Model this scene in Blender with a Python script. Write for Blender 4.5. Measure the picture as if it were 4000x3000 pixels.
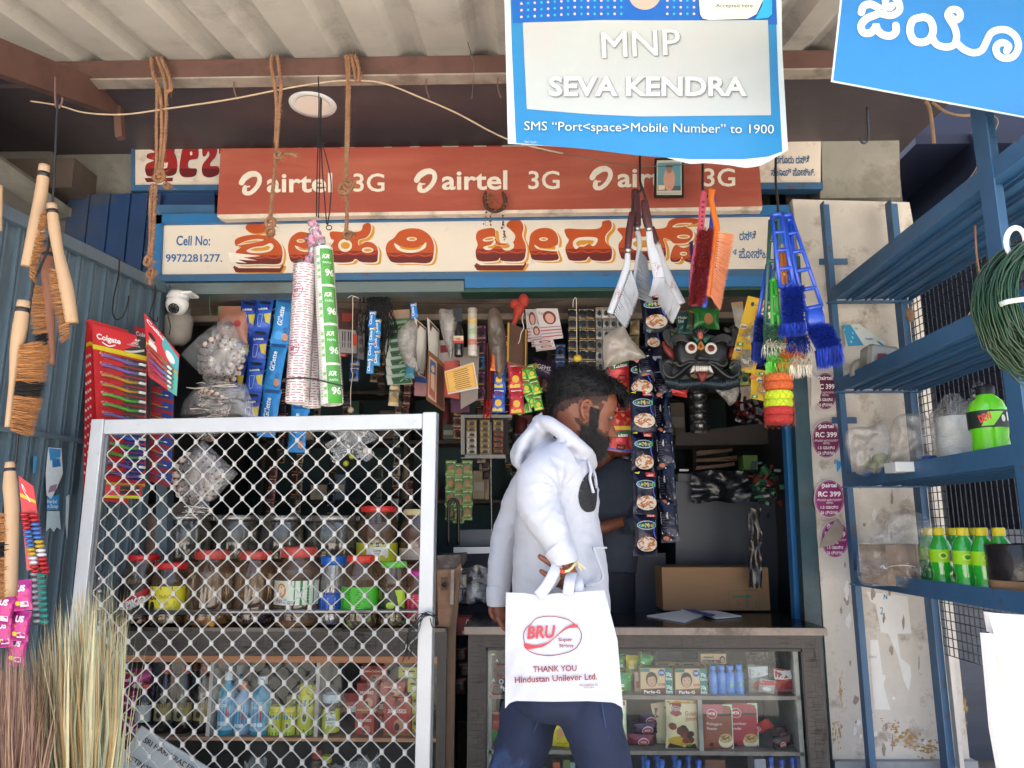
import bpy,math,random
from math import sin,cos,tan,pi,radians as R,sqrt,atan2
from mathutils import Vector as V,Matrix as M,noise as NZ
from mathutils.geometry import tessellate_polygon
random.seed(7)
for o in list(bpy.data.objects): bpy.data.objects.remove(o)
SC=bpy.context.scene
COL=SC.collection
# ---------------------------------------------------------------- camera
CZ,PITCH,YAW,F=1.2,R(10.9),R(1.4),2950.0
cd=bpy.data.cameras.new('camera');cam=bpy.data.objects.new('camera',cd);COL.objects.link(cam)
cd.sensor_width=36;cd.lens=F/4000*36;cd.clip_start=.05;cd.clip_end=400
cam.location=(0,0,CZ);cam.rotation_euler=(pi/2+PITCH,0,YAW);SC.camera=cam
# ---------------------------------------------------------------- daylight
W=bpy.data.worlds.new('World');SC.world=W;W.use_nodes=True
nt=W.node_tree;nt.nodes.clear()
sky=nt.nodes.new('ShaderNodeTexSky');sky.sky_type='NISHITA';sky.sun_disc=False
SUN_EL,SUN_AZ=R(73),R(20)      # sun stands behind the shop row, high up
sky.sun_elevation=SUN_EL;sky.sun_rotation=SUN_AZ;sky.air_density=1.0;sky.dust_density=6.0;sky.ozone_density=1.0
bg=nt.nodes.new('ShaderNodeBackground');bg.inputs[1].default_value=.15
wo=nt.nodes.new('ShaderNodeOutputWorld');nt.links.new(sky.outputs[0],bg.inputs[0]);nt.links.new(bg.outputs[0],wo.inputs[0])
sd=bpy.data.lights.new('sun','SUN');sd.energy=5.0;sd.angle=R(.5);sd.color=(1,.95,.87)
so=bpy.data.objects.new('sun',sd);COL.objects.link(so)
dv=V((sin(SUN_AZ)*cos(SUN_EL),cos(SUN_AZ)*cos(SUN_EL),sin(SUN_EL)))
so.rotation_euler=dv.to_track_quat('Z','Y').to_euler();so.location=(3,3,12)
SC.view_settings.view_transform='Standard';SC.view_settings.look='None';SC.view_settings.gamma=1
SC.view_settings.use_curve_mapping=False;SC.view_settings.exposure=2.2
SC.render.engine='CYCLES';SC.cycles.use_denoising=True;SC.cycles.max_bounces=9;SC.cycles.diffuse_bounces=5
SC.cycles.transparent_max_bounces=16;SC.cycles.sample_clamp_indirect=6;SC.cycles.caustics_reflective=False;SC.cycles.caustics_refractive=False
# ---------------------------------------------------------------- rays through the photograph, used only to find where things stand
_fw=V((-sin(YAW)*cos(PITCH),cos(YAW)*cos(PITCH),sin(PITCH)));_rt=V((cos(YAW),sin(YAW),0));_up=_rt.cross(_fw)
CAM0=V((0,0,CZ))
def ray(u,v): return _fw + _rt*((u-2000)/F) - _up*((v-1500)/F)
def P(u,v,Y):
    d=ray(u,v);return CAM0 + d*(Y/d.y)
def PZ(u,v,Z):
    d=ray(u,v);return CAM0 + d*((Z-CZ)/d.z)
def PX(u,v,X):
    d=ray(u,v);return CAM0 + d*(X/d.x)
def spx(u,v,Y): return (P(u+1,v,Y)-P(u,v,Y)).x,(P(u,v,Y)-P(u,v+1,Y)).z
# ---------------------------------------------------------------- materials
def lin(c):
    if isinstance(c,str):
        c=c.lstrip('#');c=c if len(c) == 6 else ''.join(x*2 for x in c);c=[int(c[i:i+2],16)/255 for i in (0,2,4)]
        return tuple(x/12.92 if x <= .04045 else ((x+.055)/1.055)**2.4 for x in c)
    return tuple(c)
MC={}
def mat(name,col,rough=.6,metal=0,var=.12,scale=12,bump=0,bscale=60,dirt=None,damt=.35,dscale=5,spec=.5,stretch=None,dlo=.5,dhi=.62,coat=0,trans=0,emit=0):
    if name in MC: return MC[name]
    m=bpy.data.materials.new(name);m.use_nodes=True;t=m.node_tree;N=t.nodes;L=t.links
    b=N['Principled BSDF'];c=lin(col)
    b.inputs['Roughness'].default_value=rough;b.inputs['Metallic'].default_value=metal
    b.inputs['Specular IOR Level'].default_value=spec;b.inputs['Base Color'].default_value=(*c,1)
    if coat: b.inputs['Coat Weight'].default_value=coat;b.inputs['Coat Roughness'].default_value=.15
    if emit: b.inputs['Emission Color'].default_value=(*c,1);b.inputs['Emission Strength'].default_value=emit
    if trans: b.inputs['Subsurface Weight'].default_value=trans;b.inputs['Subsurface Radius'].default_value=(.02,.01,.008)
    src=None
    if var or bump or dirt:
        tc=N.new('ShaderNodeTexCoord');mp=N.new('ShaderNodeMapping');L.new(tc.outputs['Object'],mp.inputs[0])
        if stretch: mp.inputs['Scale'].default_value=stretch
        src=mp.outputs[0]
    def noise(s,det=4,ro=.6):
        n=N.new('ShaderNodeTexNoise');n.inputs['Scale'].default_value=s;n.inputs['Detail'].default_value=det
        n.inputs['Roughness'].default_value=ro;L.new(src,n.inputs['Vector']);return n
    cur=None
    if var:
        n=noise(scale);r=N.new('ShaderNodeMapRange');L.new(n.outputs[0],r.inputs[0])
        r.inputs[1].default_value=.3;r.inputs[2].default_value=.7;r.inputs[3].default_value=1-var;r.inputs[4].default_value=1+var
        mx=N.new('ShaderNodeMix');mx.data_type='RGBA';mx.blend_type='MULTIPLY';mx.inputs[0].default_value=1
        mx.inputs[6].default_value=(*c,1);cc=N.new('ShaderNodeCombineColor')
        for i in range(3): L.new(r.outputs[0],cc.inputs[i])
        L.new(cc.outputs[0],mx.inputs[7]);cur=mx.outputs[2]
    if dirt:
        n=noise(dscale,8,.68);r=N.new('ShaderNodeMapRange');L.new(n.outputs[0],r.inputs[0])
        r.inputs[1].default_value=dlo;r.inputs[2].default_value=dhi;r.inputs[3].default_value=0;r.inputs[4].default_value=damt
        mx=N.new('ShaderNodeMix');mx.data_type='RGBA';L.new(r.outputs[0],mx.inputs[0])
        if cur: L.new(cur,mx.inputs[6])
        else: mx.inputs[6].default_value=(*c,1)
        mx.inputs[7].default_value=(*lin(dirt),1);cur=mx.outputs[2]
    if cur: L.new(cur,b.inputs['Base Color'])
    if bump:
        n=noise(bscale,5,.6);bp=N.new('ShaderNodeBump');bp.inputs['Strength'].default_value=bump;bp.inputs['Distance'].default_value=.004
        L.new(n.outputs[0],bp.inputs['Height']);L.new(bp.outputs[0],b.inputs['Normal'])
    MC[name]=m;return m
def clear(name,tint='#ffffff',haze=.12,gloss=.14,rough=.12,hazecol='#e8e8e8',bump=.0):
    """thin clear plastic or glass: lets light through, reflects, slightly milky"""
    if name in MC: return MC[name]
    m=bpy.data.materials.new(name);m.use_nodes=True;t=m.node_tree;N=t.nodes;L=t.links;N.clear()
    o=N.new('ShaderNodeOutputMaterial');tr=N.new('ShaderNodeBsdfTransparent');tr.inputs[0].default_value=(*lin(tint),1)
    df=N.new('ShaderNodeBsdfDiffuse');df.inputs[0].default_value=(*lin(hazecol),1)
    gl=N.new('ShaderNodeBsdfGlossy');gl.inputs['Roughness'].default_value=rough
    lw=N.new('ShaderNodeLayerWeight');lw.inputs[0].default_value=.35
    r=N.new('ShaderNodeMapRange');r.inputs[3].default_value=gloss*.35;r.inputs[4].default_value=min(1,gloss*3.2);L.new(lw.outputs['Fresnel'],r.inputs[0])
    a=N.new('ShaderNodeMixShader');a.inputs[0].default_value=haze;L.new(tr.outputs[0],a.inputs[1]);L.new(df.outputs[0],a.inputs[2])
    b=N.new('ShaderNodeMixShader');L.new(r.outputs[0],b.inputs[0]);L.new(a.outputs[0],b.inputs[1]);L.new(gl.outputs[0],b.inputs[2])
    if bump:
        tc=N.new('ShaderNodeTexCoord');n=N.new('ShaderNodeTexNoise');n.inputs['Scale'].default_value=38;n.inputs['Detail'].default_value=5
        n.inputs['Distortion'].default_value=1.2
        L.new(tc.outputs['Object'],n.inputs[0]);bp=N.new('ShaderNodeBump');bp.inputs['Strength'].default_value=bump;bp.inputs['Distance'].default_value=.012
        L.new(n.outputs[0],bp.inputs['Height']);L.new(bp.outputs[0],gl.inputs['Normal']);L.new(bp.outputs[0],lw.inputs['Normal']);L.new(bp.outputs[0],df.inputs['Normal'])
    L.new(b.outputs[0],o.inputs[0]);MC[name]=m;return m
def ink(hexcol,rough=.45,spec=.4):
    return mat('ink_'+hexcol.strip('#'),hexcol,rough,var=.05,scale=30,spec=spec)
def foil(hexcol,rough=.26):
    return mat('foil_'+hexcol.strip('#'),hexcol,rough,metal=.25,var=.1,scale=25,bump=.5,bscale=26)
# ---------------------------------------------------------------- mesh builder
_gl={}
def glyphs(s,bold=0,res=3):
    k=(s,bold,res)
    if k in _gl: return _gl[k]
    c=bpy.data.curves.new('t','FONT');c.body=s;c.size=1;c.offset=bold;c.resolution_u=res
    o=bpy.data.objects.new('t',c);COL.objects.link(o);bpy.context.view_layer.update()
    dg=bpy.context.evaluated_depsgraph_get();e=o.evaluated_get(dg);me=e.to_mesh()
    vs=[(p.co.x,p.co.y) for p in me.vertices];fs=[tuple(p.vertices) for p in me.polygons]
    e.to_mesh_clear();bpy.data.objects.remove(o);bpy.data.curves.remove(c)
    if not vs: vs=[(0,0),(.1,0),(.1,.1)];fs=[(0,1,2)]
    x0=min(a for a,b in vs);x1=max(a for a,b in vs);y0=min(b for a,b in vs);y1=max(b for a,b in vs)
    _gl[k]=(vs,fs,x0,x1,y0,y1);return _gl[k]
def crom(pts,n=6,closed=False):
    pts=[V(p) for p in pts];out=[];m=len(pts)
    for i in range(m if closed else m-1):
        if closed: a,b,c,d=pts[i-1],pts[i],pts[(i+1) % m],pts[(i+2) % m]
        else: a,b,c,d=pts[max(i-1,0)],pts[i],pts[i+1],pts[min(i+2,m-1)]
        for k in range(n):
            t=k/n;out.append(.5*((2*b)+(c-a)*t+(2*a-5*b+4*c-d)*t*t+(3*b-a-3*c+d)*t**3))
    if not closed: out.append(pts[-1])
    return out
class MB:
    def __init__(s): s.v=[];s.f=[];s.mi=[];s.sm=[];s.mats=[]
    def mx(s,m):
        if m not in s.mats: s.mats.append(m)
        return s.mats.index(m)
    def add(s,vs,fs,m,smooth=False):
        o=len(s.v);s.v.extend(V(p) for p in vs);k=s.mx(m)
        for f in fs: s.f.append(tuple(i+o for i in f));s.mi.append(k);s.sm.append(smooth)
    def bx(s,x0,x1,y0,y1,z0,z1,m,T=None,bev=0):
        if bev:
            vs=[]
            for z,e in ((z0,bev),(z0+bev,0),(z1-bev,0),(z1,bev)):
                xa,xb,ya,yb=x0+e,x1-e,y0+e,y1-e;c=bev if not e else 0
                c=bev
                vs+=[(xa+c,ya,z),(xb-c,ya,z),(xb,ya+c,z),(xb,yb-c,z),(xb-c,yb,z),(xa+c,yb,z),(xa,yb-c,z),(xa,ya+c,z)]
            fs=[tuple(range(7,-1,-1)),tuple(range(24,32))]
            for k in range(3):
                for j in range(8): fs.append((k*8+j,k*8+(j+1) % 8,k*8+8+(j+1) % 8,k*8+8+j))
        else:
            vs=[(x0,y0,z0),(x1,y0,z0),(x1,y1,z0),(x0,y1,z0),(x0,y0,z1),(x1,y0,z1),(x1,y1,z1),(x0,y1,z1)]
            fs=[(0,3,2,1),(4,5,6,7),(0,1,5,4),(1,2,6,5),(2,3,7,6),(3,0,4,7)]
        if T: vs=[T @ V(p) for p in vs]
        s.add(vs,fs,m)
    def beam(s,a,b,w,h,m,up=(0,0,1)):
        a,b=V(a),V(b);d=(b-a);L=d.length;d.normalize();up=V(up);r=d.cross(up).normalized();u=r.cross(d)
        T=M((( r.x,d.x,u.x,a.x),(r.y,d.y,u.y,a.y),(r.z,d.z,u.z,a.z),(0,0,0,1)))
        s.bx(-w/2,w/2,0,L,-h/2,h/2,m,T)
    def quad(s,p,m,smooth=False): s.add(p,[(0,1,2,3)],m,smooth)
    def prism(s,pts,d,m,side=None,smooth=False):
        pts=[V(p) for p in pts];n=len(pts);d=V(d)
        tri=tessellate_polygon([pts])
        s.add(pts,[tuple(t) for t in tri],m,smooth)
        if d.length > 0:
            s.add([p+d for p in pts],[tuple(reversed(t)) for t in tri],side or m)
            s.add(pts+[p+d for p in pts],[(i,(i+1) % n,n+(i+1) % n,n+i) for i in range(n)],side or m)
    def tube(s,pts,r,m,n=6,caps=True,smooth=True,flat=1,closed=False):
        pts=[V(p) for p in pts];k=len(pts);rs=r if isinstance(r,(list,tuple)) else [r]*k
        t0=(pts[1]-pts[0]).normalized();ref=V((0,1,0)) if abs(t0.y) < .9 else V((1,0,0))
        nn=(ref - t0*ref.dot(t0)).normalized();vs=[]
        for i in range(k):
            if closed: t=pts[(i+1) % k]-pts[i-1]
            else: t=pts[min(i+1,k-1)]-pts[max(i-1,0)]
            if t.length < 1e-9: t=t0.copy()
            t.normalize();nn=nn - t*nn.dot(t)
            if nn.length < 1e-6: nn=t.orthogonal()
            nn.normalize();bb=t.cross(nn)
            for j in range(n):
                a=2*pi*j/n;vs.append(pts[i]+nn*(cos(a)*rs[i]*flat)+bb*(sin(a)*rs[i]))
        fs=[]
        for i in range(k if closed else k-1):
            for j in range(n):
                a=i*n+j;b=i*n+(j+1) % n;c=((i+1) % k)*n
                fs.append((a,b,c+(j+1) % n,c+j))
        if caps and not closed: fs+=[tuple(range(n-1,-1,-1)),tuple((k-1)*n+j for j in range(n))]
        s.add(vs,fs,m,smooth)
    def lathe(s,prof,m,c=(0,0,0),n=20,T=None,caps=True,smooth=True,sx=1,sy=1,a0=0,a1=2*pi):
        c=V(c);full=abs(a1-a0-2*pi) < 1e-4;cols=n if full else n+1;vs=[]
        for (r,z) in prof:
            for j in range(cols):
                a=a0+(a1-a0)*j/n;vs.append(V((r*cos(a)*sx,r*sin(a)*sy,z)))
        fs=[]
        for i in range(len(prof)-1):
            for j in range(n):
                j2=(j+1) % cols if full else j+1
                fs.append((i*cols+j,i*cols+j2,(i+1)*cols+j2,(i+1)*cols+j))
        if caps and full:
            if prof[0][0] > 1e-5: fs.append(tuple(range(cols-1,-1,-1)))
            if prof[-1][0] > 1e-5: fs.append(tuple((len(prof)-1)*cols+j for j in range(cols)))
        vs=[(T @ p if T else p)+c for p in vs];s.add(vs,fs,m,smooth)
    def grid(s,fn,nu,nv,m,smooth=True,closed_u=False):
        vs=[fn(i/nu,j/nv) for j in range(nv+1) for i in range(nu+(0 if closed_u else 1))];w=nu+(0 if closed_u else 1)
        fs=[(j*w+i,j*w+(i+1) % w if closed_u else j*w+i+1,(j+1)*w+((i+1) % w if closed_u else i+1),(j+1)*w+i) for j in range(nv) for i in range(nu)]
        s.add(vs,fs,m,smooth)
    def ball(s,c,r,m,n=10,sx=1,sy=1,sz=1,T=None):
        prof=[(max(1e-6,r*sin(pi*i/n)),-r*cos(pi*i/n)) for i in range(n+1)]
        s.lathe([(a,b*sz) for a,b in prof],m,c,n=max(8,int(n*1.4)),sx=sx,sy=sy,caps=False,T=T)
    def mesh(s,name,off=V((0,0,0))):
        me=bpy.data.meshes.new(name);me.from_pydata([tuple(p-off) for p in s.v],[],s.f)
        for m in s.mats: me.materials.append(m)
        me.polygons.foreach_set('material_index',s.mi);me.polygons.foreach_set('use_smooth',s.sm);me.update();return me
    def part(s,name,parent,world=True,label=None,stuff=False):
        off=V(parent['org']) if (world and 'org' in parent) else V((0,0,0))
        o=bpy.data.objects.new(name,s.mesh(name,off));COL.objects.link(o);o.parent=parent
        if world and 'org' in parent: o['org']=tuple(parent['org'])
        if label: o['label']=label
        if stuff: o['kind']='stuff'
        return o
    def thing(s,name,label,cat,group=None,kind=None):
        xs=[p.x for p in s.v];ys=[p.y for p in s.v];zs=[p.z for p in s.v]
        off=V(((min(xs)+max(xs))/2,(min(ys)+max(ys))/2,min(zs)))
        o=bpy.data.objects.new(name,s.mesh(name,off));COL.objects.link(o);o.location=off;o['org']=tuple(off)
        if kind: o['kind']=kind
        if label: o['label']=label
        if cat: o['category']=cat
        if group: o['group']=group
        return o
def struct(name,mb): return mb.thing(name,None,None,kind='structure')
def T(name,label,cat,loc,group=None,rot=None):
    o=bpy.data.objects.new(name,None);COL.objects.link(o);o.empty_display_size=.05
    o.location=V(loc);o['org']=tuple(V(loc));o['label']=label;o['category']=cat
    if group: o['group']=group
    if rot: o.rotation_euler=rot
    return o
def inst(me,name,parent,loc=(0,0,0),rot=(0,0,0),sc=None):
    o=bpy.data.objects.new(name,me);COL.objects.link(o);o.parent=parent;o.location=loc;o.rotation_euler=rot
    if sc is not None: o.scale=sc if hasattr(sc,'__len__') else (sc,)*3
    return o
def dup(root,loc,rot=None,label=None,sc=None,group=None):
    def cp(o,par):
        c=o.copy();COL.objects.link(c);c.parent=par
        for ch in list(o.children): cp(ch,c)
        return c
    r=cp(root,None);r.location=loc
    if rot is not None: r.rotation_euler=rot
    if sc is not None: r.scale=sc if hasattr(sc,'__len__') else (sc,)*3
    if label: r['label']=label
    if group: r['group']=group
    return r
# ---------------------------------------------------------------- flat print
class Pr:
    """print on a surface: fn(x, y, layer) -> point"""
    def __init__(s,mb,fn,down=True,step=.0012): s.mb=mb;s.fn=fn;s.down=down;s.step=step;s.sub=0
    def _p(s,x,y,l): return s.fn(x,y,l)
    def poly(s,pts,col,l=1,rough=.45):
        m=col if not isinstance(col,str) else ink(col,rough)
        q=[V((p[0],p[1],0)) for p in pts];tri=[tuple(t) for t in tessellate_polygon([q])];q=[(p[0],p[1]) for p in pts]
        if s.sub:
            st=list(tri);tri=[];mid={}
            while st:
                t=st.pop();L=[abs(q[t[i]][0]-q[t[(i+1) % 3]][0]) for i in range(3)];k=L.index(max(L))
                if L[k] > s.sub and len(q) < 600:
                    a,b,c=t[k],t[(k+1) % 3],t[(k+2) % 3];e=(min(a,b),max(a,b))
                    if e not in mid: q.append(((q[a][0]+q[b][0])/2,(q[a][1]+q[b][1])/2));mid[e]=len(q)-1
                    st+=[(a,mid[e],c),(mid[e],b,c)]
                else: tri.append(t)
        s.mb.add([s.fn(x,y,l) for x,y in q],tri,m)
    def rect(s,x0,y0,x1,y1,col,l=1,nx=1):
        m=col if not isinstance(col,str) else ink(col)
        for i in range(nx):
            a=x0+(x1-x0)*i/nx;b=x0+(x1-x0)*(i+1)/nx
            s.mb.add([s.fn(a,y0,l),s.fn(b,y0,l),s.fn(b,y1,l),s.fn(a,y1,l)],[(0,1,2,3)],m)
    def ell(s,cx,cy,rx,ry,col,l=1,n=18,rot=0):
        s.poly([(cx+rx*cos(a)*cos(rot)-ry*sin(a)*sin(rot),cy+rx*cos(a)*sin(rot)+ry*sin(a)*cos(rot)) for a in [2*pi*i/n for i in range(n)]],col,l)
    def stroke(s,pts,w,col,l=1,n=5,closed=False,smooth=True,cap=True):
        m=col if not isinstance(col,str) else ink(col)
        q=crom([(p[0],p[1],0) for p in pts],n,closed) if smooth else [V((p[0],p[1],0)) for p in pts];k=len(q)
        ws=[w*.5]*k if not isinstance(w,(list,tuple)) else [.5*w[min(len(w)-1,int(i*len(w)/k))] for i in range(k)]
        vs=[]
        for i in range(k):
            t=(q[(i+1) % k]-q[i-1]) if closed else (q[min(i+1,k-1)]-q[max(i-1,0)])
            t=t.normalized() if t.length > 1e-9 else V((1,0,0));nn=V((-t.y,t.x,0))*ws[i]
            a=q[i]+nn;b=q[i]-nn;vs+=[s.fn(a.x,a.y,l),s.fn(b.x,b.y,l)]
        fs=[(2*i,2*i+1,(2*i+3) % (2*k),(2*i+2) % (2*k)) for i in range(k if closed else k-1)]
        s.mb.add(vs,fs,m)
        if cap and not closed:
            for e in (0,k-1): s.ell(q[e].x,q[e].y,ws[e],ws[e],m,l,10)
    def text(s,t,x,y,h,col,w=None,bold=.0,l=2,rot=0,shear=0,anchor='l',capref='H',wave=None):
        """(x, y) = left end of the base line, h = cap height, w = total width"""
        m=col if not isinstance(col,str) else ink(col)
        if bold and 'M' in t:
            s.text(t,x+h*bold*.35,y,h,m,w,0,l+.25,rot,shear,anchor,capref,wave);s.text(t,x-h*bold*.35,y,h,m,w,0,l+.5,rot,shear,anchor,capref,wave);bold=0
        vs,fs,x0,x1,y0,y1=glyphs(t,bold);ch=glyphs(capref,bold);cap=ch[5]-ch[4]
        k=h/cap;kx=(w/(x1-x0)) if w else k;sg=-1 if s.down else 1;out=[]
        wd=(x1-x0)*kx;ox=0 if anchor == 'l' else -wd/2
        for a,b in vs:
            px=(a-x0)*kx+ox+shear*b*k;py=b*k
            dx=px*cos(rot)-py*sin(rot);dy=px*sin(rot)+py*cos(rot)
            yy=y+sg*dy
            if wave: yy+=wave(x+dx)
            out.append(s.fn(x+dx,yy,l))
        s.mb.add(out,fs,m)
def pxpr(mb,Y,step=.0015): return Pr(mb,lambda u,v,l: P(u,v,Y-l*step),True)
# ================================================================ palette of the place
BLUE=mat('blue_paint','#30587c',.5,var=.12,scale=6,dirt='#54382a',damt=.75,dscale=13,dlo=.6,dhi=.66,bump=.2,bscale=30)
BLUEP=mat('bright_blue_paint','#1d6398',.45,var=.08,scale=5,dirt='#46607a',damt=.3,dscale=8,bump=.1)
NAVY=mat('dark_blue_panel','#12355f',.5,var=.15,scale=3,dirt='#3d3b38',damt=.75,dscale=3,dlo=.48,dhi=.62)
TEAL=mat('teal_steel','#22424c',.5,var=.2,scale=6,dirt='#1c1c1c',damt=.6)
SHEET=mat('grey_blue_sheet','#5d707c',.38,metal=.35,var=.1,scale=3,dirt='#434a4a',damt=.5,dscale=2.2,stretch=(3,3,.6))
RUSTB=mat('red_oxide_steel','#5e433c',.6,var=.14,scale=5,dirt='#3c2d2a',damt=.5,dscale=4)
ASB=mat('fibre_cement','#b3afa6',.85,var=.09,scale=4,dirt='#5f5a52',damt=.55,dscale=3.2,bump=.25,bscale=45,dlo=.52,dhi=.72)
CEIL=mat('dark_ceiling','#403a3e',.5,var=.12,scale=2,dirt='#574a48',damt=.3)
CONC=mat('grey_plaster','#6a6862',.9,var=.16,scale=5,dirt='#3c3a36',damt=.6,dscale=3,bump=.4,bscale=40)
CONCL=mat('pale_cement','#85837a',.9,var=.1,scale=6,dirt='#57534a',damt=.5,dscale=4,bump=.3,bscale=50)
WPL=mat('peeling_white_plaster','#c2bcb3',.85,var=.09,scale=7,dirt='#7a6a58',damt=.65,dscale=7,bump=.6,bscale=28,dlo=.53,dhi=.65)
WPL2=mat('stained_white_plaster','#c9c2ba',.85,var=.1,scale=7,dirt='#9a6a2f',damt=.8,dscale=3.5,bump=.6,bscale=28,dlo=.6,dhi=.68)
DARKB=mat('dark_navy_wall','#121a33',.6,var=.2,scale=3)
WOOD=mat('brown_ply','#7b5a43',.6,var=.18,scale=9,stretch=(1,1,6),bump=.2)
WOODE=mat('ply_edge','#a07c5c',.65,var=.2,scale=14,stretch=(1,1,9),bump=.2,dirt='#5d4636',damt=.5)
GREYL=mat('dirty_laminate_edge','#8c7f74',.6,var=.2,scale=12,dirt='#4d4035',damt=.7,dscale=8,bump=.3)
LAM=mat('dark_laminate','#3d3733',.5,var=.12,scale=10,dirt='#5a5048',damt=.3,dscale=6)
LAM2=mat('laminate_lines','#2a2522',.5,var=.1)
BLKTOP=mat('black_counter','#17120f',.22,var=.2,scale=8,dirt='#3c332c',damt=.4)
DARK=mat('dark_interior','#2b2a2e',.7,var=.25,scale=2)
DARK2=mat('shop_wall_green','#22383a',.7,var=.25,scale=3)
ALU=mat('aluminium','#babec2',.42,metal=.35,var=.05,scale=6,dirt='#80868a',damt=.3,dscale=14,dlo=.6,dhi=.7)
ALUW=mat('grille_alloy','#b0b0ac',.45,metal=.25,var=.06)
STEEL=mat('steel','#9a9896',.28,metal=.85,var=.12,scale=20)
BLK=mat('black_plastic','#101012',.4,var=.15)
BLKR=mat('black_strap','#16171a',.5,var=.2)
WHT=mat('white_plastic','#dcdcda',.35,var=.03)
COIR=mat('coir_rope','#85644c',.95,var=.3,scale=50,bump=.8,bscale=120,stretch=(1,1,.5))
COIR2=mat('coir_fibre','#a47246',.9,var=.35,scale=40)
CARD=mat('cardboard','#87694c',.85,var=.06,scale=10,stretch=(1,1,20))
PAPER=mat('white_paper','#e2e2e0',.8,var=.03)
CRM=mat('cream_sign_paint','#cdc5b8',.6,var=.04,scale=5,dirt='#9a8f80',damt=.35,dscale=10,dlo=.58,dhi=.7)
# ================================================================ ground, floor, shop shell
YF=3.2           # face of the shop front
Xl=P(600,1100,YF+.1).x;Xr=P(3090,1100,YF+.1).x
zl0=P(1500,1146,YF).z          # underside of the lintel
b=MB();b.bx(-60,60,-80,2.75,-.2,0,mat('street_dust','#c2bdb4',.95,var=.12,scale=1.5,dirt='#7d7062',damt=.5,dscale=.8,bump=.3));struct('ground',b)
b=MB();b.bx(-60,60,2.752,30,-.2,.1,mat('shop_plinth','#77706a',.9,var=.2,scale=4,bump=.3));struct('floor',b)
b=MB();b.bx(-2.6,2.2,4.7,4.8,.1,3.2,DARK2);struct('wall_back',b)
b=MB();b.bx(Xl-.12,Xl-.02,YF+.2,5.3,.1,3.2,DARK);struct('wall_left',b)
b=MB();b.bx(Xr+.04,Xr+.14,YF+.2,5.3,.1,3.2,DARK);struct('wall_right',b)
SOF=mat('soffit_board','#8a7c70',.8,var=.15,scale=6,dirt='#4f453e',damt=.5,stretch=(1,1,3))
b=MB();zs=zl0+.02
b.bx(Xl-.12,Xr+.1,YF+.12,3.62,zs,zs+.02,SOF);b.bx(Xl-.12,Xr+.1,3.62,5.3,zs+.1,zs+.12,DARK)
b.bx(Xl-.12,Xr+.1,3.60,3.62,zs-.03,zs+.1,SOF);b.bx(P(2395,1150,3.3).x,P(2440,1150,3.3).x,YF+.13,3.6,zs-.05,zs-.001,TEAL)
struct('ceiling',b)
# wall above the openings
b=MB();b.bx(-3.6,P(3512,650,YF+.42).x,YF+.42,YF+.52,zl0,3.06,CONC);struct('wall_front_upper',b)
# ceiling panel between wall and beam with its downlight
zc=1.2+.648*2.76
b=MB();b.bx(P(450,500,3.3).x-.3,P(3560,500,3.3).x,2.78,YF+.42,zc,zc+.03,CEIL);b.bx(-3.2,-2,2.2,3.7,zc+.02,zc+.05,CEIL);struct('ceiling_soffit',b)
dl=PZ(1222,408,zc);t=T('downlight','round white downlight set in the dark soffit above the red board','ceiling light',dl)
b=MB();b.lathe([(.072,-.002),(.098,-.006),(.1,-.001),(.1,.002)],WHT,dl,32,caps=False);b.part('rim',t)
b=MB();b.lathe([(.0001,-.004),(.072,-.004)],mat('diffuser','#e8ddd2',.5,var=.02),dl,32,caps=False);b.part('diffuser',t)
# ---- roof of fibre-cement sheets sloping down towards the street
zr=P(1500,222,2.7).z
t=T('canopy_roof','ribbed fibre-cement roof sheets over the shop front','roof',(0,2.7,zr));t['kind']='structure'
SLO=.205
def roofz(x,y,prof): return zr + .004 + (y-2.78)*SLO + .08*SLO + prof
us=[-760,-330,60,345,595,860,1090,1375,1610,1890,2160,2440,2720,2990,3200,3470,3760,4060]
xs=[P(u,222,2.7).x for u in us]
for part_i,(ya,yb) in enumerate(((1.5,2.62),(2.58,3.3))):
    b=MB();
    def prof(i):
        x=xs[i];return [(x-.062,0),(x-.040,.026),(x-.015,.042),(x+.015,.042),(x+.040,.026),(x+.062,0)]
    line=[(-4.2,0)]
    for i in range(len(xs)): line+=prof(i)
    line+=[(4.2,0)]
    off=.004 if part_i == 0 else 0
    ys=[ya+(yb-ya)*k/8 for k in range(9)];n=len(line)
    vs=[(x,y,roofz(x,y,z)-off*(0 if part_i else 1)+.003*NZ.noise(V((x*3,y*3,part_i)))) for y in ys for (x,z) in line]
    fs=[(j*n+i,j*n+i+1,(j+1)*n+i+1,(j+1)*n+i) for j in range(8) for i in range(n-1)]
    b.add(vs,fs,ASB);vs2=[(x,y,z+.012) for x,y,z in vs];b.add(vs2,[tuple(reversed(f)) for f in fs],ASB)
    e=[k for k in range(n)];b.add([vs[i] for i in e]+[vs2[i] for i in e],[(i,i+1,n+i+1,n+i) for i in range(n-1)],ASB)
    b.part('roof_sheet',t)
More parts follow.
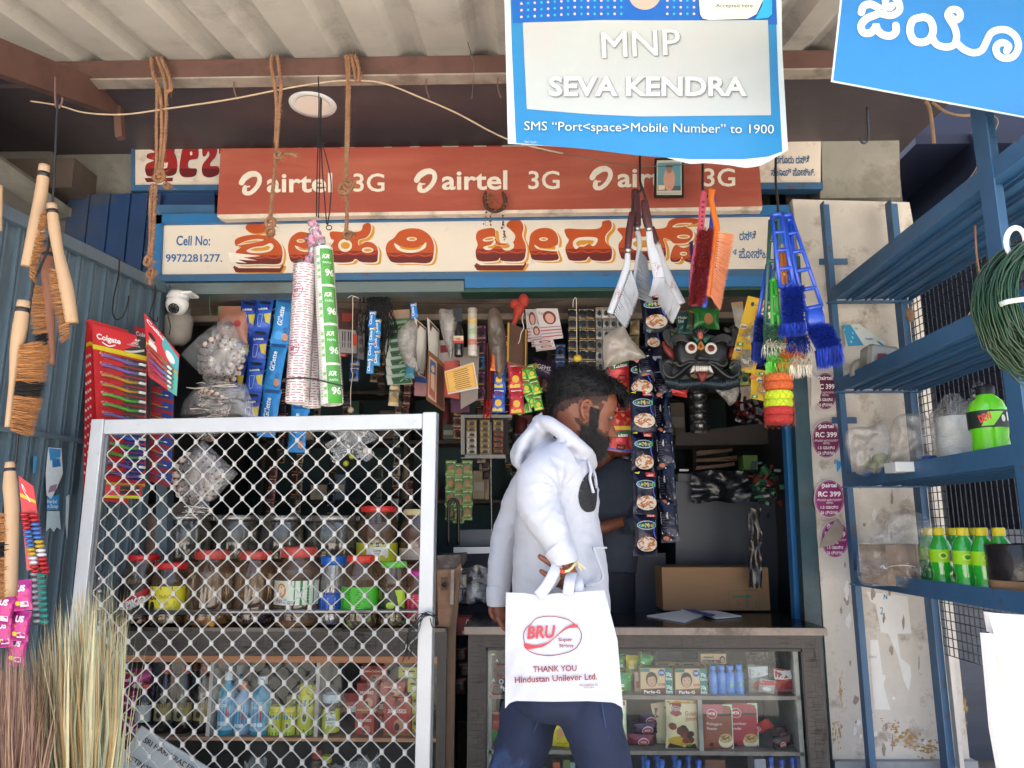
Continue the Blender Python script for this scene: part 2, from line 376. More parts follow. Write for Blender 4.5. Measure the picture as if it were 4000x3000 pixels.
# ---- steel frame under the roof
t=T('roof_truss','red oxide painted steel channels carrying the canopy roof','roof frame',(0,2.7,zr-.1))
b=MB();za,zb=P(1500,299,2.7).z,zr
def xz(u,v,Y): return P(u,v,Y)
x0,x1=P(160,250,2.7).x,P(3560,230,2.7).x
b.bx(x0,x1,2.70,2.706,za+.007,zb,RUSTB);b.bx(x0,x1,2.695,2.76,za,za+.007,mat('bare_steel_lip','#a39a8e',.5,metal=.3,var=.15,dirt='#5a4a3e',damt=.5));b.bx(x0,x1,2.706,2.76,zb-.007,zb,RUSTB)
b.part('channel',t)
b=MB();a,c=P(-60,205,2.15),P(432,395,2.9);b.beam(a,c,.05,.115,RUSTB);b.part('channel',t)
b=MB();a,c=P(455,300,2.93),P(470,540,2.93);b.beam(a,c,.03,.03,RUSTB,up=(0,1,0));b.part('hanger',t)
# ---- side wall on the left
XL=P(250,760,3.35).x
b=MB();b.bx(-3.3,P(560,700,3.4).x,3.34,3.6,1.9,P(420,530,3.34).z,CONC)
b.bx(P(-300,500,3.0).x,P(250,500,3.3).x,2.9,3.3,2.2,P(200,640,3.0).z,CONC)
b.bx(-3.6,P(330,760,3.25).x,3.15,3.33,P(200,752,3.2).z,P(100,640,3.2).z,mat('sooty_beam','#4c413a',.9,var=.2,scale=6,dirt='#6b6058',damt=.5,bump=.4));struct('wall_left_upper',b)
b=MB();b.bx(-3.8,-3.6,-.3,3.2,0,2.9,CONCL);b.bx(-3.7,P(240,800,3.45).x,3.42,3.6,.1,2.3,mat('old_brick_plaster','#7e6d5c',.9,var=.25,scale=4,dirt='#4b3c30',damt=.8,dscale=3,bump=.5));struct('wall_left_side',b)
b=MB();b.bx(-3.75,P(-100,300,2.6).x,1.1,3.3,2.62,2.66,CONCL,M.Translation((0,0,.02)));struct('ledge',b)
b=MB();b.bx(P(253,900,3.28).x,P(615,900,3.28).x,3.28,3.33,.1,P(420,758,3.28).z,NAVY)
for u in (330,410,490,560): b.bx(P(u,900,3.28).x-.012,P(u,900,3.28).x+.012,3.268,3.28,.1,P(420,760,3.28).z,NAVY)
b.thing('hoarding','dark blue rusty steel panel standing left of the painted sign','metal panel')
# ---- corrugated partition on the left
A=P(622,1112,3.12);z_top=A.z;Bq=PZ(0,812,z_top);dvec=(Bq-A);L0=dvec.length;dvec.normalize();Lw=L0*1.25
nrm=V((-dvec.y,dvec.x,0));nrm=nrm if nrm.x > 0 else -nrm
t=T('sheet_partition','grey-blue corrugated metal partition closing the left side of the stall','metal partition',A-V((0,0,z_top)))
b=MB();n=15;line=[]
for i in range(n):
    s0=i/n*Lw;w=Lw/n
    for f,h in ((0,0),(.56,0),(.62,.014),(.70,.014),(.74,.002),(.80,.002),(.84,.014),(.92,.014),(.97,0)): line.append((s0+f*w,h))
line.append((Lw,0));k=len(line)
vs=[A+dvec*s+nrm*h+V((0,0,z)) for z in (-z_top+.05,-.03) for s,h in line]
b.add(vs,[(i,i+1,k+i+1,k+i) for i in range(k-1)],SHEET);b.part('sheet',t)
b=MB();b.beam(A+nrm*.012+V((0,0,-.02)),A+dvec*Lw+nrm*.012+V((0,0,-.02)),.05,.045,SHEET);b.part('top_rail',t)
zr2=P(300,1740,2.9).z
b=MB();b.beam(A+nrm*.022+V((0,0,zr2-z_top)),A+dvec*Lw+nrm*.022+V((0,0,zr2-z_top)),.012,.018,SHEET);b.part('rail',t)
b=MB();b.beam(A+V((0,0,0)),A+V((0,0,-z_top+.1)),.05,.05,SHEET,up=(0,1,0));b.part('post',t)
# torn poster left-overs on the sheet
def onsheet(u,v,off=.02):
    d=ray(u,v);n_=nrm;k_=(A+n_*off-CAM0).dot(n_)/d.dot(n_);return CAM0+d*k_
b=MB();pr=Pr(b,lambda u,v,l: onsheet(u,v,.0165+.001*l),True)
pr.poly([(188,1748),(240,1752),(246,1850),(225,1900),(200,1950),(182,1935),(178,1850)],'#b9c6cc');pr.poly([(190,1750),(238,1755),(236,1785),(196,1800)],'#3a7fb0',2);pr.poly([(204,1795),(232,1790),(238,1822),(206,1826)],'#2a6ea6',3)
pr.poly([(184,1945),(232,1930),(230,1990),(182,1992)],'#2f7fb5',1);pr.text('Herbal',184,1966,15,'#dfe6ea',w=38,l=2);pr.text('n.Soap',186,1984,14,'#dfe6ea',w=40,l=2)
pr.poly([(184,1996),(232,1996),(238,2070),(222,2060),(210,2078),(196,2060),(180,2075)],'#a9bcc4');pr.poly([(130,1780),(144,1784),(140,1845),(128,1850)],'#3b84b4')
pr.poly([(196,1808+90),(224,1800+90),(216,1918),(188,1925)],'#8c6f86',3);pr.poly([(258,1940),(272,1930),(268,2010),(262,2110),(256,2050)],'#b5c3c8')
b.thing('torn_poster','remains of a torn blue and white soap poster stuck on the metal partition','poster')
# ================================================================ sign boards
def boardpx(mb,q,Y,th,m,side=None,tilt=0):
    pts=[P(u,v,Y-(tilt*(1 if v < 700 else 0))) for u,v in q];mb.prism(pts,(0,th,0),m,side)
# old sign behind
t=T('old_signboard','weathered white hand-painted board with dark red Kannada letters, topmost sign','sign board',P(1800,730,3.3))
b=MB();OLD=mat('old_sign_paint','#c9bfb2',.7,var=.06,scale=5,dirt='#7c5f45',damt=.6,dscale=9,dlo=.55,dhi=.68,bump=.2)
boardpx(b,[(524,560),(3208,535),(3212,712),(524,722)],3.30,.03,OLD);b.part('board',t)
b=MB();boardpx(b,[(514,722),(3215,712),(3215,738),(514,744)],3.28,.06,BLUE);boardpx(b,[(512,560),(524,560),(524,722),(512,722)],3.29,.04,BLUE);b.part('frame',t)
b=MB();pr=pxpr(b,3.30);c=lambda L: [(450+.3617*x,500+.3617*y) for x,y in L];RD,RD2,CR='#8e2626','#5e1c20','#d0c8bc'
def clipy(poly,y0,below=True):
    out=[]
    for i in range(len(poly)):
        a,d=poly[i-1],poly[i];ina=(a[1] >= y0) == below;ind=(d[1] >= y0) == below
        if ina != ind: k=(y0-a[1])/(d[1]-a[1]);out.append((a[0]+k*(d[0]-a[0]),y0))
        if ind: out.append(d)
    return out
for poly in ([(370,170),(640,170),(640,260),(665,330),(670,440),(620,515),(380,525),(330,490),(325,420),(350,380),(420,350),(345,325),(350,280),(430,260),(375,225)],
             [(705,330),(720,250),(750,195),(800,175),(880,182),(900,240),(890,330),(800,350),(795,430),(880,440),(860,520),(740,530),(695,480),(695,400)],
             [(945,200),(1010,170),(1080,180),(1105,235),(1085,310),(1035,370),(1030,410),(1115,415),(1115,500),(1020,535),(950,510),(935,430),(960,370),(1015,300),(1005,250),(980,300),(945,300)]):
    pr.poly([(u+4,v+3) for u,v in c(poly)],'#a8c0c2',.5);q=[(p.x,p.y) for p in crom([(x,y,0) for x,y in c(poly)],3,True)]
    pr.poly(q,RD,1);pr.poly(clipy(q,658),RD2,1.5)
pr.poly(c([(470,440),(480,390),(570,370),(560,430),(500,445)]),CR,2);pr.ell(450+.3617*820,500+.3617*275,5,8,CR,2)
pr.poly(c([(315,540),(625,535),(620,575),(340,585)]),RD2,1)
for a,d in ((855,965),(990,1100),(1115,1165),(1180,1225),(1260,1330),(1385,1500),(1530,1600),(1640,1726),(1790,1850),(1900,1960),(2100,2300),(2400,2560),(2700,2840)): pr.rect(a,563-(a-855)*.008,d,600,RD,1)
for s_,u,v,w in (('ರಗೂರು ರಸ್ತೆ',3030,638,132),('ಸ್ಟಾಂಡ್ ಪೋಸ್ಟ್.',3012,686,170)): pr.text(s_,u,v,27,'#24597f',w=w,bold=.02)
b.part('lettering',t)
# airtel board
t=T('advertising_board','long red telecom board with white logos and 3G lettering, above the painted sign','advertising board',P(1900,835,3.12))
AIR=mat('red_board','#9c4f42',.42,var=.07,scale=3,dirt='#b8765e',damt=.6,dscale=1.6,dlo=.45,dhi=.7,stretch=(.4,1,2.5))
b=MB();q=[(862,580),(2960,565),(2978,806),(848,838)];pts=[P(u,v,3.12+(.05 if v < 700 else 0)) for u,v in q];b.prism(pts,(0,.03,0),AIR);b.part('board',t)
b=MB();pts=[P(u,v,3.115) for u,v in ((848,838),(2978,806),(2976,821),(1400,842),(870,856),(850,848))];b.prism(pts,(0,.04,0),mat('board_lip','#cbbfb0',.6,var=.1,dirt='#6e6458',damt=.6));b.part('edge_strip',t)
b=MB()
def airfn(u,v,l):
    Y=3.12+.05*max(0,min(1,(822-v)/250));return P(u,v,Y-.0008*l-.0035)
pr=Pr(b,airfn,True);AW='#d8d2c4'
def airlogo(u,v,s):
    # swoosh as one tapering stroke: head upper left, over the top, down and back in a hook
    pts=[(-.62,.12),(-.42,-.18),(0,-.42),(.42,-.36),(.52,0),(.3,.45),(-.1,.78),(-.42,.72),(-.38,.42),(-.12,.36)]
    pr.stroke([(u+x*s,v+y*s) for x,y in pts],[.36*s,.4*s,.36*s,.3*s,.3*s,.28*s,.26*s,.3*s,.3*s,.1*s],AW,1)
def airset(u,v,k,tilt=0):
    airlogo(u,v-8*k,62*k);pr.text('airtel',u+60*k,v+35*k,76*k,AW,w=256*k,bold=.022,capref='l');pr.text('3G',u+398*k,v+33*k,70*k,AW,w=122*k,bold=.012,capref='E')
airset(982,714,1.0);airset(1666,704,1.0);airset(2352,694,1.0)
b.part('lettering',t)
# main painted sign with its blue frame
t=T('painted_signboard','cream hand-painted shop sign with fat orange and maroon Kannada letters in a blue frame','sign board',P(1800,1070,3.2))
b=MB();boardpx(b,[(632,872),(3032,836),(3026,1050),(622,1072)],3.2,.03,CRM);b.part('board',t)
b=MB()
for q in ([(596,838),(3085,800),(3085,838),(600,874)],[(590,838),(633,840),(623,1075),(580,1075)],[(3033,830),(3068,830),(3064,1056),(3027,1056)]): boardpx(b,q,3.178,.05,BLUEP)
b.part('frame',t)
b=MB();pr=pxpr(b,3.2,.0006);OR,MR,MR2,YE='#a8491f','#5e1f1b','#7d281e','#bb8428'
t6=lambda L: [(800+.5425*x,750+.5425*y) for x,y in L];t7=lambda L: [(1800+.5877*x,750+.5877*y) for x,y in L]
def sm(q,n=4): return [(p.x,p.y) for p in crom([(x,y,0) for x,y in q],n,True)]
def letter(out,holes,tr,base=None,yoff=(11,9),wy=None):
    o=sm(tr(out));cx=sum(p[0] for p in o)/len(o);cy=sum(p[1] for p in o)/len(o)
    pr.poly([(u+yoff[0]+3,v+yoff[1]) for u,v in o],YE,.4)
    pr.poly([(cx+(u-cx)*1.035+2.5,cy+(v-cy)*1.04+2) for u,v in o],CRM,.8);pr.poly(o,OR,1.2)
    v1=max(p[1] for p in o);v0=min(p[1] for p in o);h=(v1-v0)*.30 if wy is None else v1-wy
    low=clipy(o,v1-h)
    u0=min(p[0] for p in low);u1=max(p[0] for p in low)
    pr.poly(low,MR2,1.6);pr.poly(clipy(o,v1-h*.62),MR,1.9)
    pr.stroke([(u0+7+(u1-u0-14)*i/6,v1-h*.78+(4 if i % 2 else -3)) for i in range(7)],4,OR,2.1,cap=False)
    for kind,*a in holes:
        if kind == 'p': q=sm(tr(a[0]));pr.poly(q,CRM,2.5);gx=sum(p[0] for p in q)/len(q);gy=sum(p[1] for p in q)/len(q);pr.poly([(gx+(u-gx)*.72,gy+(v-gy)*.5) for u,v in q],YE,2.9)
        if kind == 'e': (x,y),= tr([a[0]]);pr.ell(x,y,a[1],a[2],CRM,2.5);pr.ell(x+1,y,a[1]*.68,a[2]*.55,YE,2.9)
    if base: q=tr(base);pr.poly([(u+9,v+4) for u,v in q],YE,.4);pr.poly(q,MR2,1.2);pr.poly([(u,v) for u,v in clipy(q,sum(p[1] for p in q)/len(q))],MR,1.6)
pr.ell(1010,893,46,24,YE,.4);pr.ell(1003,889,44,23,OR,1.2)
letter([(218,345),(260,322),(340,308),(430,312),(500,335),(545,380),(560,430),(555,480),(530,518),(400,519),(240,518),(220,480),(226,425),(262,398),(222,385)],
       [('p',[(232,384),(300,352),(380,338),(425,345),(370,362),(290,376)]),('p',[(300,422),(350,398),(420,388),(470,368),(495,390),(470,425),(400,440),(330,438)])],t6,
       [(202,540),(215,530),(240,548),(540,548),(560,520),(572,535),(545,578),(222,578)])
letter([(600,385),(622,325),(680,288),(745,296),(790,330),(805,400),(800,510),(640,510),(605,450)],[('e',(690,352),16,7),('p',[(650,385),(720,410),(790,395),(790,425),(720,430),(670,415)])],t6)
letter([(905,286),(1000,288),(1100,285),(1130,270),(1140,238),(1175,222),(1197,240),(1192,290),(1160,330),(1108,345),(1110,385),(1160,358),(1215,370),(1245,410),(1245,465),(1230,505),(1130,505),(1085,482),(1050,505),(930,505),(905,460),(903,400),(930,350),(908,335)],
       [('e',(1010,385),27,25),('e',(1172,418),23,11)],t6)
letter([(1362,330),(1400,285),(1470,262),(1550,268),(1612,305),(1645,360),(1650,430),(1620,508),(1490,509),(1360,508),(1320,470),(1302,410),(1320,360)],
       [('e',(1490,338),20,8),('p',[(1365,368),(1420,398),(1500,405),(1560,390),(1592,362),(1588,400),(1530,432),(1450,436),(1385,412)])],t6)
letter([(100,305),(112,262),(160,244),(222,243),(232,300),(250,335),(300,342),(345,335),(362,290),(330,250),(303,225),(320,195),(360,183),(400,195),(417,235),(408,290),(430,350),(432,400),(405,458),(275,458),(260,437),(235,458),(120,458),(98,400),(112,350)],
       [('p',[(150,365),(200,350),(225,318),(240,350),(290,355),(345,335),(352,368),(320,388),(285,384),(262,358),(225,362),(200,384),(165,384)]),('p',[(145,318),(180,300),(225,298),(222,318),(170,330)])],t7,
       [(88,490),(105,470),(125,486),(415,486),(432,462),(437,480),(412,520),(108,520)])
letter([(455,330),(465,280),(505,248),(560,238),(610,250),(643,290),(646,345),(625,362),(640,400),(640,452),(490,452),(462,412),(452,370)],[('e',(550,313),17,7),('p',[(490,350),(530,372),(600,372),(646,352),(646,392),(560,388),(505,375)])],t7)
letter([(695,245),(800,247),(900,245),(935,228),(942,197),(985,187),(1002,207),(1000,242),(965,285),(962,330),(1000,370),(1005,412),(985,455),(880,455),(850,430),(825,455),(730,455),(705,420),(695,370),(718,320),(700,292)],
       [('p',[(745,350),(755,318),(800,300),(900,303),(905,335),(880,360),(850,345),(820,362),(790,362),(765,380)])],t7)
letter([(1043,240),(1200,242),(1350,240),(1385,192),(1450,172),(1570,178),(1570,210),(1490,222),(1535,255),(1540,300),(1500,338),(1420,342),(1392,320),(1345,310),(1362,370),(1335,450),(1100,450),(1060,420),(1048,350),(1075,300)],
       [('p',[(1120,330),(1180,300),(1290,300),(1310,340),(1270,385),(1180,390),(1130,370)]),('e',(1480,297),26,8),('p',[(1405,232),(1450,208),(1540,208),(1470,232)])],t7)
letter([(1395,415),(1425,352),(1480,372),(1550,355),(1552,460),(1495,462),(1470,430),(1450,462),(1398,460)],[('e',(1480,410),14,8)],t7)
pr.poly([(890,985),(930,990),(1020,1000),(950,1006),(1005,1018),(930,1014),(965,1028),(900,1022)],'#d9d0c6',3.4)
pr.text('Cell No:',688,958,38,'#1f5f92',w=132,bold=.02,shear=.05);pr.text('9972281277.',648,1022,30,'#1f5f92',w=220,bold=.02,shear=-.03)
pr.text('ರಸ್ತೆ',2888,938,32,'#1f5f92',w=66,bold=.02);pr.text('್ ಪೋಸ್ಟ್',2862,1008,34,'#1f5f92',w=150,bold=.02)
b.part('lettering',t)
# lintel bands under the sign
t=T('shutter_box','long steel lintel below the painted sign, grey at left and blue at right','steel lintel',P(1800,1150,3.2))
LG=mat('grey_lintel','#5e6b6b',.5,var=.1,scale=4,dirt='#4a4038',damt=.5,dscale=6,stretch=(.5,1,2))
for q,Y,th,m,nm in (([(585,1073),(3064,1052),(3066,1078),(585,1100)],3.185,.09,BLUE,'blue_rail'),([(625,1100),(1812,1090),(1812,1098),(625,1108)],3.2,.09,TEAL,'groove'),
        ([(625,1108),(1812,1098),(1812,1138),(625,1150)],3.18,.1,LG,'grey_rail'),([(1815,1080),(3070,1078),(3070,1118),(1815,1124)],3.18,.1,BLUEP,'blue_rail'),([(1800,1124),(3070,1118),(3070,1130),(1800,1142)],3.19,.1,mat('green_edge','#1f4238',.6,var=.2),'green_strip')):
    b=MB();boardpx(b,q,Y,th,m);b.part(nm,t)
b=MB();boardpx(b,[(838,745),(838,800),(512,800),(512,745)],3.31,.02,NAVY);boardpx(b,[(838,800),(838,838),(600,838),(600,800)],3.22,.05,BLUE);b.part('upper_rail',t)
# left jamb of the opening
b=MB();boardpx(b,[(622,1110),(660,1110),(640,3300),(590,3300)],3.17,.06,SHEET);b.thing('door_jamb','grey-blue steel jamb at the left edge of the shop opening','door jamb')
# ================================================================ right side of the opening
b=MB();boardpx(b,[(3040,1130),(3082,1130),(3168,2430),(3108,2430)],3.25,.05,BLUEP)
b.thing('shutter_guide','bright blue steel upright on the right edge of the shop opening','door post')
b=MB();boardpx(b,[(3076,1095),(3100,1000),(3125,1000),(3255,3200),(3185,3200)],3.16,.05,TEAL);b.thing('teal_post','dark teal steel upright beside the white plastered pillar','door post')
t=T('white_pillar','white plastered pillar with peeling paint and round stickers at the right of the counter','pillar',P(3300,3300,3.15))
b=MB();boardpx(b,[(3095,778),(3552,790),(3565,860),(3800,3080),(3262,3080),(3150,1500),(3120,1000)],3.17,.25,WPL);b.part('wall_face',t)
b=MB();boardpx(b,[(3262,2975),(3262,3400),(3860,3400),(3820,2975)],3.14,.28,mat('grey_plinth','#8a8e90',.8,var=.1,dirt='#5a564e',damt=.5,bump=.3));b.part('plinth',t)
b=MB();boardpx(b,[(3060,826),(3096,778),(3120,1000),(3100,1060),(3070,1060)],3.2,.2,CONC);b.part('reveal',t)
b=MB();pr=pxpr(b,3.17,.0012);ST=mat('ochre_stain','#a08050',.9,var=.2,scale=20);LS=mat('torn_white_paper','#d4d3cf',.9,var=.05);GR=mat('bare_grey','#8f8378',.9,var=.2)
def blot(cx,cy,rx,ry,m,l=.6,n=22,sd=1,rag=.35):
    rr=random.Random(sd);pr.poly([(cx+rx*cos(a)*(1-rag*rr.random()),cy+ry*sin(a)*(1-rag*rr.random())) for a in [2*pi*i/n for i in range(n)]],m,l)
for i,(cx,cy,rx,ry) in enumerate(((3620,2930,55,26),(3530,2880,60,34),(3480,2835,40,22),(3270,2850,22,60),(3770,2760,12,60),(3285,2700,10,60),(3600,2905,70,30))):
    rr=random.Random(i+5)
    for k in range(34): blot(cx+rx*rr.gauss(0,.5),cy+ry*rr.gauss(0,.5),rx*rr.uniform(.05,.22),ry*rr.uniform(.08,.3),ST,.5+i*.03+k*.002,sd=i*40+k,n=10,rag=.6)
for i in range(46):
    rr=random.Random(i+90);v=rr.uniform(1700,2950);u=rr.uniform(3200+(v-1700)*.06,3520+(v-1700)*.12);blot(u,v,rr.uniform(3,14),rr.uniform(6,46),(GR,GR,LS)[i % 3],.7+.01*i,12,i,.6)
pr.poly([(3385,2310),(3545,2330),(3560,2475),(3505,2475),(3518,2570),(3555,2600),(3560,2640),(3550,2700),(3530,2660),(3505,2560),(3470,2475),(3440,2470),(3420,2360),(3400,2350)],LS,.9)
pr.poly([(3400,2500),(3430,2500),(3455,2690),(3478,2772),(3415,2772),(3402,2600)],LS,.95);pr.text('N',3452,2340,20,'#2f6d93',w=14,bold=.03,l=2);pr.text('2',3438,2400,28,'#3b8aa8',w=12,l=2);pr.text('ಕ೦ಸು ೭',3395,2570,8,'#3b6b8a',w=30,l=2)
b.part('paint_flake',t,stuff=True)
b=MB();boardpx(b,[(3207,530),(3512,530),(3518,770),(3205,775)],3.3,.3,CONCL);b.thing('cement_block','grey cement lintel block above the white pillar','cement block')
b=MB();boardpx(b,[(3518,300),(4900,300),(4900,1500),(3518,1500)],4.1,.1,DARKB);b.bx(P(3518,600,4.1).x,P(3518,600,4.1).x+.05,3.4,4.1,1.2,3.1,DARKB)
b.bx(P(3600,1500,3.9).x,5,4.0,4.1,.1,2.2,mat('neighbour_shutter','#4b505c',.55,var=.15,scale=3,stretch=(1,1,8)));b.bx(P(3518,600,3.6).x,6,3.45,9,3.05,3.1,DARKB);b.bx(3.4,3.5,3.3,6,.1,3.1,DARKB);struct('wall_neighbour_added_roof',b)  # roof slab added over the neighbour to keep sun off pillar and upright
# wall clutter seen through the rack's mesh
rr=random.Random(3)
for i,(u,v,w,h,cl,lb) in enumerate(((3905,1240,100,160,'#c9a66b','ochre carton behind the upper mesh of the blue rack'),(3835,1480,70,120,'#c7a273','tan torn carton behind the middle mesh of the blue rack'),(3960,1440,60,200,'#b9bec2','pale curtain strip behind the mesh at the right edge'),(3960,1990,110,60,'#9fb0b4','stack of pale boxes seen through the lower mesh'))):
    b=MB();a,c_=P(u-w/2,v-h/2,3.8),P(u+w/2,v+h/2,3.8);b.bx(a.x,c_.x,3.8,3.9,c_.z,a.z,mat('clutter%d' % i,cl,.7,var=.2,scale=10,dirt='#55504a',damt=.6,dscale=12));b.thing('carton' if i != 2 else 'curtain',lb,'box' if i != 2 else 'curtain')
# ---------------------------------------------------------------- blue steel rack
XF=P(3300,1900,3.04).x;XB=P(3590,1900,3.04).x;YN=1.72;YB=3.04
t=T('steel_rack','tall blue slatted steel rack with wire mesh back along the right side','rack',(XF,2.4,0))
def post(x,y,w=.036,z1=None):
    b=MB();z1=z1 or P(3240,775,3.04).z;b.bx(x-.003,x+w,y,y+.004,.1,z1,BLUE);b.bx(x-.003,x+.001,y-w,y,.1,z1,BLUE);b.part('post',t)
XP1N=P(3268,1700,3.1).x;XP1=P(3222,1200,3.1).x;post(P(3280,1700,3.1).x,3.1);post(P(3560,1700,3.1).x-.01,3.1,.05)
post(XP1N,1.98,.06,2.5)
zsh=[P(3262,1185,3.06).z,P(3290,1535,3.06).z,P(3310,1905,3.06).z,P(3345,2285,3.06).z]
XF0=P(3268,1700,3.1).x;XB0=P(3575,1700,3.1).x
for i,z in enumerate(zsh):
    hh=.055
    b=MB();b.bx(XF0,XF0+.004,YN,YB,z,z+hh,BLUE);b.part('front_rail',t)
    b=MB();b.bx(XB0,XB0+.004,YN,YB,z,z+hh,BLUE);b.part('back_rail',t)
    b=MB();b.bx(XF0-.01,XB0+.02,YB,YB+.03,z,z+.006,BLUE);b.part('cross_bar',t)
    ns=4;wd=(XB0-XF0-.01)/ns
    for k in range(ns):
        b=MB();x=XF0+.006+k*wd;b.bx(x,x+wd-.02,YN,YB,z+.012,z+.02,BLUE);b.bx(x,x+.003,YN,YB,z+.003,z+.012,BLUE);b.bx(x+wd-.023,x+wd-.02,YN,YB,z+.003,z+.012,BLUE);b.part('slat',t)
b=MB();b.bx(XF0,XF0+.12,3.13,3.136,P(3300,1022,3.1).z,P(3300,1000,3.1).z,BLUE);b.bx(XF0,XF0+.1,3.13,3.136,P(3300,1650,3.1).z,P(3300,1625,3.1).z,BLUE);b.part('bracket',t)
b=MB();zm0,zm1=P(3600,2560,3.04).z,P(3580,1050,3.04).z
MESHM=mat('mesh_wire','#2e3236',.5,metal=.5,var=.2)
k=0;y=YN
while y < 3.06: b.bx(XB0+.011,XB0+.014,y,y+.003,zm0+.0,zm1+.1,MESHM);y+=.032
z=zm0
while z < zm1+.1: b.bx(XB0+.008,XB0+.011,YN,3.06,z,z+.003,MESHM);z+=.032
b.part('wire_mesh',t,stuff=True)
b=MB();b.bx(P(3590,1500,3.08).x,P(3606,1500,3.08).x,3.07,3.1,P(3600,3000,3.08).z,P(3600,1160,3.08).z,WPL);b.part('white_upright',t)
# ================================================================ generic goods
def clump(b,c,r,mats,n=14,s=.012,seed=1,sy=None):
    rr=random.Random(seed)
    for i in range(n):
        p=V(c)+V((rr.uniform(-r[0],r[0]),rr.uniform(-r[1],r[1]),rr.uniform(0,r[2])));q=M.Translation(p) @ M.Rotation(rr.uniform(0,6),4,(rr.random()-.5,rr.random()-.5,rr.random()+.1))
        k=s*rr.uniform(.7,1.3);b.bx(-k,k,-k*.6,k*.6,-k*.45,k*.45,rr.choice(mats),q)
PET=clear('jar_plastic','#efe6da',.16,.15,.08,'#9c8064');GLS=clear('glass_pane','#f4f8f8',.006,.03,.02,'#cfd8dc')
POLY=clear('poly_bag','#f4f2ee',.22,.32,.2,'#e0dcd6',bump=.9);POLYW=clear('milky_poly_bag','#f0eeea',.34,.22,.25,'#cfc9c0',bump=.9);CRINK=clear('crinkled_wrap','#f8f6f6',.2,.45,.16,'#ffffff',bump=1)
def jar(label,rect,Y,lid,fill=None,fillh=.3,band=None,bandz=(.3,.65),prints=None,lidh=.09,neck=.8,tint=PET,cat='jar',name='candy_jar',lidr=None,group=None,lug=0):
    u0,v0,u1,v1=rect;c=P((u0+u1)/2,v1,Y);kx,kz=spx((u0+u1)/2,v1,Y);w=(u1-u0)*kx;h=(P((u0+u1)/2,v0,Y).z-c.z);r=w/2
    t=T(name,label,cat,c,group);lr=r*(lidr or neck);z1=h*(1-lidh)
    b=MB();prof=[(.001,.002),(r*.86,.002),(r*.95,h*.03),(r,h*.1),(r,h*.66),(r*.97,h*.72),(lr*.95,z1-h*.05),(lr*.92,z1)]
    b.lathe(prof,tint,n=28,caps=False)
    for k in (.14,.69): b.lathe([(r*1.0,h*k),(r*1.015,h*(k+.008)),(r,h*(k+.016))],tint,n=28,caps=False)
    b.part('body',t,world=False)
    b=MB();LM=lid if not isinstance(lid,str) else mat('lid_'+lid.strip('#'),lid,.35,var=.05)
    b.lathe([(lr*.98,z1-.002),(lr*1.03,z1),(lr*1.03,h*.985),(lr*.98,h),(lr*.84,h),(lr*.82,h-.004),(.001,h-.004)],LM,n=28,caps=False)
    for j in range(28):
        a=2*pi*j/28;b.bx(-.0012,.0012,-.0012,.0012,z1+.002,h*.98,LM,M.Translation((lr*1.03*cos(a),lr*1.03*sin(a),0)) @ M.Rotation(a,4,'Z'))
    b.part('lid',t,world=False)
    if fill:
        b=MB()
        if isinstance(fill,list): clump(b,(0,0,h*.03),(r*.72,r*.72,h*fillh),fill,int(40*fillh+12),r*.2,int(u0));
        else: b.lathe([(.001,.004),(r*.9,.005),(r*.94,h*.08),(r*.94,h*min(fillh,.66)),(r*(.94 if fillh < .6 else .75),h*fillh),(.001,h*fillh+.004)],fill,n=24)
        b.part('contents',t,world=False,stuff=True)
    if band:
        b=MB();BM=ink(band,.4);za,zb=h*bandz[0],h*bandz[1];b.lathe([(r*1.006,za),(r*1.006,zb)],BM,n=28,caps=False,a0=pi*1.02,a1=pi*1.98)
        def fn(x,y,l): a=1.5*pi+x/r;q=r*1.008+l*.0004;return V((q*cos(a),q*sin(a),za+y))
        pr=Pr(b,fn,False);pr.sub=r*.3
        if prints: prints(pr,r,zb-za)
        b.part('label',t,world=False)
    return t
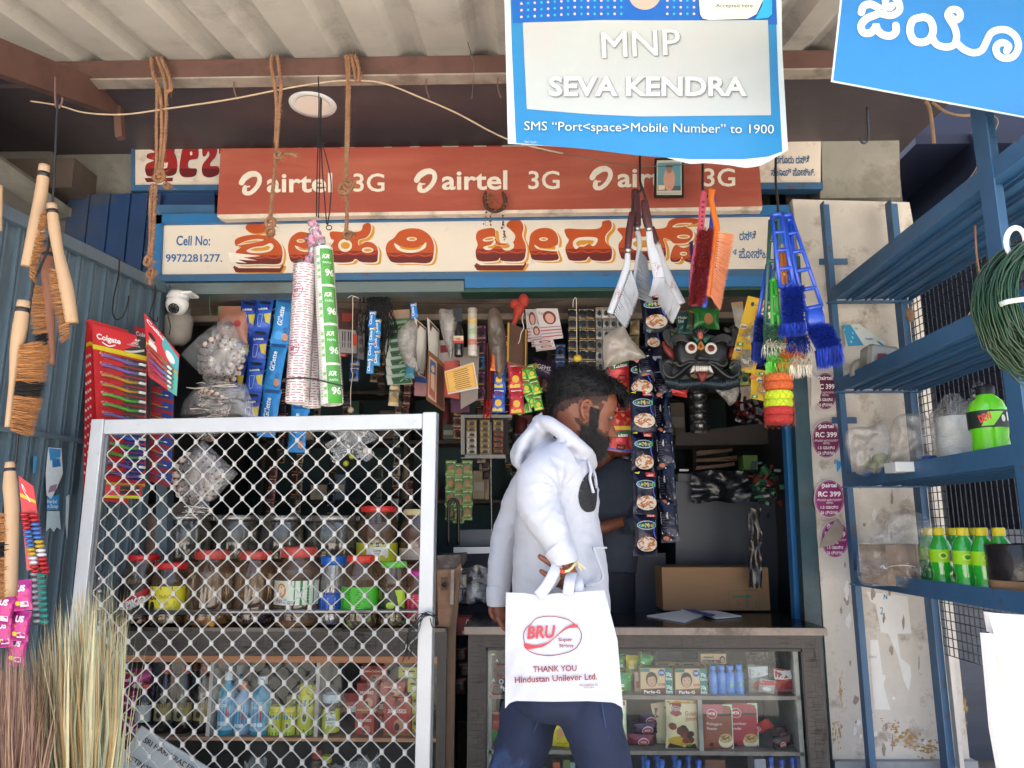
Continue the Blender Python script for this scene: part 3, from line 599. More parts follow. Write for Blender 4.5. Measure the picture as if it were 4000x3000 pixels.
def bottle(label,rect,Y,col,cap,shape='std',band=None,bandz=(.2,.55),prints=None,name='bottle',group=None,cat='bottle',liquid=None,capr=.3,nk=None):
    u0,v0,u1,v1=rect;c=P((u0+u1)/2,v1,Y);kx,kz=spx((u0+u1)/2,v1,Y);r=(u1-u0)*kx/2;h=P((u0+u1)/2,v0,Y).z-c.z
    t=T(name,label,cat,c,group);BM=col if not isinstance(col,str) else mat('btl_'+col.strip('#'),col,.25,var=.06,coat=.4);nr=r*capr
    pf={'std': [(.7,0),(.93,.015),(1,.05),(1,.55),(.93,.66),(.6,.78),(1.0*capr,.86),(capr,.92)],
          'soda': [(.6,0),(.9,.02),(.98,.08),(1,.2),(.9,.3),(.97,.4),(1,.6),(.9,.7),(.6,.82),(capr,.9),(capr,.93)],
          'square': [(.9,0),(1,.02),(1,.68),(.85,.76),(.5,.82),(capr,.85),(capr,.9)],
          'can': [(.85,0),(1,.02),(1,.78),(.85,.84),(.8,.86)]}[shape]
    b=MB();prof=[(.001,.001)]+[(r*a,h*z) for a,z in pf];b.lathe(prof,BM,n=20,caps=False);b.part('body',t,world=False)
    if liquid: b=MB();b.lathe([(.001,.003)]+[(r*a*.95,h*z+.002) for a,z in pf if z < .72]+[(.001,h*.7)],liquid,n=18);b.part('contents',t,world=False)
    b=MB();z1=h*pf[-1][1];CM=mat('lid_'+cap.strip('#'),cap,.35,var=.05);cr=r*pf[-1][0]*1.12
    b.lathe([(cr,z1-h*.03),(cr,h*.99),(cr*.93,h),(.001,h)],CM,n=18,caps=False);b.part('cap',t,world=False)
    if band:
        b=MB();za,zb=h*bandz[0],h*bandz[1];b.lathe([(r*1.012,za),(r*1.012,zb)],ink(band,.4),n=20,caps=False,a0=pi*1.03,a1=pi*1.97)
        def fn(x,y,l): a=1.5*pi+x/r;q=r*1.015+l*.0004;return V((q*cos(a),q*sin(a),za+y))
        pr=Pr(b,fn,False);pr.sub=r*.35
        if prints: prints(pr,r,zb-za)
        b.part('label',t,world=False)
    return t
def pouch_mesh(w,h,m,prints=None,bulge=.18,seed=1,crimp=.05,wr=.03,back=True,top=None):
    """filled packet hanging in the xz plane, z from 0 down to -h, front at -y"""
    b=MB();rr=random.Random(seed);sd=rr.random()*40
    def surf(x,z,s=-1,l=0):
        a=max(0,1-(abs(x)/(w/2))**2.6);e=-z/h;c_=max(0,min(1,min(e-crimp,1-crimp-e)/(.28)));c_=sin(c_*pi/2) if c_ < 1 else 1
        d=bulge*w*.5*(a**.6)*c_ if a > 0 else 0
        d+=wr*w*NZ.noise(V((x/w*5+sd,z/w*5,sd)))*.6*(c_*.8+.25)*(a**.3 if a > 0 else 0)
        ex=1-.05*c_
        return V((x*ex,s*(d+.0006)-(.0007*l if s < 0 else -.0007*l),z))
    n,k=10,max(8,int(10*h/w))
    b.grid(lambda i,j: surf((i-.5)*w,-j*h,-1),n,k,m)
    if back: b.grid(lambda i,j: surf((.5-i)*w,-j*h,1),n,k,m)
    if prints:
        pr=Pr(b,lambda x,y,l: surf(x,y,-1,l),False);pr.sub=w*.16;prints(pr,w,h)
    for j in range(2):
        z0=-h*(crimp if j else 0)
    return b
def boxp(label,rect,Y,dep,col,prints=None,name='box',cat='box',group=None,rot=0,bev=.0015,tilt=0):
    u0,v0,u1,v1=rect;c=P((u0+u1)/2,v1,Y);kx,kz=spx((u0+u1)/2,v1,Y);w=(u1-u0)*kx;h=P((u0+u1)/2,v0,Y).z-c.z
    b=MB();m=col if not isinstance(col,str) else ink(col,.5);b.bx(-w/2,w/2,0,dep,0,h,m,bev=bev)
    pr=Pr(b,lambda x,y,l: V((x,-.0004-l*.0004,y)),False)
    if prints: prints(pr,w,h)
    me=b.mesh(name);o=bpy.data.objects.new(name,me);COL.objects.link(o);o.location=c;o.rotation_euler=(0,tilt,rot);o['label']=label;o['category']=cat
    if group: o['group']=group
    return o
def hang(me,name,label,cat,u,v,Y,rot=(0,0,0),group=None,sc=None):
    o=bpy.data.objects.new(name,me);COL.objects.link(o);o.location=P(u,v,Y);o.rotation_euler=rot;o['label']=label;o['category']=cat
    if group: o['group']=group
    if sc: o.scale=(sc,)*3
    return o
def strip(name,label,cat,u,v,Y,meshes,seq,step,rot=(0,0,0),group=None,part='sachet',jit=.03,sc=1,bend=None):
    t=T(name,label,cat,P(u,v,Y),group,rot);rr=random.Random(int(u)+int(v));z=0;x=0
    for i,k in enumerate(seq):
        xx=bend(i) if bend else 0
        inst(meshes[k],part,t,(xx+rr.uniform(-.002,.002),rr.uniform(-.003,.003),z),(rr.uniform(-jit,jit),rr.uniform(-jit,jit)*.6,rr.uniform(-jit,jit)*5),sc);z -= step*sc
    return t
def cordpx(name,label,cat,pts,Y,r,m,group=None,n=6,sm_=5):
    b=MB();q=[P(p[0],p[1],p[2] if len(p) > 2 else Y) for p in pts];b.tube(crom(q,sm_) if sm_ else q,r,m,n=n);return b.thing(name,label,cat,group)
# ================================================================ right counter
b=MB();zt=P(2500,2452,3.0).z;CX0=P(1818,2450,3.0).x;CX1=P(3215,2450,3.0).x
t=T('glass_counter','dark laminate counter with glass display case in front of the shopkeeper','counter',((CX0+CX1)/2,3.0,0))
b.bx(CX0,CX1,2.975,3.48,zt-.018,zt+.006,BLKTOP);b.part('counter_top',t)
b=MB();b.bx(CX0-.002,CX1+.002,2.966,2.974,zt-.022,zt+.004,GREYL);b.part('edge_strip',t)
xo0=P(1900,2530,3.0).x;xo1=P(3128,2530,3.0).x;zo=P(2500,2530,3.0).z
b=MB();b.bx(CX0+.012,xo0,2.99,3.01,.1,zt-.024,LAM);b.bx(xo1,CX1-.015,2.99,3.01,.1,zt-.024,LAM);b.bx(xo0,xo1,2.99,3.01,zo,zt-.024,LAM)
b.bx(CX0+.012,CX0+.03,3.01,3.47,.1,zt-.024,LAM);b.bx(CX1-.03,CX1-.015,3.01,3.47,.1,zt-.024,LAM);b.bx(CX0+.012,CX1-.015,3.45,3.47,.1,zt-.024,DARK)
rr=random.Random(11);pr=Pr(b,lambda x,z,l: V((x,2.99-.0006*l,z)),False)
def lamrects(x0,x1,z0,z1,n,seed):
    rr=random.Random(seed)
    for i in range(n):
        cx,cz=rr.uniform(x0,x1),rr.uniform(z0,z1);a,h=rr.uniform(.009,.022),rr.uniform(.007,.02)
        q=[(cx-a,cz-h),(cx+a,cz-h),(cx+a,cz+h),(cx-a,cz+h)]
        if min(p[0] for p in q) < x0 or max(p[0] for p in q) > x1 or min(p[1] for p in q) < z0 or max(p[1] for p in q) > z1: continue
        pr.stroke(q if rr.random() < .6 else q[:3],.0022,LAM2,1,smooth=False,closed=False,cap=False)
lamrects(xo1+.002,CX1-.018,.1,zt-.03,170,4);lamrects(xo0,xo1,zo+.002,zt-.03,120,5);lamrects(CX0+.015,xo0-.002,.1,zt-.03,120,6)
b.part('laminate_front',t)
b=MB();fw=.006
for x0,x1,z0,z1 in ((xo0,xo1,zo-fw*1.6,zo),(xo0,xo0+fw,.1,zo),(xo1-fw,xo1,.1,zo)): b.bx(x0,x1,2.984,3.0,z0,z1,BLK)
b.part('pane_frame',t)
b=MB();b.bx(xo0,xo1,3.003,3.006,.1,zo,GLS);b.part('glass_pane',t)
zA,zB=P(2700,2716,3.02).z,P(2700,2932,3.02).z
for z in (zA,zB): b=MB();b.bx(xo0+.01,xo1-.01,3.012,3.44,z-.014,z,GREYL);b.part('shelf',t)
SIDE=mat('case_liner','#a5a199',.7,var=.12,scale=8,dirt='#5e554b',damt=.5)
b=MB();b.bx(xo1-.025,xo1-.008,3.012,3.44,.12,zo,SIDE);b.part('liner',t)
b=MB();b.bx(xo0+.005,xo0+.02,3.012,3.44,.12,zo,SIDE);b.part('liner',t)
b=MB();x=P(2735,2800,3.02).x;b.bx(x-.008,x+.008,3.015,3.4,zB,zA-.014,SIDE);b.part('divider',t)
# goods in the glass case : helper
YS=3.06
GRN,TEALI,CREAM,MAR='#1f8a3c','#0f7a6c','#e3c79c','#6f1f22'
def face(pr,x,y,s,hair='#1a1620'):
    pr.ell(x,y,s*.36,s*.46,hair,2);pr.ell(x,y-s*.08,s*.27,s*.36,'#d6a586',3);pr.poly([(x-s*.3,y+s*.1),(x-s*.25,y+s*.36),(x+s*.22,y+s*.38),(x+s*.3,y+s*.1),(x+s*.1,y+s*.2)],hair,4)
    for e in (-.1,.12): pr.ell(x+e*s,y-s*.03,s*.035,s*.025,hair,4)
    pr.rect(x-.05*s,y-.28*s,x+.09*s,y-.25*s,'#a04a48',4)
def biscuit(pr,w,h):
    for i in range(14): pr.stroke([(-w/2+w*.8*(i/14),h*.25),(-w/2+w*.8*((i+1.4)/14)-.005,h*.98)],.0012,'#d19c66',1,smooth=False,cap=False)
    pr.rect(-w/2+.001,h*.86,-w*.2,h*.98,TEALI,2);pr.rect(w*.27,.001,w*.5-.001,h-.001,TEALI,2)
    face(pr,-w*.15,h*.58,h*.62);pr.ell(w*.16,h*.83,h*.13,h*.13,'#234d9a',3);pr.text('100',w*.16,h*.79,h*.09,'#ffffff',anchor='c',l=4)
    pr.poly([(-w*.49,.001),(w*.27,.001),(w*.27,h*.27),(-w*.49,h*.22)],MAR,3);pr.text('Parle-G',-w*.4,h*.07,h*.12,'#ffffff',w=w*.5,bold=.03,l=5)
    pr.rect(w*.06,h*.36,w*.25,h*.44,'#b01f2c',4);pr.text('PARLE',w*.08,h*.38,h*.04,'#fff',l=5)
    for z in (.62,.14): pr.text('20g',w*.29,h*(z+.1),h*.13,'#ffffff',w=w*.17,bold=.01,l=4);pr.text('Extra',w*.29,h*(z-.06),h*.11,'#ffffff',w=w*.19,bold=.01,l=4)
boxp('cream biscuit pack with a child face, left of the two standing at the case front',(2503,2610,2630,2715),YS-.02,.07,CREAM,biscuit,'biscuit_pack','biscuit pack','biscuit packs in the glass case')
boxp('cream biscuit pack with a child face, right of the pair beside the blue bottles',(2640,2612,2765,2717),YS-.02,.07,CREAM,biscuit,'biscuit_pack','biscuit pack','biscuit packs in the glass case')
def biscuit2(pr,w,h):
    for i in range(16): pr.stroke([(-w/2+w*(i/16),h*.4),(-w/2+w*((i+.8)/16)-.003,h*.98)],.001,'#c98f5c',1,smooth=False,cap=False)
    pr.rect(-w*.45,h*.08,w*.3,h*.4,MAR,2);pr.rect(-w*.4,h*.6,0,h*.72,'#14756a',2);pr.ell(w*.35,h*.45,h*.28,h*.33,'#1a1620',3);pr.ell(w*.35,h*.4,h*.2,h*.25,'#d6a586',4);pr.text('Parle-G',-w*.3,h*.14,h*.18,'#fff',w=w*.4,l=4)
boxp('small biscuit pack lying on top of the blue bottles',(2738,2553,2838,2595),YS+.06,.06,CREAM,biscuit2,'biscuit_pack','biscuit pack')
boxp('biscuit pack lying behind the left child-face pack',(2560,2585,2660,2612),YS+.1,.06,CREAM,biscuit2,'biscuit_pack','biscuit pack')
boxp('biscuit pack lying behind the right child-face pack',(2662,2585,2758,2616),YS+.1,.06,CREAM,biscuit2,'biscuit_pack','biscuit pack')
boxp('blue carton at the back of the glass case top shelf',(2560,2538,2825,2590),YS+.25,.1,mat('blue_carton','#3e66a8',.6,var=.1),None,'carton','carton')
boxp('stack of boxes under the small biscuit pack behind the bottles',(2745,2596,2832,2716),YS+.12,.1,CREAM,biscuit2,'biscuit_stack','biscuit pack')
for i,(u,c_) in enumerate(((2860,'#b8322a'),(2905,'#d8c23a'),(2945,'#d0cabc'),(2985,'#3a7a4a'),(3025,'#c86a2a'),(3070,'#8a2a4a'),(2480,'#d8a83a'),(2450,'#c8423a'))): boxp('packet in the back row of the top shelf, %s' % ('behind the blue bottles','yellow, behind the bottles','cream, behind the silver packet','green, behind the clear film','orange, behind the film','dark pink, near the case side','amber, behind the green soup packets','red, beside the white bag')[i],(u-19,2618-7*(i % 3),u+19,2712),YS+.2,.05,c_,lambda pr,w,h: (pr.rect(-w*.4,h*.6,w*.4,h*.82,'#e0dccc',1),pr.ell(0,h*.3,w*.28,h*.16,'#e8d8b0',1)),'packet','packet','packets in the back row of the case')
SB=mat('shrink_blue','#3f86d6',.22,var=.2,scale=14,coat=.5)
def bl(pr,r,h): pr.rect(-r*.5,h*.1,r*.5,h*.9,'#0f4c46',1);pr.ell(0,h*.6,r*.3,h*.2,'#7fc28f',2)
for i,(u,a) in enumerate(((2788,0),(2822,0),(2856,1),(2892,1))):
    bottle('light blue hair-oil bottle, number %s from the left in the shrink pack' % ('first','second','third','last')[i],(u-17,2598-4*(i == 3),u+17,2716),YS-.01,SB,'#4a8fdc','square','#4f8fda' if a else None,(.15,.5),bl if a else None,group='blue bottles in the case',capr=.7)
# packets with cellophane on the right
def pk(cols,txt=None,tc='#ffffff'):
    def f(pr,w,h):
        rr=random.Random(int(w*1e4));pr.poly([(-w*.48,-h*.05),(w*.48,-h*.02),(w*.48,-h*.3),(-w*.48,-h*.42)],cols[1],1)
        pr.ell(w*rr.uniform(-.1,.15),-h*.66,w*.28,h*.16,cols[2],1)
        if txt: pr.text(txt,0,-h*.26,h*.12,tc,w=w*.7,bold=.03,l=2,anchor='c')
    return f
def lay(label,u,v,Y,w,h,colr,prints=None,rot=(0,0,0),name='packet',cat='packet',bulge=.3,seed=1,crimp=.05,group=None,foilm=True):
    kx,kz=spx(u,v,Y);me=pouch_mesh(w*kx,h*kz,foil(colr) if isinstance(colr,str) else colr,prints,bulge,seed,crimp).mesh(name);return hang(me,name,label,cat,u,v,Y,rot,group)
lay('clear snack packet with white band beside the blue bottles',2960,2600,YS,80,116,POLYW,pk(('','#cfcfcf','#b0503c')),(.1,0,0))
lay('red packet in clear plastic at the right end of the top shelf',3068,2612,YS,95,104,'#a8423c',pk(('','#dcd8d2','#8a2a2a')),(.1,.05,0),seed=4)
lay('silver and red packet lying in front of the cellophane bags',3000,2655,YS-.03,64,55,'#b9b4b4',pk(('','#b8322e','#e0e0e0')),(.2,.15,0),seed=6)
b=MB();q=[P(2920,2590,3.1),P(2905,2530,3.12),P(2960,2530,3.2),P(3060,2560,3.2),P(3120,2640,3.1),P(3100,2700,3.05),P(2930,2712,3.05)];b.prism(q,(0,.01,0),POLY);b.thing('plastic_wrap','loose clear plastic film bulging over the packets at right of the case','plastic film')
# left part of top shelf: noodle and soup packs
def gp(pr,w,h): pr.rect(-w*.4,-h*.34,w*.4,-h*.14,'#f0e040',1);pr.text('16%',-w*.32,-h*.62,h*.14,'#ffffff',bold=.04,l=2);pr.text('Free',-w*.3,-h*.82,h*.11,'#f2e84a',bold=.03,l=2)
for i,(u,v,w,h,c_,lb,rz) in enumerate(((2420,2555,46,80,GRN,'green soup packet half hidden behind the white bag, upper',-.15),(2473,2560,56,82,'#c8b81e','yellow soup packet between two green ones',.03),(2528,2556,56,62,GRN,'green soup packet behind the biscuit packs',.3),(2436,2628,62,86,GRN,'green packet printed 16% Free beside the white bag',.05))):
    lay(lb,u,v,YS-.0+.03*(3-i),w,h,c_,gp,(.05,rz,0),'soup_packet','packet',seed=i+3)
boxp('pale packet with red print beside the green soup packets',(2480,2625,2512,2714),YS+.02,.04,'#d8b8a0',lambda pr,w,h: pr.rect(-w*.3,h*.3,w*.3,h*.6,'#b04a3a',1),'packet','packet')
# second shelf
def gulab(pr,w,h):
    pr.rect(-w*.45,-h*.02,w*.45,-h*.06,'#cf8a2e',1,4);pr.poly([(-w*.38,-h*.06),(-w*.02,-h*.06),(-w*.02,-h*.27),(-w*.2,-h*.32),(-w*.38,-h*.27)],'#8e1d1f',1);pr.ell(-w*.2,-h*.16,w*.15,h*.055,'#8e1d1f',2);pr.ell(-w*.2,-h*.16,w*.14,h*.045,'#e8ded0',2.5);pr.ell(-w*.2,-h*.16,w*.125,h*.037,'#8e1d1f',3);pr.text('Maiyas',-w*.2,-h*.175,h*.035,'#fff',w=w*.2,anchor='c',l=4)
    pr.text('Gulab',w*.08,-h*.29,h*.085,'#b0362b',w=w*.38,bold=.01,l=2);pr.text('Jamun',w*.08,-h*.39,h*.085,'#b0362b',w=w*.38,bold=.01,l=2)
    pr.ell(-w*.05,-h*.82,w*.4,h*.11,'#c9a22e',2);rr=random.Random(2)
    for i in range(11): pr.ell(rr.uniform(-.34,.28)*w,-h*rr.uniform(.5,.8),w*.12,h*.065,('#5a2216','#7a3019','#3a150f')[i % 3],3+i*.1)
    pr.poly([(-w*.45,-h*.97),(w*.45,-h*.97),(w*.4,-h*.86),(0,-h*.93),(-w*.4,-h*.86)],'#3a1a14',4);pr.ell(w*.2,-h*.9,w*.08,h*.025,'#4f8a2e',5);pr.ell(w*.06,-h*.92,w*.05,h*.03,'#d8c070',5)
CRM2=mat('pouch_cream','#dfcfa6',.4,var=.05,bump=.4,bscale=20)
lay('cream sweet-mix pouch with brown balls printed on it, leaning on the divider',2662,2735,YS-.02,128,192,CRM2,gulab,(.04,.02,0),'sweet_mix_pouch','pouch',.22,3,.03)
lay('second cream pouch tilted behind the sweet-mix pouch',2590,2742,YS+.05,100,180,CRM2,lambda pr,w,h: pr.rect(-w*.4,-h*.1,w*.1,-h*.3,'#8e1d1f',1),(.05,-.14,0),'sweet_mix_pouch','pouch',.2,8,.03)
def mtr(a,c_,t1,t2,bowl):
    def f(pr,w,h):
        pr.rect(w*.18,-.001,w*.49,-h*.99,'#c9d2bb',1,3);pr.rect(-w*.48,-h*.01,w*.18,-h*.2,a,1.2,3);pr.rect(-w*.48,-h*.2,w*.48,-h*.245,'#1c1512',2,6)
        pr.ell(-w*.2,-h*.2,w*.17,h*.1,'#e6d8d0',3);pr.ell(-w*.2,-h*.2,w*.155,h*.09,'#b03034',3.5);pr.text('MTR',-w*.2,-h*.225,h*.055,'#fff',w=w*.22,bold=.03,anchor='c',l=4)
        pr.text(t1,-w*.38,-h*.44,h*.055,'#efe4d8',w=w*.5,l=3);pr.text(t2,-w*.38,-h*.54,h*.055,'#efe4d8',w=w*.34,l=3)
        pr.ell(w*.24,-h*.78,w*.25,h*.15,'#d9d0b4',3);pr.ell(w*.24,-h*.72,w*.23,h*.1,bowl,4);pr.ell(w*.22,-h*.71,w*.14,h*.05,'#8d6030',4.5);rr=random.Random(5)
        for i in range(14): pr.ell(w*(.24+rr.uniform(-.17,.17)),-h*(.72+rr.uniform(-.06,.06)),w*.03,h*.01,('#e0cf9a','#a5793a','#5e6b2c')[i % 3],5)
        pr.rect(-w*.3,-h*.82,-w*.18,-h*.9,'#1c1512',3)
    return f
lay('brown spice-powder pouch lettered Puliogare Powder on the second shelf',2800,2750,YS-.02,120,182,mat('pouch_brown','#8a4630',.4,var=.06,bump=.4,bscale=20),mtr('#b8606a','','Puliogare','Powder','#bfa26a'),(.04,.0,0),'spice_pouch','pouch',.14,4,.03)
lay('red spice-powder pouch lettered Sambar Powder behind the brown one',2895,2745,YS+.02,126,190,mat('pouch_red','#a52834',.4,var=.06,bump=.4,bscale=20),mtr('#b03642','','Sambar','Powder','#c59a58'),(.04,0,0),'spice_pouch','pouch',.14,5,.03)
rr=random.Random(17)
for i,(u,v,w,h,c_,lb,ry) in enumerate(((3010,2822,40,120,'#b3261e','long red masala packet lying slanted on the heap',.95),(3055,2880,86,52,'#3a1e1c','dark brown packet with round red badge in the heap',-.25),(3110,2862,70,56,'#2a2222','black and silver packet at the right end of the heap',-.5),(3060,2838,90,50,'#571f1d','maroon packet at the back of the heap',-.1))):
    lay(lb,u,v,YS-.0+i*.03 if i != 1 else YS-.03,w,h,c_,lambda pr,w,h: (pr.ell(-w*.05,-h*.5,min(w,h)*.26,min(w,h)*.26,'#d8c8c0',1),pr.ell(-w*.05,-h*.5,min(w,h)*.22,min(w,h)*.22,'#a82a2c',2),pr.text('MTR',-w*.05,-h*.5-min(w,h)*.05,min(w,h)*.13,'#fff',anchor='c',l=3)),(.5,ry,0),'masala_packet','packet',seed=i,group='heap of masala packets')
for i,(u,v,ry,lb) in enumerate(((2540,2788,.1,'topmost purple packet of the pile on the second shelf'),(2520,2825,-.06,'middle purple packet of the pile on the second shelf'),(2505,2868,.03,'lowest purple and red packet of the pile on the second shelf'))):
    lay(lb,u,v,YS+.05-.02*i,108-8*(2-i)*1.6,50,'#3b1a44' if i < 2 else '#7a1c34',lambda pr,w,h: (pr.ell(w*.08,-h*.5,h*.5,h*.34,'#d8c8c8',1),pr.ell(w*.08,-h*.5,h*.44,h*.29,'#a02a3a',2),pr.text('MTR',w*.08,-h*.56,h*.18,'#fff',anchor='c',l=3)),(.4,ry,0),'purple_packet','packet',seed=i+30,group='pile of purple packets')
lay('pale green packet seen behind the man\'s knee in the case',2424,2735,YS+.02,44,170,'#c8d4b0',lambda pr,w,h: pr.rect(-w*.4,-h*.02,w*.4,-h*.12,'#b04048',1),(0,0,0),'packet','packet')
lay('yellow packet seen between the man\'s legs on the second shelf',2190,2815,YS-.03,84,104,'#d9cc22',lambda pr,w,h: (pr.ell(w*.1,-h*.4,w*.26,h*.2,'#c08a50',1),pr.rect(-w*.1,-h*.62,w*.4,-h*.86,'#b8322e',2)),(.1,.1,0),'packet','packet')
lay('red and green packet in the lower left of the glass case',1935,2780,YS,56,120,'#8f4438',lambda pr,w,h: pr.ell(-w*.1,-h*.75,w*.4,h*.18,'#3f8a3a',1),(0,.05,0),'packet','packet',bulge=.4)
b=MB();pr=Pr(b,lambda u,v,l: P(u,v,3.0-.001*l-.002),True)
for u,v,r_ in ((1958,2622,24),(1938,2692,24)): pr.stroke([(u+r_*cos(a),v+r_*sin(a)) for a in [i*.55+1 for i in range(9)]],2.4,'#a83a3a',1,cap=False)
for u,v,s_ in ((1935,2586,'A'),(1922,2662,'A'),(1956,2690,'Fa'),(1966,2700,'C')): pr.text(s_,u,v,12,'#c8ccc8',bold=.02,l=1)
pr.poly([(1919,2557),(1926,2550),(1932,2556),(1932,2560),(1920,2560)],'#c8c89a',1);pr.ell(1958,2662,9,9,'#b8c4c8',1);pr.ell(1958,2662,6,6,'#2a3a44',1.5)
b.thing('glass_stickers','faded red and white telecom stickers on the glass at the left of the case','sticker')
# lowest shelf: bottle tops
for i,u in enumerate((2520,2532,2572,2590,2640,2655,2696,2735)):
    bottle('blue bottle on the lowest shelf of the case, %s' % ('far left back row','far left front row','second pair back','second pair front','third pair back','third pair front','alone beside the third pair','rightmost before the brown box')[i],(u-17,2950+18*(i % 2),u+17,3120),YS+.04-.06*(i % 2),mat('blue_pet','#2a6ac0',.25,var=.1,coat=.5),'#1d62c8',group='blue bottles on the lowest shelf',capr=.62)
for i,u in enumerate((3020,3062,3105,3130)):
    bottle('dark blue bottle at the right end of the lowest shelf, %s' % ('nearest the white carton','second from the carton','third from the carton','against the case side')[i],(u-17,2955+10*(i % 2),u+17,3120),YS,mat('blue_pet2','#3a54a8',.25,var=.1,coat=.5),'#2a4fc0',group='dark blue bottles',capr=.65)
boxp('brown wooden box on the lowest shelf between the bottles',(2760,2968,2840,3120),YS-.01,.1,'#7a4a36',None,'wooden_box','box')
boxp('white carton on the lowest shelf beside the dark blue bottles',(2955,2965,3000,3120),YS-.01,.1,'#a8a4ac',None,'carton','carton')
for i,(u,c_,lb) in enumerate(((2175,'#b0542a','orange'),(2215,'#6a7a3c','olive'),(2235,'#a8b0a8','grey'))): boxp('small %s packet low in the case behind the man' % lb,(u-14,2978-10*(i == 1),u+14,3120),YS+.02*i,.05,c_,None,'packet','packet')
# notebook on counter
t=T('open_notebook','open notebook with white pages and a blue page edge lying on the counter','notebook',P(2710,2415,3.15))
zn=zt+.007;b=MB()
def nb(u,v): return PZ(u,v,zn)
L_=[nb(2527,2408),nb(2655,2388),nb(2750,2407),nb(2672,2433)];b.prism([p+V((0,0,.004)) for p in L_],(0,0,-.004),PAPER)
L_=[nb(2650,2388),nb(2676,2383),nb(2762,2383),nb(2897,2411),nb(2795,2420),nb(2748,2408)];b.prism([p+V((0,0,.011 if i in (0,5) else .006)) for i,p in enumerate(L_)],(0,0,-.005),PAPER)
b.prism([nb(2672,2392)+V((0,0,.013)),nb(2700,2390)+V((0,0,.013)),nb(2795,2413)+V((0,0,.013)),nb(2775,2418)+V((0,0,.013))],(0,0,-.003),ink('#2a4a9a'));b.part('pages',t)
# carton with THIS SIDE UP, grey fridge panel, black polythene, bundles
def side_up(pr,w,h):
    pr.stroke([(w*.12,h*.02),(w*.12,h*.46),(w*.4,h*.46),(w*.4,h*.02)],.002,'#2c5c40',1,smooth=False);pr.poly([(w*.15,h*.35),(w*.28,h*.35),(w*.28,h*.40),(w*.34,h*.33),(w*.28,h*.26),(w*.28,h*.30),(w*.15,h*.30)],'#2c5c40',1)
    for i,s_ in enumerate(('THIS','SIDE','UP')): pr.text(s_,w*(.36-.085*i),h*.24,h*.06,'#2c5c40',rot=-pi/2,l=1)
boxp('brown carton marked THIS SIDE UP behind the open notebook',(2590,2216,3010,2385),3.5,.3,CARD,side_up,'carton','carton')
GF=mat('dark_grey_cabinet','#3a3f49',.4,var=.1,scale=4)
b=MB();boardpx(b,[(2640,1880),(3040,1880),(3040,2400),(2640,2400)],3.86,.4,GF);boardpx(b,[(2648,1850),(3040,1850),(3040,1880),(2648,1880)],3.84,.4,GF);boardpx(b,[(2655,1833),(2690,1833),(2690,1840),(2655,1840)],3.83,.01,WHT)
b.thing('metal_cabinet','dark grey metal cabinet behind the counter','cabinet')
b=MB();rr=random.Random(5)
def drape(u0,v0,u1,v1,Y,m,amp=.02,sd=0,nu=16,nv=12,edge=.0):
    bb=MB()
    def fn(i,j):
        u=u0+(u1-u0)*i+edge*NZ.noise(V((j*4,sd,1)))*(u1-u0);v=v0+(v1-v0)*j+edge*NZ.noise(V((i*4,sd,5)))*(v1-v0)
        return P(u,v,Y+amp*NZ.noise(V((i*4+sd,j*4,sd)))+amp*.5*NZ.noise(V((i*11+sd,j*9,sd))))
    bb.grid(fn,nu,nv,m);return bb
BPOLY=mat('black_polythene','#1c1e24',.25,var=.2,bump=.9,bscale=14)
drape(2700,1838,2960,1962,3.8,BPOLY,.03,3,edge=.06).thing('black_polythene','crinkled black polythene sheet hanging over the dark cabinet','plastic sheet')
drape(2925,1990,2975,2300,3.4,mat('dark_film','#2a2524',.2,var=.3,bump=1,bscale=12),.03,9,6,20,.3).thing('hanging_film','strip of dark crumpled film hanging at the right of the counter','plastic film')
b=MB();rr=random.Random(8)
for i in range(60):
    p=P(2990+rr.gauss(0,26),1900+rr.gauss(0,45),3.38+rr.uniform(-.05,.05));q=M.Translation(p) @ M.Rotation(rr.uniform(0,6),4,(rr.random()-.5,rr.random()-.5,rr.random()));k=rr.uniform(.008,.02);b.bx(-k,k,-k*.5,k*.5,-k*.4,k*.4,(foil('#1c2c24'),foil('#20302a'),foil('#6a2420'),foil('#2d5a3a'))[i % 4],q)
b.thing('sachet_bundle','dark bundle of green and red foil sachets hanging by the blue door post','sachet bundle')
for i,(u,v,w,lb) in enumerate(((2790,1770,140,'upper'),(2800,1800,155,'middle'),(2795,1825,150,'lower'))):
    b=MB()
    for k in range(7): b.tube([P(u-w/2+rr.uniform(-6,6),v+rr.uniform(-9,9),3.6),P(u+w/2,v-12+rr.uniform(-9,9),3.62)],.004,mat('brown_paper','#4f3a2a',.8,var=.2))
    b.thing('agarbatti_bundle','%s bundle of brown paper tubes lying on the dark cabinet' % lb,'bundle')
boxp('green plastic box on the dark cabinet by the door post',(2905,1778,2962,1835),3.6,.08,'#3f5e24',None,'plastic_box','box')
b=MB();boardpx(b,[(2640,1695),(3080,1640),(3080,1735),(2640,1740)],3.9,.2,mat('dim_shelf','#3a3532',.7,var=.2));b.thing('wall_shelf','dim shelf board high behind the counter at right','shelf')
b=MB()
for k in range(6): b.lathe([(.001,0),(.045,.0),(.05,.035),(.05,.04),(.001,.045)],clear('dim_tub','#b8b8b8',.12,.25,.2,'#50545a'),P(2735,1690,3.7)+V((0,0,.05*k)),16)
b.thing('tub_stack','column of clear stacked tubs in the dark below the black mask','tubs')
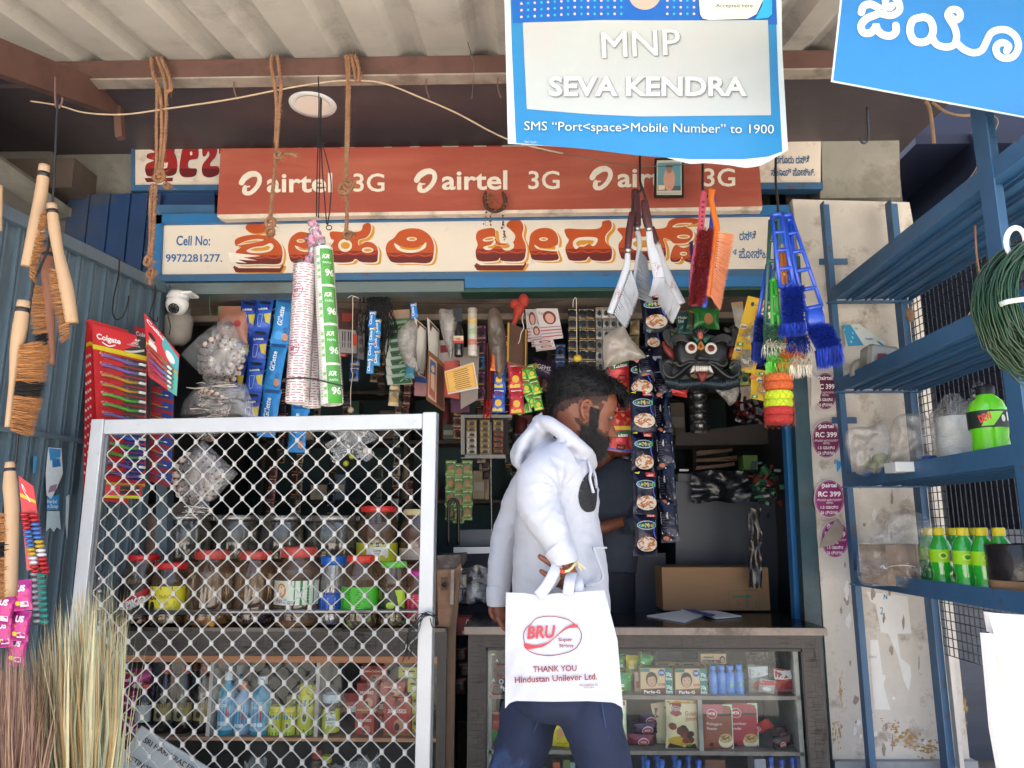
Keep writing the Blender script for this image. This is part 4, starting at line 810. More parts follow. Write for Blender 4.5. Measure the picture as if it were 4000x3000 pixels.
# ================================================================ left counter behind the grille
LX0,LX1=P(420,2450,3.0).x,P(1742,2450,3.0).x;zl=P(1000,2450,3.0).z
t=T('display_counter','dark laminate counter with glass shelves behind the aluminium grille','counter',((LX0+LX1)/2,3.0,0))
b=MB();b.bx(LX0,LX1,2.985,3.5,zl-.014,zl,BLKTOP);b.part('counter_top',t)
z1,z2,z3=P(1000,2560,3.0).z,P(1000,2585,3.0).z,P(1000,2878,3.0).z
b=MB();b.bx(LX0,LX1-.03,2.99,3.02,z1,zl-.014,LAM);pr=Pr(b,lambda x,z,l: V((x,2.99-.0006*l,z)),False);lamrects(LX0,LX1-.04,z1,zl-.016,420,9);b.part('laminate_front',t)
b=MB();b.bx(LX0,LX1-.03,2.984,3.46,z2,z1,mat('orange_ply','#9c6a45',.6,var=.15,scale=9,stretch=(.3,1,9)));b.part('shelf_edge',t)
for z in (z3,): b=MB();b.bx(LX0,LX1-.03,2.99,3.46,z-.012,z,WOODE);b.part('shelf',t)
b=MB();b.bx(LX0,LX1,3.46,3.49,.1,zl-.014,mat('case_back','#3c3834',.7,var=.2,dirt='#3c3833',damt=.6));b.part('back_panel',t)
for u in (822,1240): x=P(u,2700,3.0).x;b=MB();b.bx(x-.007,x+.007,3.0,3.4,z3,z2,SIDE);b.part('divider',t)
b=MB();b.bx(LX0,LX1-.03,3.003,3.006,.3,z2-.002,GLS);b.part('glass_pane',t)
b=MB();b.bx(LX1-.03,LX1+.005,2.99,3.5,.1,zl,LAM);b.part('side_panel',t)
b=MB();b.tube([P(370,2392,2.95),P(1000,2390,2.95),P(1660,2388,2.95)],.009,STEEL,10);b.part('guard_rail',t)
# raised step at the back with a broken wooden end
zst=P(1500,2196,3.24).z;xe=P(1785,2300,3.2).x
t=T('jar_step','raised wooden step with a broken end panel behind the front row of jars','wooden step',(0,3.3,zl))
b=MB();b.bx(LX0+.1,xe,3.22,3.5,zst-.014,zst,WOOD);b.bx(LX0+.1,xe,3.24,3.26,zl,zst-.014,WOOD);b.part('board',t)
b=MB();q=[(1708,2226),(1782,2222),(1800,2200),(1800,2240),(1775,2360),(1760,2440),(1735,2500),(1712,2520)];b.prism([P(u,v,3.02) for u,v in q],(0,.02,0),WOOD);b.part('end_panel',t)
b=MB();b.prism([P(u,v,3.0) for u,v in [(1762,2228),(1774,2226),(1772,2360),(1758,2362)]],(0,.02,0),GREYL);b.part('splintered_strip',t)
b=MB();b.prism([P(u,v,3.03) for u,v in [(1708,2170),(1800,2166),(1798,2200),(1782,2222),(1710,2224)]],(0,.3,0),mat('weathered_board','#4a443e',.8,var=.3,scale=20,dirt='#8a8278',damt=.5,dscale=20));b.part('weathered_block',t)
b=MB();b.prism([P(u,v,3.015) for u,v in [(1722,2256),(1748,2256),(1746,2306),(1722,2306)]],(0,.01,0),mat('hasp','#4f3b30',.5,metal=.5));b.lathe([(.001,-.006),(.007,-.006),(.009,.002)],BLK,P(1735,2285,3.005),12,T=M.Rotation(pi/2,4,'X'));b.part('bolt_plate',t)
b=MB();b.prism([P(u,v,3.01) for u,v in [(1704,2522),(1735,2502),(1760,2442),(1790,2230),(1798,2240),(1780,2480),(1770,3100),(1708,3100)]],(0,.03,0),mat('splintery_wood','#5a4737',.8,var=.35,scale=18,stretch=(1,1,.2),bump=.6));b.part('side_board',t)
# jars, front row
SWR=[foil('#b8b4b0'),foil('#2a2a2c'),foil('#8a5a48')];YEL=[foil('#d8c832'),foil('#b0a840'),foil('#c8c4b8')];ORG=[mat('orange_wrap','#b8862f',.35,var=.2),mat('orange_wrap2','#a0702a',.35)];BLW=[foil('#2a3a8a'),foil('#c8c8d0'),foil('#3a3a40')];GRW=[foil('#3a6a34'),foil('#20281e'),foil('#c8d4c0'),foil('#8ab83a')];PNK=[foil('#a01f44'),foil('#d8a0a8'),foil('#c01f54')]
def kop(pr,r,h): pr.poly([(-r*.9,0),(r*1.1,h*.75),(r*1.1,h*.98),(-r*.9,h*.35)],'#a8202a',1);pr.poly([(-r*.9,-h*.08),(r*1.1,h*.55),(r*1.1,h*.74),(-r*.9,-.001)],'#d8ccb0',1);pr.text('KOPIKO',-r*.75,h*.12,h*.22,'#f0ece8',w=r*1.7,bold=.05,rot=.36,l=2);pr.text('Cappuccino',-r*.35,h*.0,h*.1,'#3a2a20',w=r*1.1,rot=.36,l=2)
def thr(pr,r,h): pr.rect(-r*1.2,h*.88,r*1.2,h,'#8e2030',1,4);pr.rect(-r*.2,h*.05,r*1.2,h*.22,'#d8dcd8',1,3);pr.text('IDI',-r*.75,h*.5,h*.2,'#8e2030',w=r*.5,bold=.05,l=2);pr.text('Thrill Candy',-r*.1,h*.55,h*.13,'#8e2030',w=r*.95,l=2,shear=.2);pr.ell(-r*.5,h*.25,r*.18,h*.18,'#2a2a2c',2);[pr.rect(-r*.05,h*(.3+.05*k),r*.8,h*(.32+.05*k),'#b0742a',2,2) for k in range(3)]
def aata(pr,r,h): pr.rect(r*.15,0,r*1.1,h,'#1f7a4a',1,3);pr.ell(-r*.45,h*.6,r*.25,h*.3,'#c87a3a',2);pr.ell(-r*.45,h*.6,r*.17,h*.22,'#e0d0b0',3);pr.text('Aat',-r*.75,h*.1,h*.18,'#a02a4a',l=3);pr.text('Cool',-r*.3,h*.06,h*.18,'#3a6aa0',l=3);[pr.rect(r*.3,h*(.2+.12*k),r*.9,h*(.25+.12*k),'#cfd8cc',2,2) for k in range(5)]
def drops(pr,r,h): pr.rect(-r*.9,h*.82,r*.9,h,'#d89a2a',1,3);pr.text('5 FREE DROPS',-r*.6,h*.86,h*.09,'#2a2a2a',w=r*1.3,bold=.03,l=2);[pr.rect(-r*.7,h*(.1+.08*k),r*.5,h*(.13+.08*k),'#b8c8e0',2,2) for k in range(8)]
def txt(c_): 
    def f(pr,r,h):
        for k in range(9): pr.rect(-r*.85,h*(.08+.1*k),r*(.5+.1*(k % 3)),h*(.12+.1*k),c_,2,3)
    return f
def lime(pr,r,h): pr.poly([(-r*.35,h),(r*.75,h),(r*.2,h*.72)],'#2a4a30',1);pr.poly([(-r*.3,h*.78),(r*.7,h*.78),(r*.75,h*.2),(r*.2,h*.02),(-r*.35,h*.2)],'#e8e8e0',1.5);pr.text('Lime',r*.2,h*.52,h*.15,'#2a3a2c',anchor='c',bold=.01,l=3);pr.text('Pickle',r*.2,h*.38,h*.08,'#4a3a5a',anchor='c',l=3);pr.ell(r*.0,h*.2,r*.2,h*.13,'#b8b82a',3);pr.ell(r*.38,h*.2,r*.2,h*.13,'#c8c83a',3.5);pr.text('SWASTIKS',r*.2,h*.84,h*.08,'#e8e8e0',w=r*.7,bold=.03,anchor='c',l=2)
RL,RL2='#c8262a','#b8483f'
jar('candy jar of coffee sweets with bright red lid, leftmost of the front row',(462,2165,606,2436),3.1,RL,SWR,.6,'#241c1a',(.12,.58),kop,.08,.84)
jar('candy jar with yellow label and bright red lid',(582,2196,716,2436),3.04,RL,YEL,.25,'#d8d232',(.2,.62),thr,.1,.86)
jar('clear jar with faded red lid and a few orange wrappers at its bottom',(722,2148,898,2440),3.06,RL2,ORG,.12,lidh=.12,neck=.7)
jar('clear jar with faded red lid and dark blue wrapped sweets at its bottom',(908,2152,1062,2438),3.1,RL2,BLW,.14,lidh=.11,neck=.76)
jar('large clear jar with faded red lid and a green and white label',(1068,2136,1240,2444),3.04,RL2,mat('wooden_discs','#9a7a5c',.6,var=.2),.06,'#c8d0c0',(.28,.58),aata,.13,.78)
jar('slim jar with a bright blue lid and wavy blue label',(1244,2172,1342,2440),3.06,'#1f62b8',BLW+SWR,.5,'#2a5cb8',(.22,.48),drops,.12,.95,tint=clear('ribbed_plastic','#e8e8ec',.15,.3,.1))
jar('big round jar with red-orange lid and bright green label',(1330,2168,1474,2446),3.02,'#c83a26',GRW,.3,'#3fae2a',(.22,.56),txt('#1f6a1c'),.1,.72)
jar('jar with a light green lid and dark candies',(1476,2192,1588,2444),3.04,'#62b83a',GRW,.35,'#343a2c',(.2,.56),lambda pr,r,h: (pr.rect(-r*1.1,h*.6,-r*.75,h,'#a8c83a',1),pr.poly([(r*.3,h),(r*1.1,h),(r*1.1,h*.2),(r*.6,h*.3)],'#a8c83a',1),pr.ell(0,h*.35,r*.3,h*.15,'#b8d84a',2)),.09,.86)
jar('jar with a magenta lid and red candies, half behind the grille stile',(1584,2228,1690,2442),3.04,'#b82a8a',PNK,.5,'#b82448',(.2,.58),txt('#d8909c'),.09,.82)
# back row
DRKL=mat('black_steel_lid','#3a3a3a',.3,metal=.7,var=.2);PETD=clear('dusty_jar','#d8d4ca',.2,.22,.12,'#8a857a')
def steel_lid_jar(label,rect,Y,fill,fh):
    return jar(label,rect,Y,STEEL,fill,fh,None,lidh=.12,neck=.93,tint=PETD,lidr=1.0,name='storage_jar')
CHIP=[mat('fried_snack','#8f5a2c',.7,var=.3),mat('fried_snack2','#7a4a24',.7,var=.3)]
steel_lid_jar('tall storage jar with steel lid, leftmost of the back row',(616,2010,812,2196),3.34,CHIP,.08);steel_lid_jar('tall storage jar with steel lid, second of the back row',(832,2012,1000,2196),3.34,ORG,.08)
steel_lid_jar('tall storage jar with steel lid, third of the back row',(1016,2014,1184,2196),3.34,mat('dark_pulses','#3a3c34',.8,var=.3),.25);steel_lid_jar('tall storage jar with steel lid half full of brown fried snack',(1196,2014,1392,2200),3.3,CHIP,.3)
jar('red-lidded pickle jar with yellow label, tallest of the back row',(1392,1978,1552,2200),3.28,'#c8302a',mat('pickle','#5a3a22',.6,var=.5,scale=60),.7,'#c8c22a',(.05,.36),lime,.1,.82)
jar('jar of dark red powder with a cream lid, behind the grille stile',(1560,1990,1700,2206),3.28,'#c8b88a',mat('red_powder','#5a2a22',.7,var=.25,scale=30),.66,'#b8a898',(.1,.3),None,.1,.8)
b=MB();boardpx(b,[(544,2010),(622,2010),(615,2200),(544,2200)],3.4,.05,mat('old_carton','#8a7464',.8,var=.15,dirt='#5f5048',damt=.4));b.thing('carton','old brown carton standing left of the storage jars','box')
b=MB();boardpx(b,[(575,1968),(745,1964),(745,2008),(575,2012)],3.45,.2,mat('paper_pile','#5f5046',.8,var=.3,scale=30,stretch=(1,1,12)));b.thing('paper_stack','dark pile of newspapers behind the jars','paper stack')
# shelf one behind glass
def padp(pr,w,h): pr.rect(-w*.45,-h*.05,w*.1,-h*.22,'#d8c83a',1);pr.text('soft',-w*.15,-h*.5,h*.16,'#e8d8e0',bold=.04,l=2);pr.ell(w*.25,-h*.75,w*.2,h*.16,'#d8d0d8',1)
for i,(v,lb) in enumerate(((2612,'upper'),(2700,'middle'),(2786,'lower'))): lay('magenta soft pad packet, %s of the pile at left of the case' % lb,520,v,3.1-.01*i,150,86,'#a82a6c',padp,(.1,-.05+.05*i,0),'pad_packet','packet',seed=i+50,group='magenta pad packets')
def cola(pr,r,h): [pr.rect(-r*.8+i*r*.18,h*.75,-r*.72+i*r*.18,h,'#3a2a1c',1) for i in range(9)];pr.ell(-r*.1,h*.35,r*.28,h*.2,'#1c1a18',1);pr.text('dark',-r*.75,h*.2,h*.1,'#8a3a2a',rot=pi/2,l=2)
BRN=mat('dark_syrup_bottle','#2c1710',.15,var=.1,coat=.8)
for i,(u0,u1) in enumerate(((598,664),(676,744),(752,818))): bottle('dark brown squash bottle with gold label and red cap, %s of three' % ('left','middle','right')[i],(u0,2605-2*i,u1,2868),3.06,BRN,'#b84a2e','soda','#a8925a',(.22,.48),cola,group='brown squash bottles',capr=.42)
for i,(u0,u1,v) in enumerate(((640,700,2640),(720,776,2590),(560,610,2652))): bottle('brown squash bottle in the back row, %s' % ('behind the left pair','behind the middle gap','at far left')[i],(u0,v,u1,2860),3.18,BRN,'#a8422a','soda',group='brown squash bottles behind',capr=.42)
bottle('small brown bottle with white label beside the pad packets',(528,2670,586,2832),3.05,BRN,'#b84a2e','std','#c8c8c4',(.1,.5),lambda pr,r,h: pr.text('fortune',-r*.1,h*.1,h*.16,'#2a2a2a',rot=pi/2,l=1),capr=.6)
CYAN=mat('blue_cleaner','#2f8fb0',.15,var=.06,coat=.8);
def cross(pr,r,h): pr.rect(-r*.9,h*.1,r*.9,h*.95,'#4a96bc',1,4);pr.rect(-r*.0,h*.45,r*.6,h*.6,'#b8402a',2);pr.rect(r*.22,h*.32,r*.38,h*.74,'#b8402a',2);pr.text('lotion',-r*.7,h*.75,h*.13,'#e8eef0',w=r,l=3);pr.rect(-r*.7,h*.15,r*.5,h*.28,'#e0e8ec',2,3)
for i,(u0,v0,u1,c_) in enumerate(((846,2622,912,'#d8dce0'),(912,2664,972,'#c85a2a'),(974,2640,1054,'#d8dce0'))): bottle('blue disinfectant bottle with red cross label, %s' % ('leftmost with white cap','middle with orange cap','rightmost beside the yellow tubs')[i],(u0,v0,u1,2876),3.05,CYAN if i != 1 else mat('lilac_bottle','#8fa8c8',.3,var=.05),c_,'square','#7fb0cc',(.12,.6),cross,group='blue disinfectant bottles',capr=.42)
bottle('blue disinfectant bottle in the back row',(895,2600,950,2850),3.2,CYAN,'#c8d0d8','square',capr=.42)
YB_=mat('yellow_tub','#c8c02c',.3,var=.08,coat=.3)
def ded(pr,r,h): pr.rect(-r*.9,h*.72,r*.9,h*.9,'#2f7ab0',1,4);pr.ell(0,h*.45,r*.35,h*.17,'#d8d8b0',1);pr.ell(0,h*.45,r*.2,h*.1,'#6a5a2a',2);pr.rect(-r*.9,0,r*.9,h*.16,'#4a9a3a',1,4)
for i,(u0,v0,u1,Y_) in enumerate(((1046,2756,1098,3.04),(1100,2758,1152,3.04),(1158,2670,1234,3.06),(1112,2718,1160,3.16))): bottle('yellow powder tub with blue band, %s' % ('small, leftmost','small, second from left','the tall one','small one behind')[i],(u0,v0,u1,2874),Y_,YB_,'#d8c82a','can','#ccc83a',(.05,.8),ded,group='yellow powder tubs',capr=.9)
jar('small pickle jar with white lid and yellow label on the glass shelf',(1254,2708,1326,2880),3.05,'#c8d0d4',mat('pickle2','#6a3a26',.6,var=.4,scale=60),.75,'#c8c23a',(.15,.68),lime,.18,.9)
def rose(pr,w,h): pr.rect(-w*.12,h*.8,w*.12,h*.94,'#6a2a24',1);pr.text('3ROSES',-w*.36,h*.62,h*.1,'#e8dcc8',w=w*.7,bold=.02,l=2);pr.ell(w*.1,h*.3,w*.22,h*.18,'#c88a6c',2);pr.ell(w*.0,h*.27,w*.1,h*.1,'#5a3028',3);pr.rect(-w*.49,.001,w*.49,h*.1,'#b8924a',1)
RB=mat('red_tea_box','#b03a30',.5,var=.06);RB2=mat('red_tea_box2','#9c302c',.5,var=.06)
for q,Y_,lb in (((1384,2780,1460,2882),3.04,'lower left front one'),((1390,2668,1470,2780),3.05,'upper left one'),((1496,2726,1602,2882),3.04,'largest, at lower right'),((1484,2664,1580,2726),3.06,'lying on the largest'),((1408,2602,1510,2664),3.1,'topmost of the pile'),((1460,2700,1500,2880),3.1,'in the gap behind')):
    boxp('red tea box, %s' % lb,q,Y_,.06,RB if q[0] % 4 == 0 else RB2,rose,'tea_box','tea box','red tea boxes')
boxp('red tea packet lying flat left of the tea boxes',(1345,2708,1400,2782),3.08,.06,RB2,lambda pr,w,h: pr.rect(-w*.3,.001,w*.4,h*.3,'#c8c4c0',1),'tea_packet','packet')
for q,lb in (((1556,2606,1662,2650),'topmost'),((1592,2652,1662,2704),'second'),((1606,2706,1662,2790),'third, with white badge'),((1606,2792,1662,2882),'lowest')): boxp('yellow carton stacked at the right end, %s' % lb,q,3.07,.08,mat('yellow_box','#c2b62c',.5,var=.06),lambda pr,w,h: (pr.rect(-w*.35,h*.55,w*.1,h*.7,'#3a3a2a',1),pr.ell(-w*.1,h*.28,w*.16,h*.16,'#e0e0d0',1)),'yellow_carton','box','yellow cartons')
for u,v,c_,lb in ((1232,2928,'#b0453a','red'),(1272,2950,'#c8c23a','yellow')): jar('small jar with %s lid on the lowest shelf' % lb,(u-19,v,u+19,3060),3.05,c_,mat('cream_fill','#8a7a68',.8),.6,lidh=.24,neck=.9)
for i,(u,v) in enumerate(((1300,2990),(1390,2972),(1440,2960),(1000,2965))): drape(u-45,v,u+45,v+120,3.06,POLYW,.03,i,8,8,.25).thing('plastic_bag','small whitish plastic bag on the lowest shelf, %s' % ('left of centre','centre','right of centre','below the blue bottles')[i],'plastic bag','bags on the lowest shelf')
# ================================================================ sliding grille
def G(u,v):   # the grille hangs in its own slightly turned plane
    a,c_=P(370,1640,2.56),P(1710,1613,2.44);d=(c_-a);n_=V((d.y,-d.x,0)).normalized();r_=ray(u,v);return CAM0+r_*((a-CAM0).dot(n_)/r_.dot(n_)),n_
gA,gn=G(370,1640);gB,_=G(1710,1612);gd=V((gB.x-gA.x,gB.y-gA.y,0));gw=gd.length;gd.normalize();ztop=gA.z;zbot=.12
t=T('folding_grille','aluminium framed grille of interlocked diamond mesh in front of the left counter','grille gate',V((gA.x,gA.y,0)))
def gp3(x,z,o=0): return V((gA.x,gA.y,0))+gd*x+gn*o+V((0,0,z))
def gbox(x0,x1,z0,z1,o0,o1,m,nm):
    b=MB();T4=M(((gd.x,gn.x,0,gA.x),(gd.y,gn.y,0,gA.y),(0,0,1,0),(0,0,0,1)));b.bx(x0,x1,o0,o1,z0,z1,m,T4,bev=.002);b.part(nm,t)
sw=.046;gbox(0,sw,zbot,ztop+.0,-.02,.018,ALU,'stile');gbox(gw-sw,gw,zbot,ztop+.002,-.02,.018,ALU,'stile');gbox(sw+.001,gw-sw-.001,ztop-.052,ztop-.002,-.018,.015,ALU,'top_rail')
gbox(sw,sw+.012,zbot,ztop-.053,-.012,.004,mat('channel_shadow','#6a6e70',.5,metal=.4,var=.3),'channel')
iw=gw-2*sw-.012;ncol=31;hw=iw/ncol;hz=.0382;wz0=ztop-.052;flat=.0055
x0g=sw+.012;rows=int((wz0-zbot)/hz)+1
for k in range(ncol+0):
    pts=[]
    for j in range(rows+1):
        z=wz0-j*hz+.008;side=(j+k) % 2;x=x0g+(k+side)*hw+(.0028 if side == 0 else -.0028)
        pts+=[gp3(x,z+flat,0),gp3(x,z-flat,0)]
    pts=[p for p in pts if p.z > zbot]
    b=MB();b.tube(pts,.002,ALUW,5,caps=False,flat=1.5);b.part('lattice_wire',t)
cb=MB();cb.bx(-.006,.006,-.004,.004,-.008,.008,ALUW,bev=.001);cm=cb.mesh('clip');rz=atan2(gd.y,gd.x);nclip=0;rest=MB()
for j in range(1,rows+1):
    for k in range(1,ncol):
        if (j+k) % 2: continue
        p=gp3(x0g+k*hw+0,wz0-j*hz+.008,0)
        if p.z < zbot+.02: continue
        if nclip < 300:
            inst(cm,'clip',t,p-V(t['org']),(0,0,rz));nclip+=1
        else: rest.bx(-.0062,.0062,-.0042,.0042,-.0085,.0085,ALUW,M.Translation(p) @ M.Rotation(rz,4,'Z'),bev=.0014)
rest.part('clips',t,stuff=True)
b=MB();rr=random.Random(2)
for i in range(9): b.tube(crom([P(1690+rr.uniform(-4,14),2405,2.4),P(1650+rr.uniform(-10,10),2400+rr.uniform(-8,10),2.39),P(1620+rr.uniform(-30,20),2450+rr.uniform(-20,30),2.39),P(1590+rr.uniform(-40,20),2540+rr.uniform(-50,60),2.41)],4),.0012,BLKR,4)
b.tube(crom([P(1665,2400,2.39),P(1700,2412,2.38),P(1712,2440,2.39),P(1690,2450,2.39),P(1680,2415,2.39)],4),.002,BLKR,5);b.thing('black_tie','tangle of black plastic string tied round the grille stile','string')
# name plate leaning behind the brooms
t=T('name_plate','grey-white plate lettered SRI HARI TRADERS leaning crooked behind the grille','name plate',P(640,3000,2.8))
b=MB();b.prism([P(u,v,2.83+(v-2830)*.0001) for u,v in [(552,2836),(880,3040),(700,3200),(420,3040)]],(0,.006,0),mat('plate','#b8c0c0',.5,var=.05));b.part('plate',t)
b=MB();pr=pxpr(b,2.825,.001);pr.text('SRI HARI TRADERS',558,2898,22,'#2a2c2e',w=240,bold=.02,rot=-.55,l=1);pr.text('GSTIN:29',490,2962,22,'#2a2c2e',w=110,bold=.02,rot=-.55,l=1);b.part('lettering',t)
b=MB();b.tube([P(392,2235,2.85),P(384,2480,2.85)],.006,STEEL,8)
for v in (2270,2320,2390,2440): b.lathe([(.007,0),(.012,.004),(.012,.016),(.007,.02)],STEEL,P(388,v,2.85),10)
b.thing('steel_tap_pipe','thin steel pipe with couplings standing at the left behind the grille','pipe')
# ================================================================ hanging goods in front, left half
def fib(b,base,tip,w,m,bend=0,rr=random):
    base,tip=V(base),V(tip);d=tip-base;L=d.length
    if L < 1e-6: return
    s1=d.orthogonal().normalized();s2=d.cross(s1).normalized();mid=base+d*.55+V((rr.uniform(-1,1),rr.uniform(-1,1),rr.uniform(-1,1)))*bend*L
    vs=[base+s1*w,base-s1*w*.5+s2*w*.87,base-s1*w*.5-s2*w*.87];vs+=[mid+(v-base)*.8 for v in vs]+[tip]
    b.add(vs,[(0,1,4,3),(1,2,5,4),(2,0,3,5),(3,4,6),(4,5,6),(5,3,6)],m)
WD=mat('pale_turned_wood','#a58868',.6,var=.1,scale=8,stretch=(1,1,.25),bump=.15,dirt='#7c5230',damt=.35,dscale=12,dlo=.58,dhi=.66)
WD2=mat('darker_turned_wood','#7c503a',.6,var=.12,scale=8,stretch=(1,1,.3));COD=mat('black_coir','#14110f',.95,var=.3);COM=mat('coir_bristle','#8f6038',.95,var=.4,scale=70);COM2=mat('coir_bristle_light','#a9794b',.95,var=.3)
def wood_brush(label,axis,ws,Y,side,bz,bl,black=None,m=WD,n=620,seed=1,band=True,name='coir_brush',hd=None):
    """axis: px points top->bottom; ws: px widths; bristles leave to side (+1 right) between v range bz with length bl px"""
    rr=random.Random(seed);q=crom([P(u,v,Y) for u,v in axis],6);kx,_=spx(axis[0][0],axis[0][1],Y)
    t=T(name,label,'brush',q[-1],'coir brushes hanging at the left');b=MB();wl=[]
    for i in range(len(q)): f=i/(len(q)-1)*(len(ws)-1);k=min(int(f),len(ws)-2);wl.append((ws[k]+(ws[k+1]-ws[k])*(f-k))*kx/2)
    b.tube(q,wl,m,14);b.part('wooden_handle',t)
    if band: b=MB();p0,p1=q[2],q[3];b.tube([p0,p0+(p1-p0)*.9],wl[2]*1.07,BLKR,14);b.part('tie_band',t)
    b=MB();v0,v1=bz
    def ax(v):
        for i in range(len(axis)-1):
            if axis[i][1] <= v <= axis[i+1][1]: f=(v-axis[i][1])/(axis[i+1][1]-axis[i][1]);return axis[i][0]+f*(axis[i+1][0]-axis[i][0])
        return axis[-1][0]
    for i in range(n):
        v=rr.uniform(v0,v1);u=ax(v)+side*10;row=int((v-v0)/18)*18+v0+9;v+=(row-v)*.25
        L=bl*rr.uniform(.75,1.05)*(.72+.28*sin(pi*min(1,max(0,(v-v0)/(v1-v0)))**.6));dz=(v-(v0+v1)/2)/(v1-v0)*26+rr.gauss(0,7);mm=COD if black and black[0] < v < black[1] else (COM if rr.random() < .6 else COM2)
        fib(b,P(u,v,Y+rr.uniform(-.014,.014)),P(u+side*L,v+dz+8,Y+rr.uniform(-.03,.03)),.0011,mm,.04,rr)
    b.part('bristles',t,stuff=True);return t
wood_brush('wooden coir brush with its round handle up, upper left of the hanging cluster',[(174,646),(160,760),(135,900),(106,1040)],[38,44,48,42],1.98,1,(830,1085),42,m=WD,n=400,seed=1)
wood_brush('pale wooden coir brush hanging at the right of the cluster with rounded lower end',[(202,798),(212,890),(228,985),(258,1120),(282,1262)],[36,42,38,50,44],1.95,-1,(1060,1320),60,n=420,seed=2)
wood_brush('darker reddish wooden brush behind the others with a bushy coir head',[(186,966),(186,1060),(192,1180),(204,1425)],[38,44,40,18],2.06,-1,(1120,1400),72,(1300,1345),m=WD2,n=700,seed=3)
wood_brush('large pale wooden coir brush with a black stripe in its bristles',[(93,1176),(78,1280),(64,1365),(50,1500),(32,1668)],[44,52,44,26,24],1.88,1,(1345,1680),128,(1490,1545),n=1500,seed=4)
wood_brush('wooden coir brush hanging lowest with its bristles turned to the left',[(38,1805),(40,1900),(46,2010),(42,2330)],[30,50,48,44],1.82,-1,(2010,2330),75,(2120,2175),n=900,seed=5)
wood_brush('tip of a pale wooden brush handle at the very left edge',[(-4,725),(-10,900)],[26,30],1.85,-1,(800,900),20,n=30,seed=6,band=False)
cordpx('black_strap','black strap holding the coir brushes from the roof steel','strap',[(226,385),(222,450),(214,640),(205,790),(190,960),(160,1040),(120,1170),(70,1700),(60,1810)],1.99,.0032,BLKR)
cordpx('rusty_hook','double rusty wire hook hanging from the red oxide channel','hook',[(216,300),(216,400),(226,424),(240,405),(244,380)],2.05,.003,RUSTB)
# cables
def flat_cable(label,pts,Y,r=.0035,m=mat('dusty_cable','#a8947c',.6,var=.15)): return cordpx('cable',label,'cable',pts,Y,r,m)
flat_cable('dusty cream cable sagging below the red oxide channel across the soffit',[(120,395),(230,412),(330,440),(480,447),(650,425),(900,388),(1120,345),(1300,318),(1430,316),(1520,332),(1640,380),(1780,440),(1985,545),(2200,600)],2.66)
flat_cable('thin grey wire sagging under the blue and white banner',[(2100,585),(2250,610),(2400,640),(2540,650),(2680,642),(2900,620)],2.7,.002,mat('grey_wire','#5f5850',.6))
cordpx('wire_tie','loose silvery binding wire hanging from the roof sheet','wire',[(1785,0),(1810,90),(1835,195),(1842,225),(1852,260),(1848,330),(1843,385)],2.62,.0014,STEEL)
cordpx('wire_tie','bundle of thin wires along a roof rib near the banner','wire',[(1778,0),(1800,60),(1830,175),(1848,228)],2.6,.002,mat('grey_wire'  ,'#5f5850'))
for u,v in ((1670,305),(1950,305),(920,312)): cordpx('steel_hook','short rusty hook under the channel, %s' % {1670: 'in the middle',1950: 'next to the banner',920: 'at the left'}[u],'hook',[(u-4,v),(u-6,v+35),(u,v+60),(u+8,v+78)],2.72,.003,mat('rust_hook','#6a5448',.7))
# coir ropes
def strands(b,pts,R_,r,m,n=3,turns=60,seg=10):
    q=crom(pts,seg);L=0;ph=0
    acc=[0]
    for i in range(1,len(q)): acc.append(acc[-1]+(q[i]-q[i-1]).length)
    out=[[] for _ in range(n)]
    for i,p in enumerate(q):
        d=(q[min(i+1,len(q)-1)]-q[max(i-1,0)]).normalized();s1=V((0,1,0));s1=(s1-d*s1.dot(d)).normalized();s2=d.cross(s1);a0=acc[i]*turns
        for k in range(n): a=a0+2*pi*k/n;out[k].append(p+s1*R_*cos(a)+s2*R_*sin(a))
    for k in range(n): b.tube(out[k],r,m,5)
def fuzz(b,pts,n,L,m,rr,w=.0004):
    q=crom(pts,8)
    for i in range(n): p=rr.choice(q)+V((rr.gauss(0,.004),rr.gauss(0,.004),rr.gauss(0,.008)));fib(b,p,p+V((rr.gauss(0,L),rr.gauss(0,L),rr.gauss(-L*.3,L))),w,m,.2,rr)
def rope(label,paths,knots,Y,seed):
    rr=random.Random(seed);t=T('coir_rope',label,'rope',P(*paths[0][-1],Y),'coir ropes tied to the roof channel');
    for pth in paths:
        b=MB();pts=[P(u,v,Y+rr.uniform(-.004,.004)) for u,v in pth]
        strands(b,pts,.0042,.0042,COIR,3,130,12);fuzz(b,pts,60,.012,COM2,rr);b.part('strand',t)
    for (u,v,s_) in knots:
        b=MB();c=P(u,v,Y-.01)
        for k in range(5):
            a=rr.uniform(0,pi);loop=[c+V((cos(a+j*pi/3)*s_*rr.uniform(.6,1.1),rr.uniform(-.008,.008),sin(a+j*pi/3)*s_*rr.uniform(.7,1.2))) for j in range(6)];b.tube(crom(loop,4,True),.0045,COIR,5,closed=True)
        for k in range(26): fib(b,c,c+V((rr.gauss(.01,s_*1.2),rr.gauss(0,.01),rr.gauss(-s_*.6,s_))),.0009,COM2,.15,rr)
        b.part('knot',t)
    return t
rope('leftmost coir rope, thick doubled upper part and two knots',[[(590,222),(598,290),(625,360),(632,500),(622,680)],[(612,222),(640,300),(650,400),(645,540),(628,690)],[(628,222),(660,300),(668,345),(650,360)],[(615,330),(612,480),(612,640),(606,690)],
     [(596,720),(588,800),(588,930),(582,1000)],[(610,720),(604,800),(600,900),(590,1010)],[(585,1060),(590,1110)]],[(622,690,.022),(650,725,.012),(578,1020,.017),(590,1065,.017)],2.66,1)
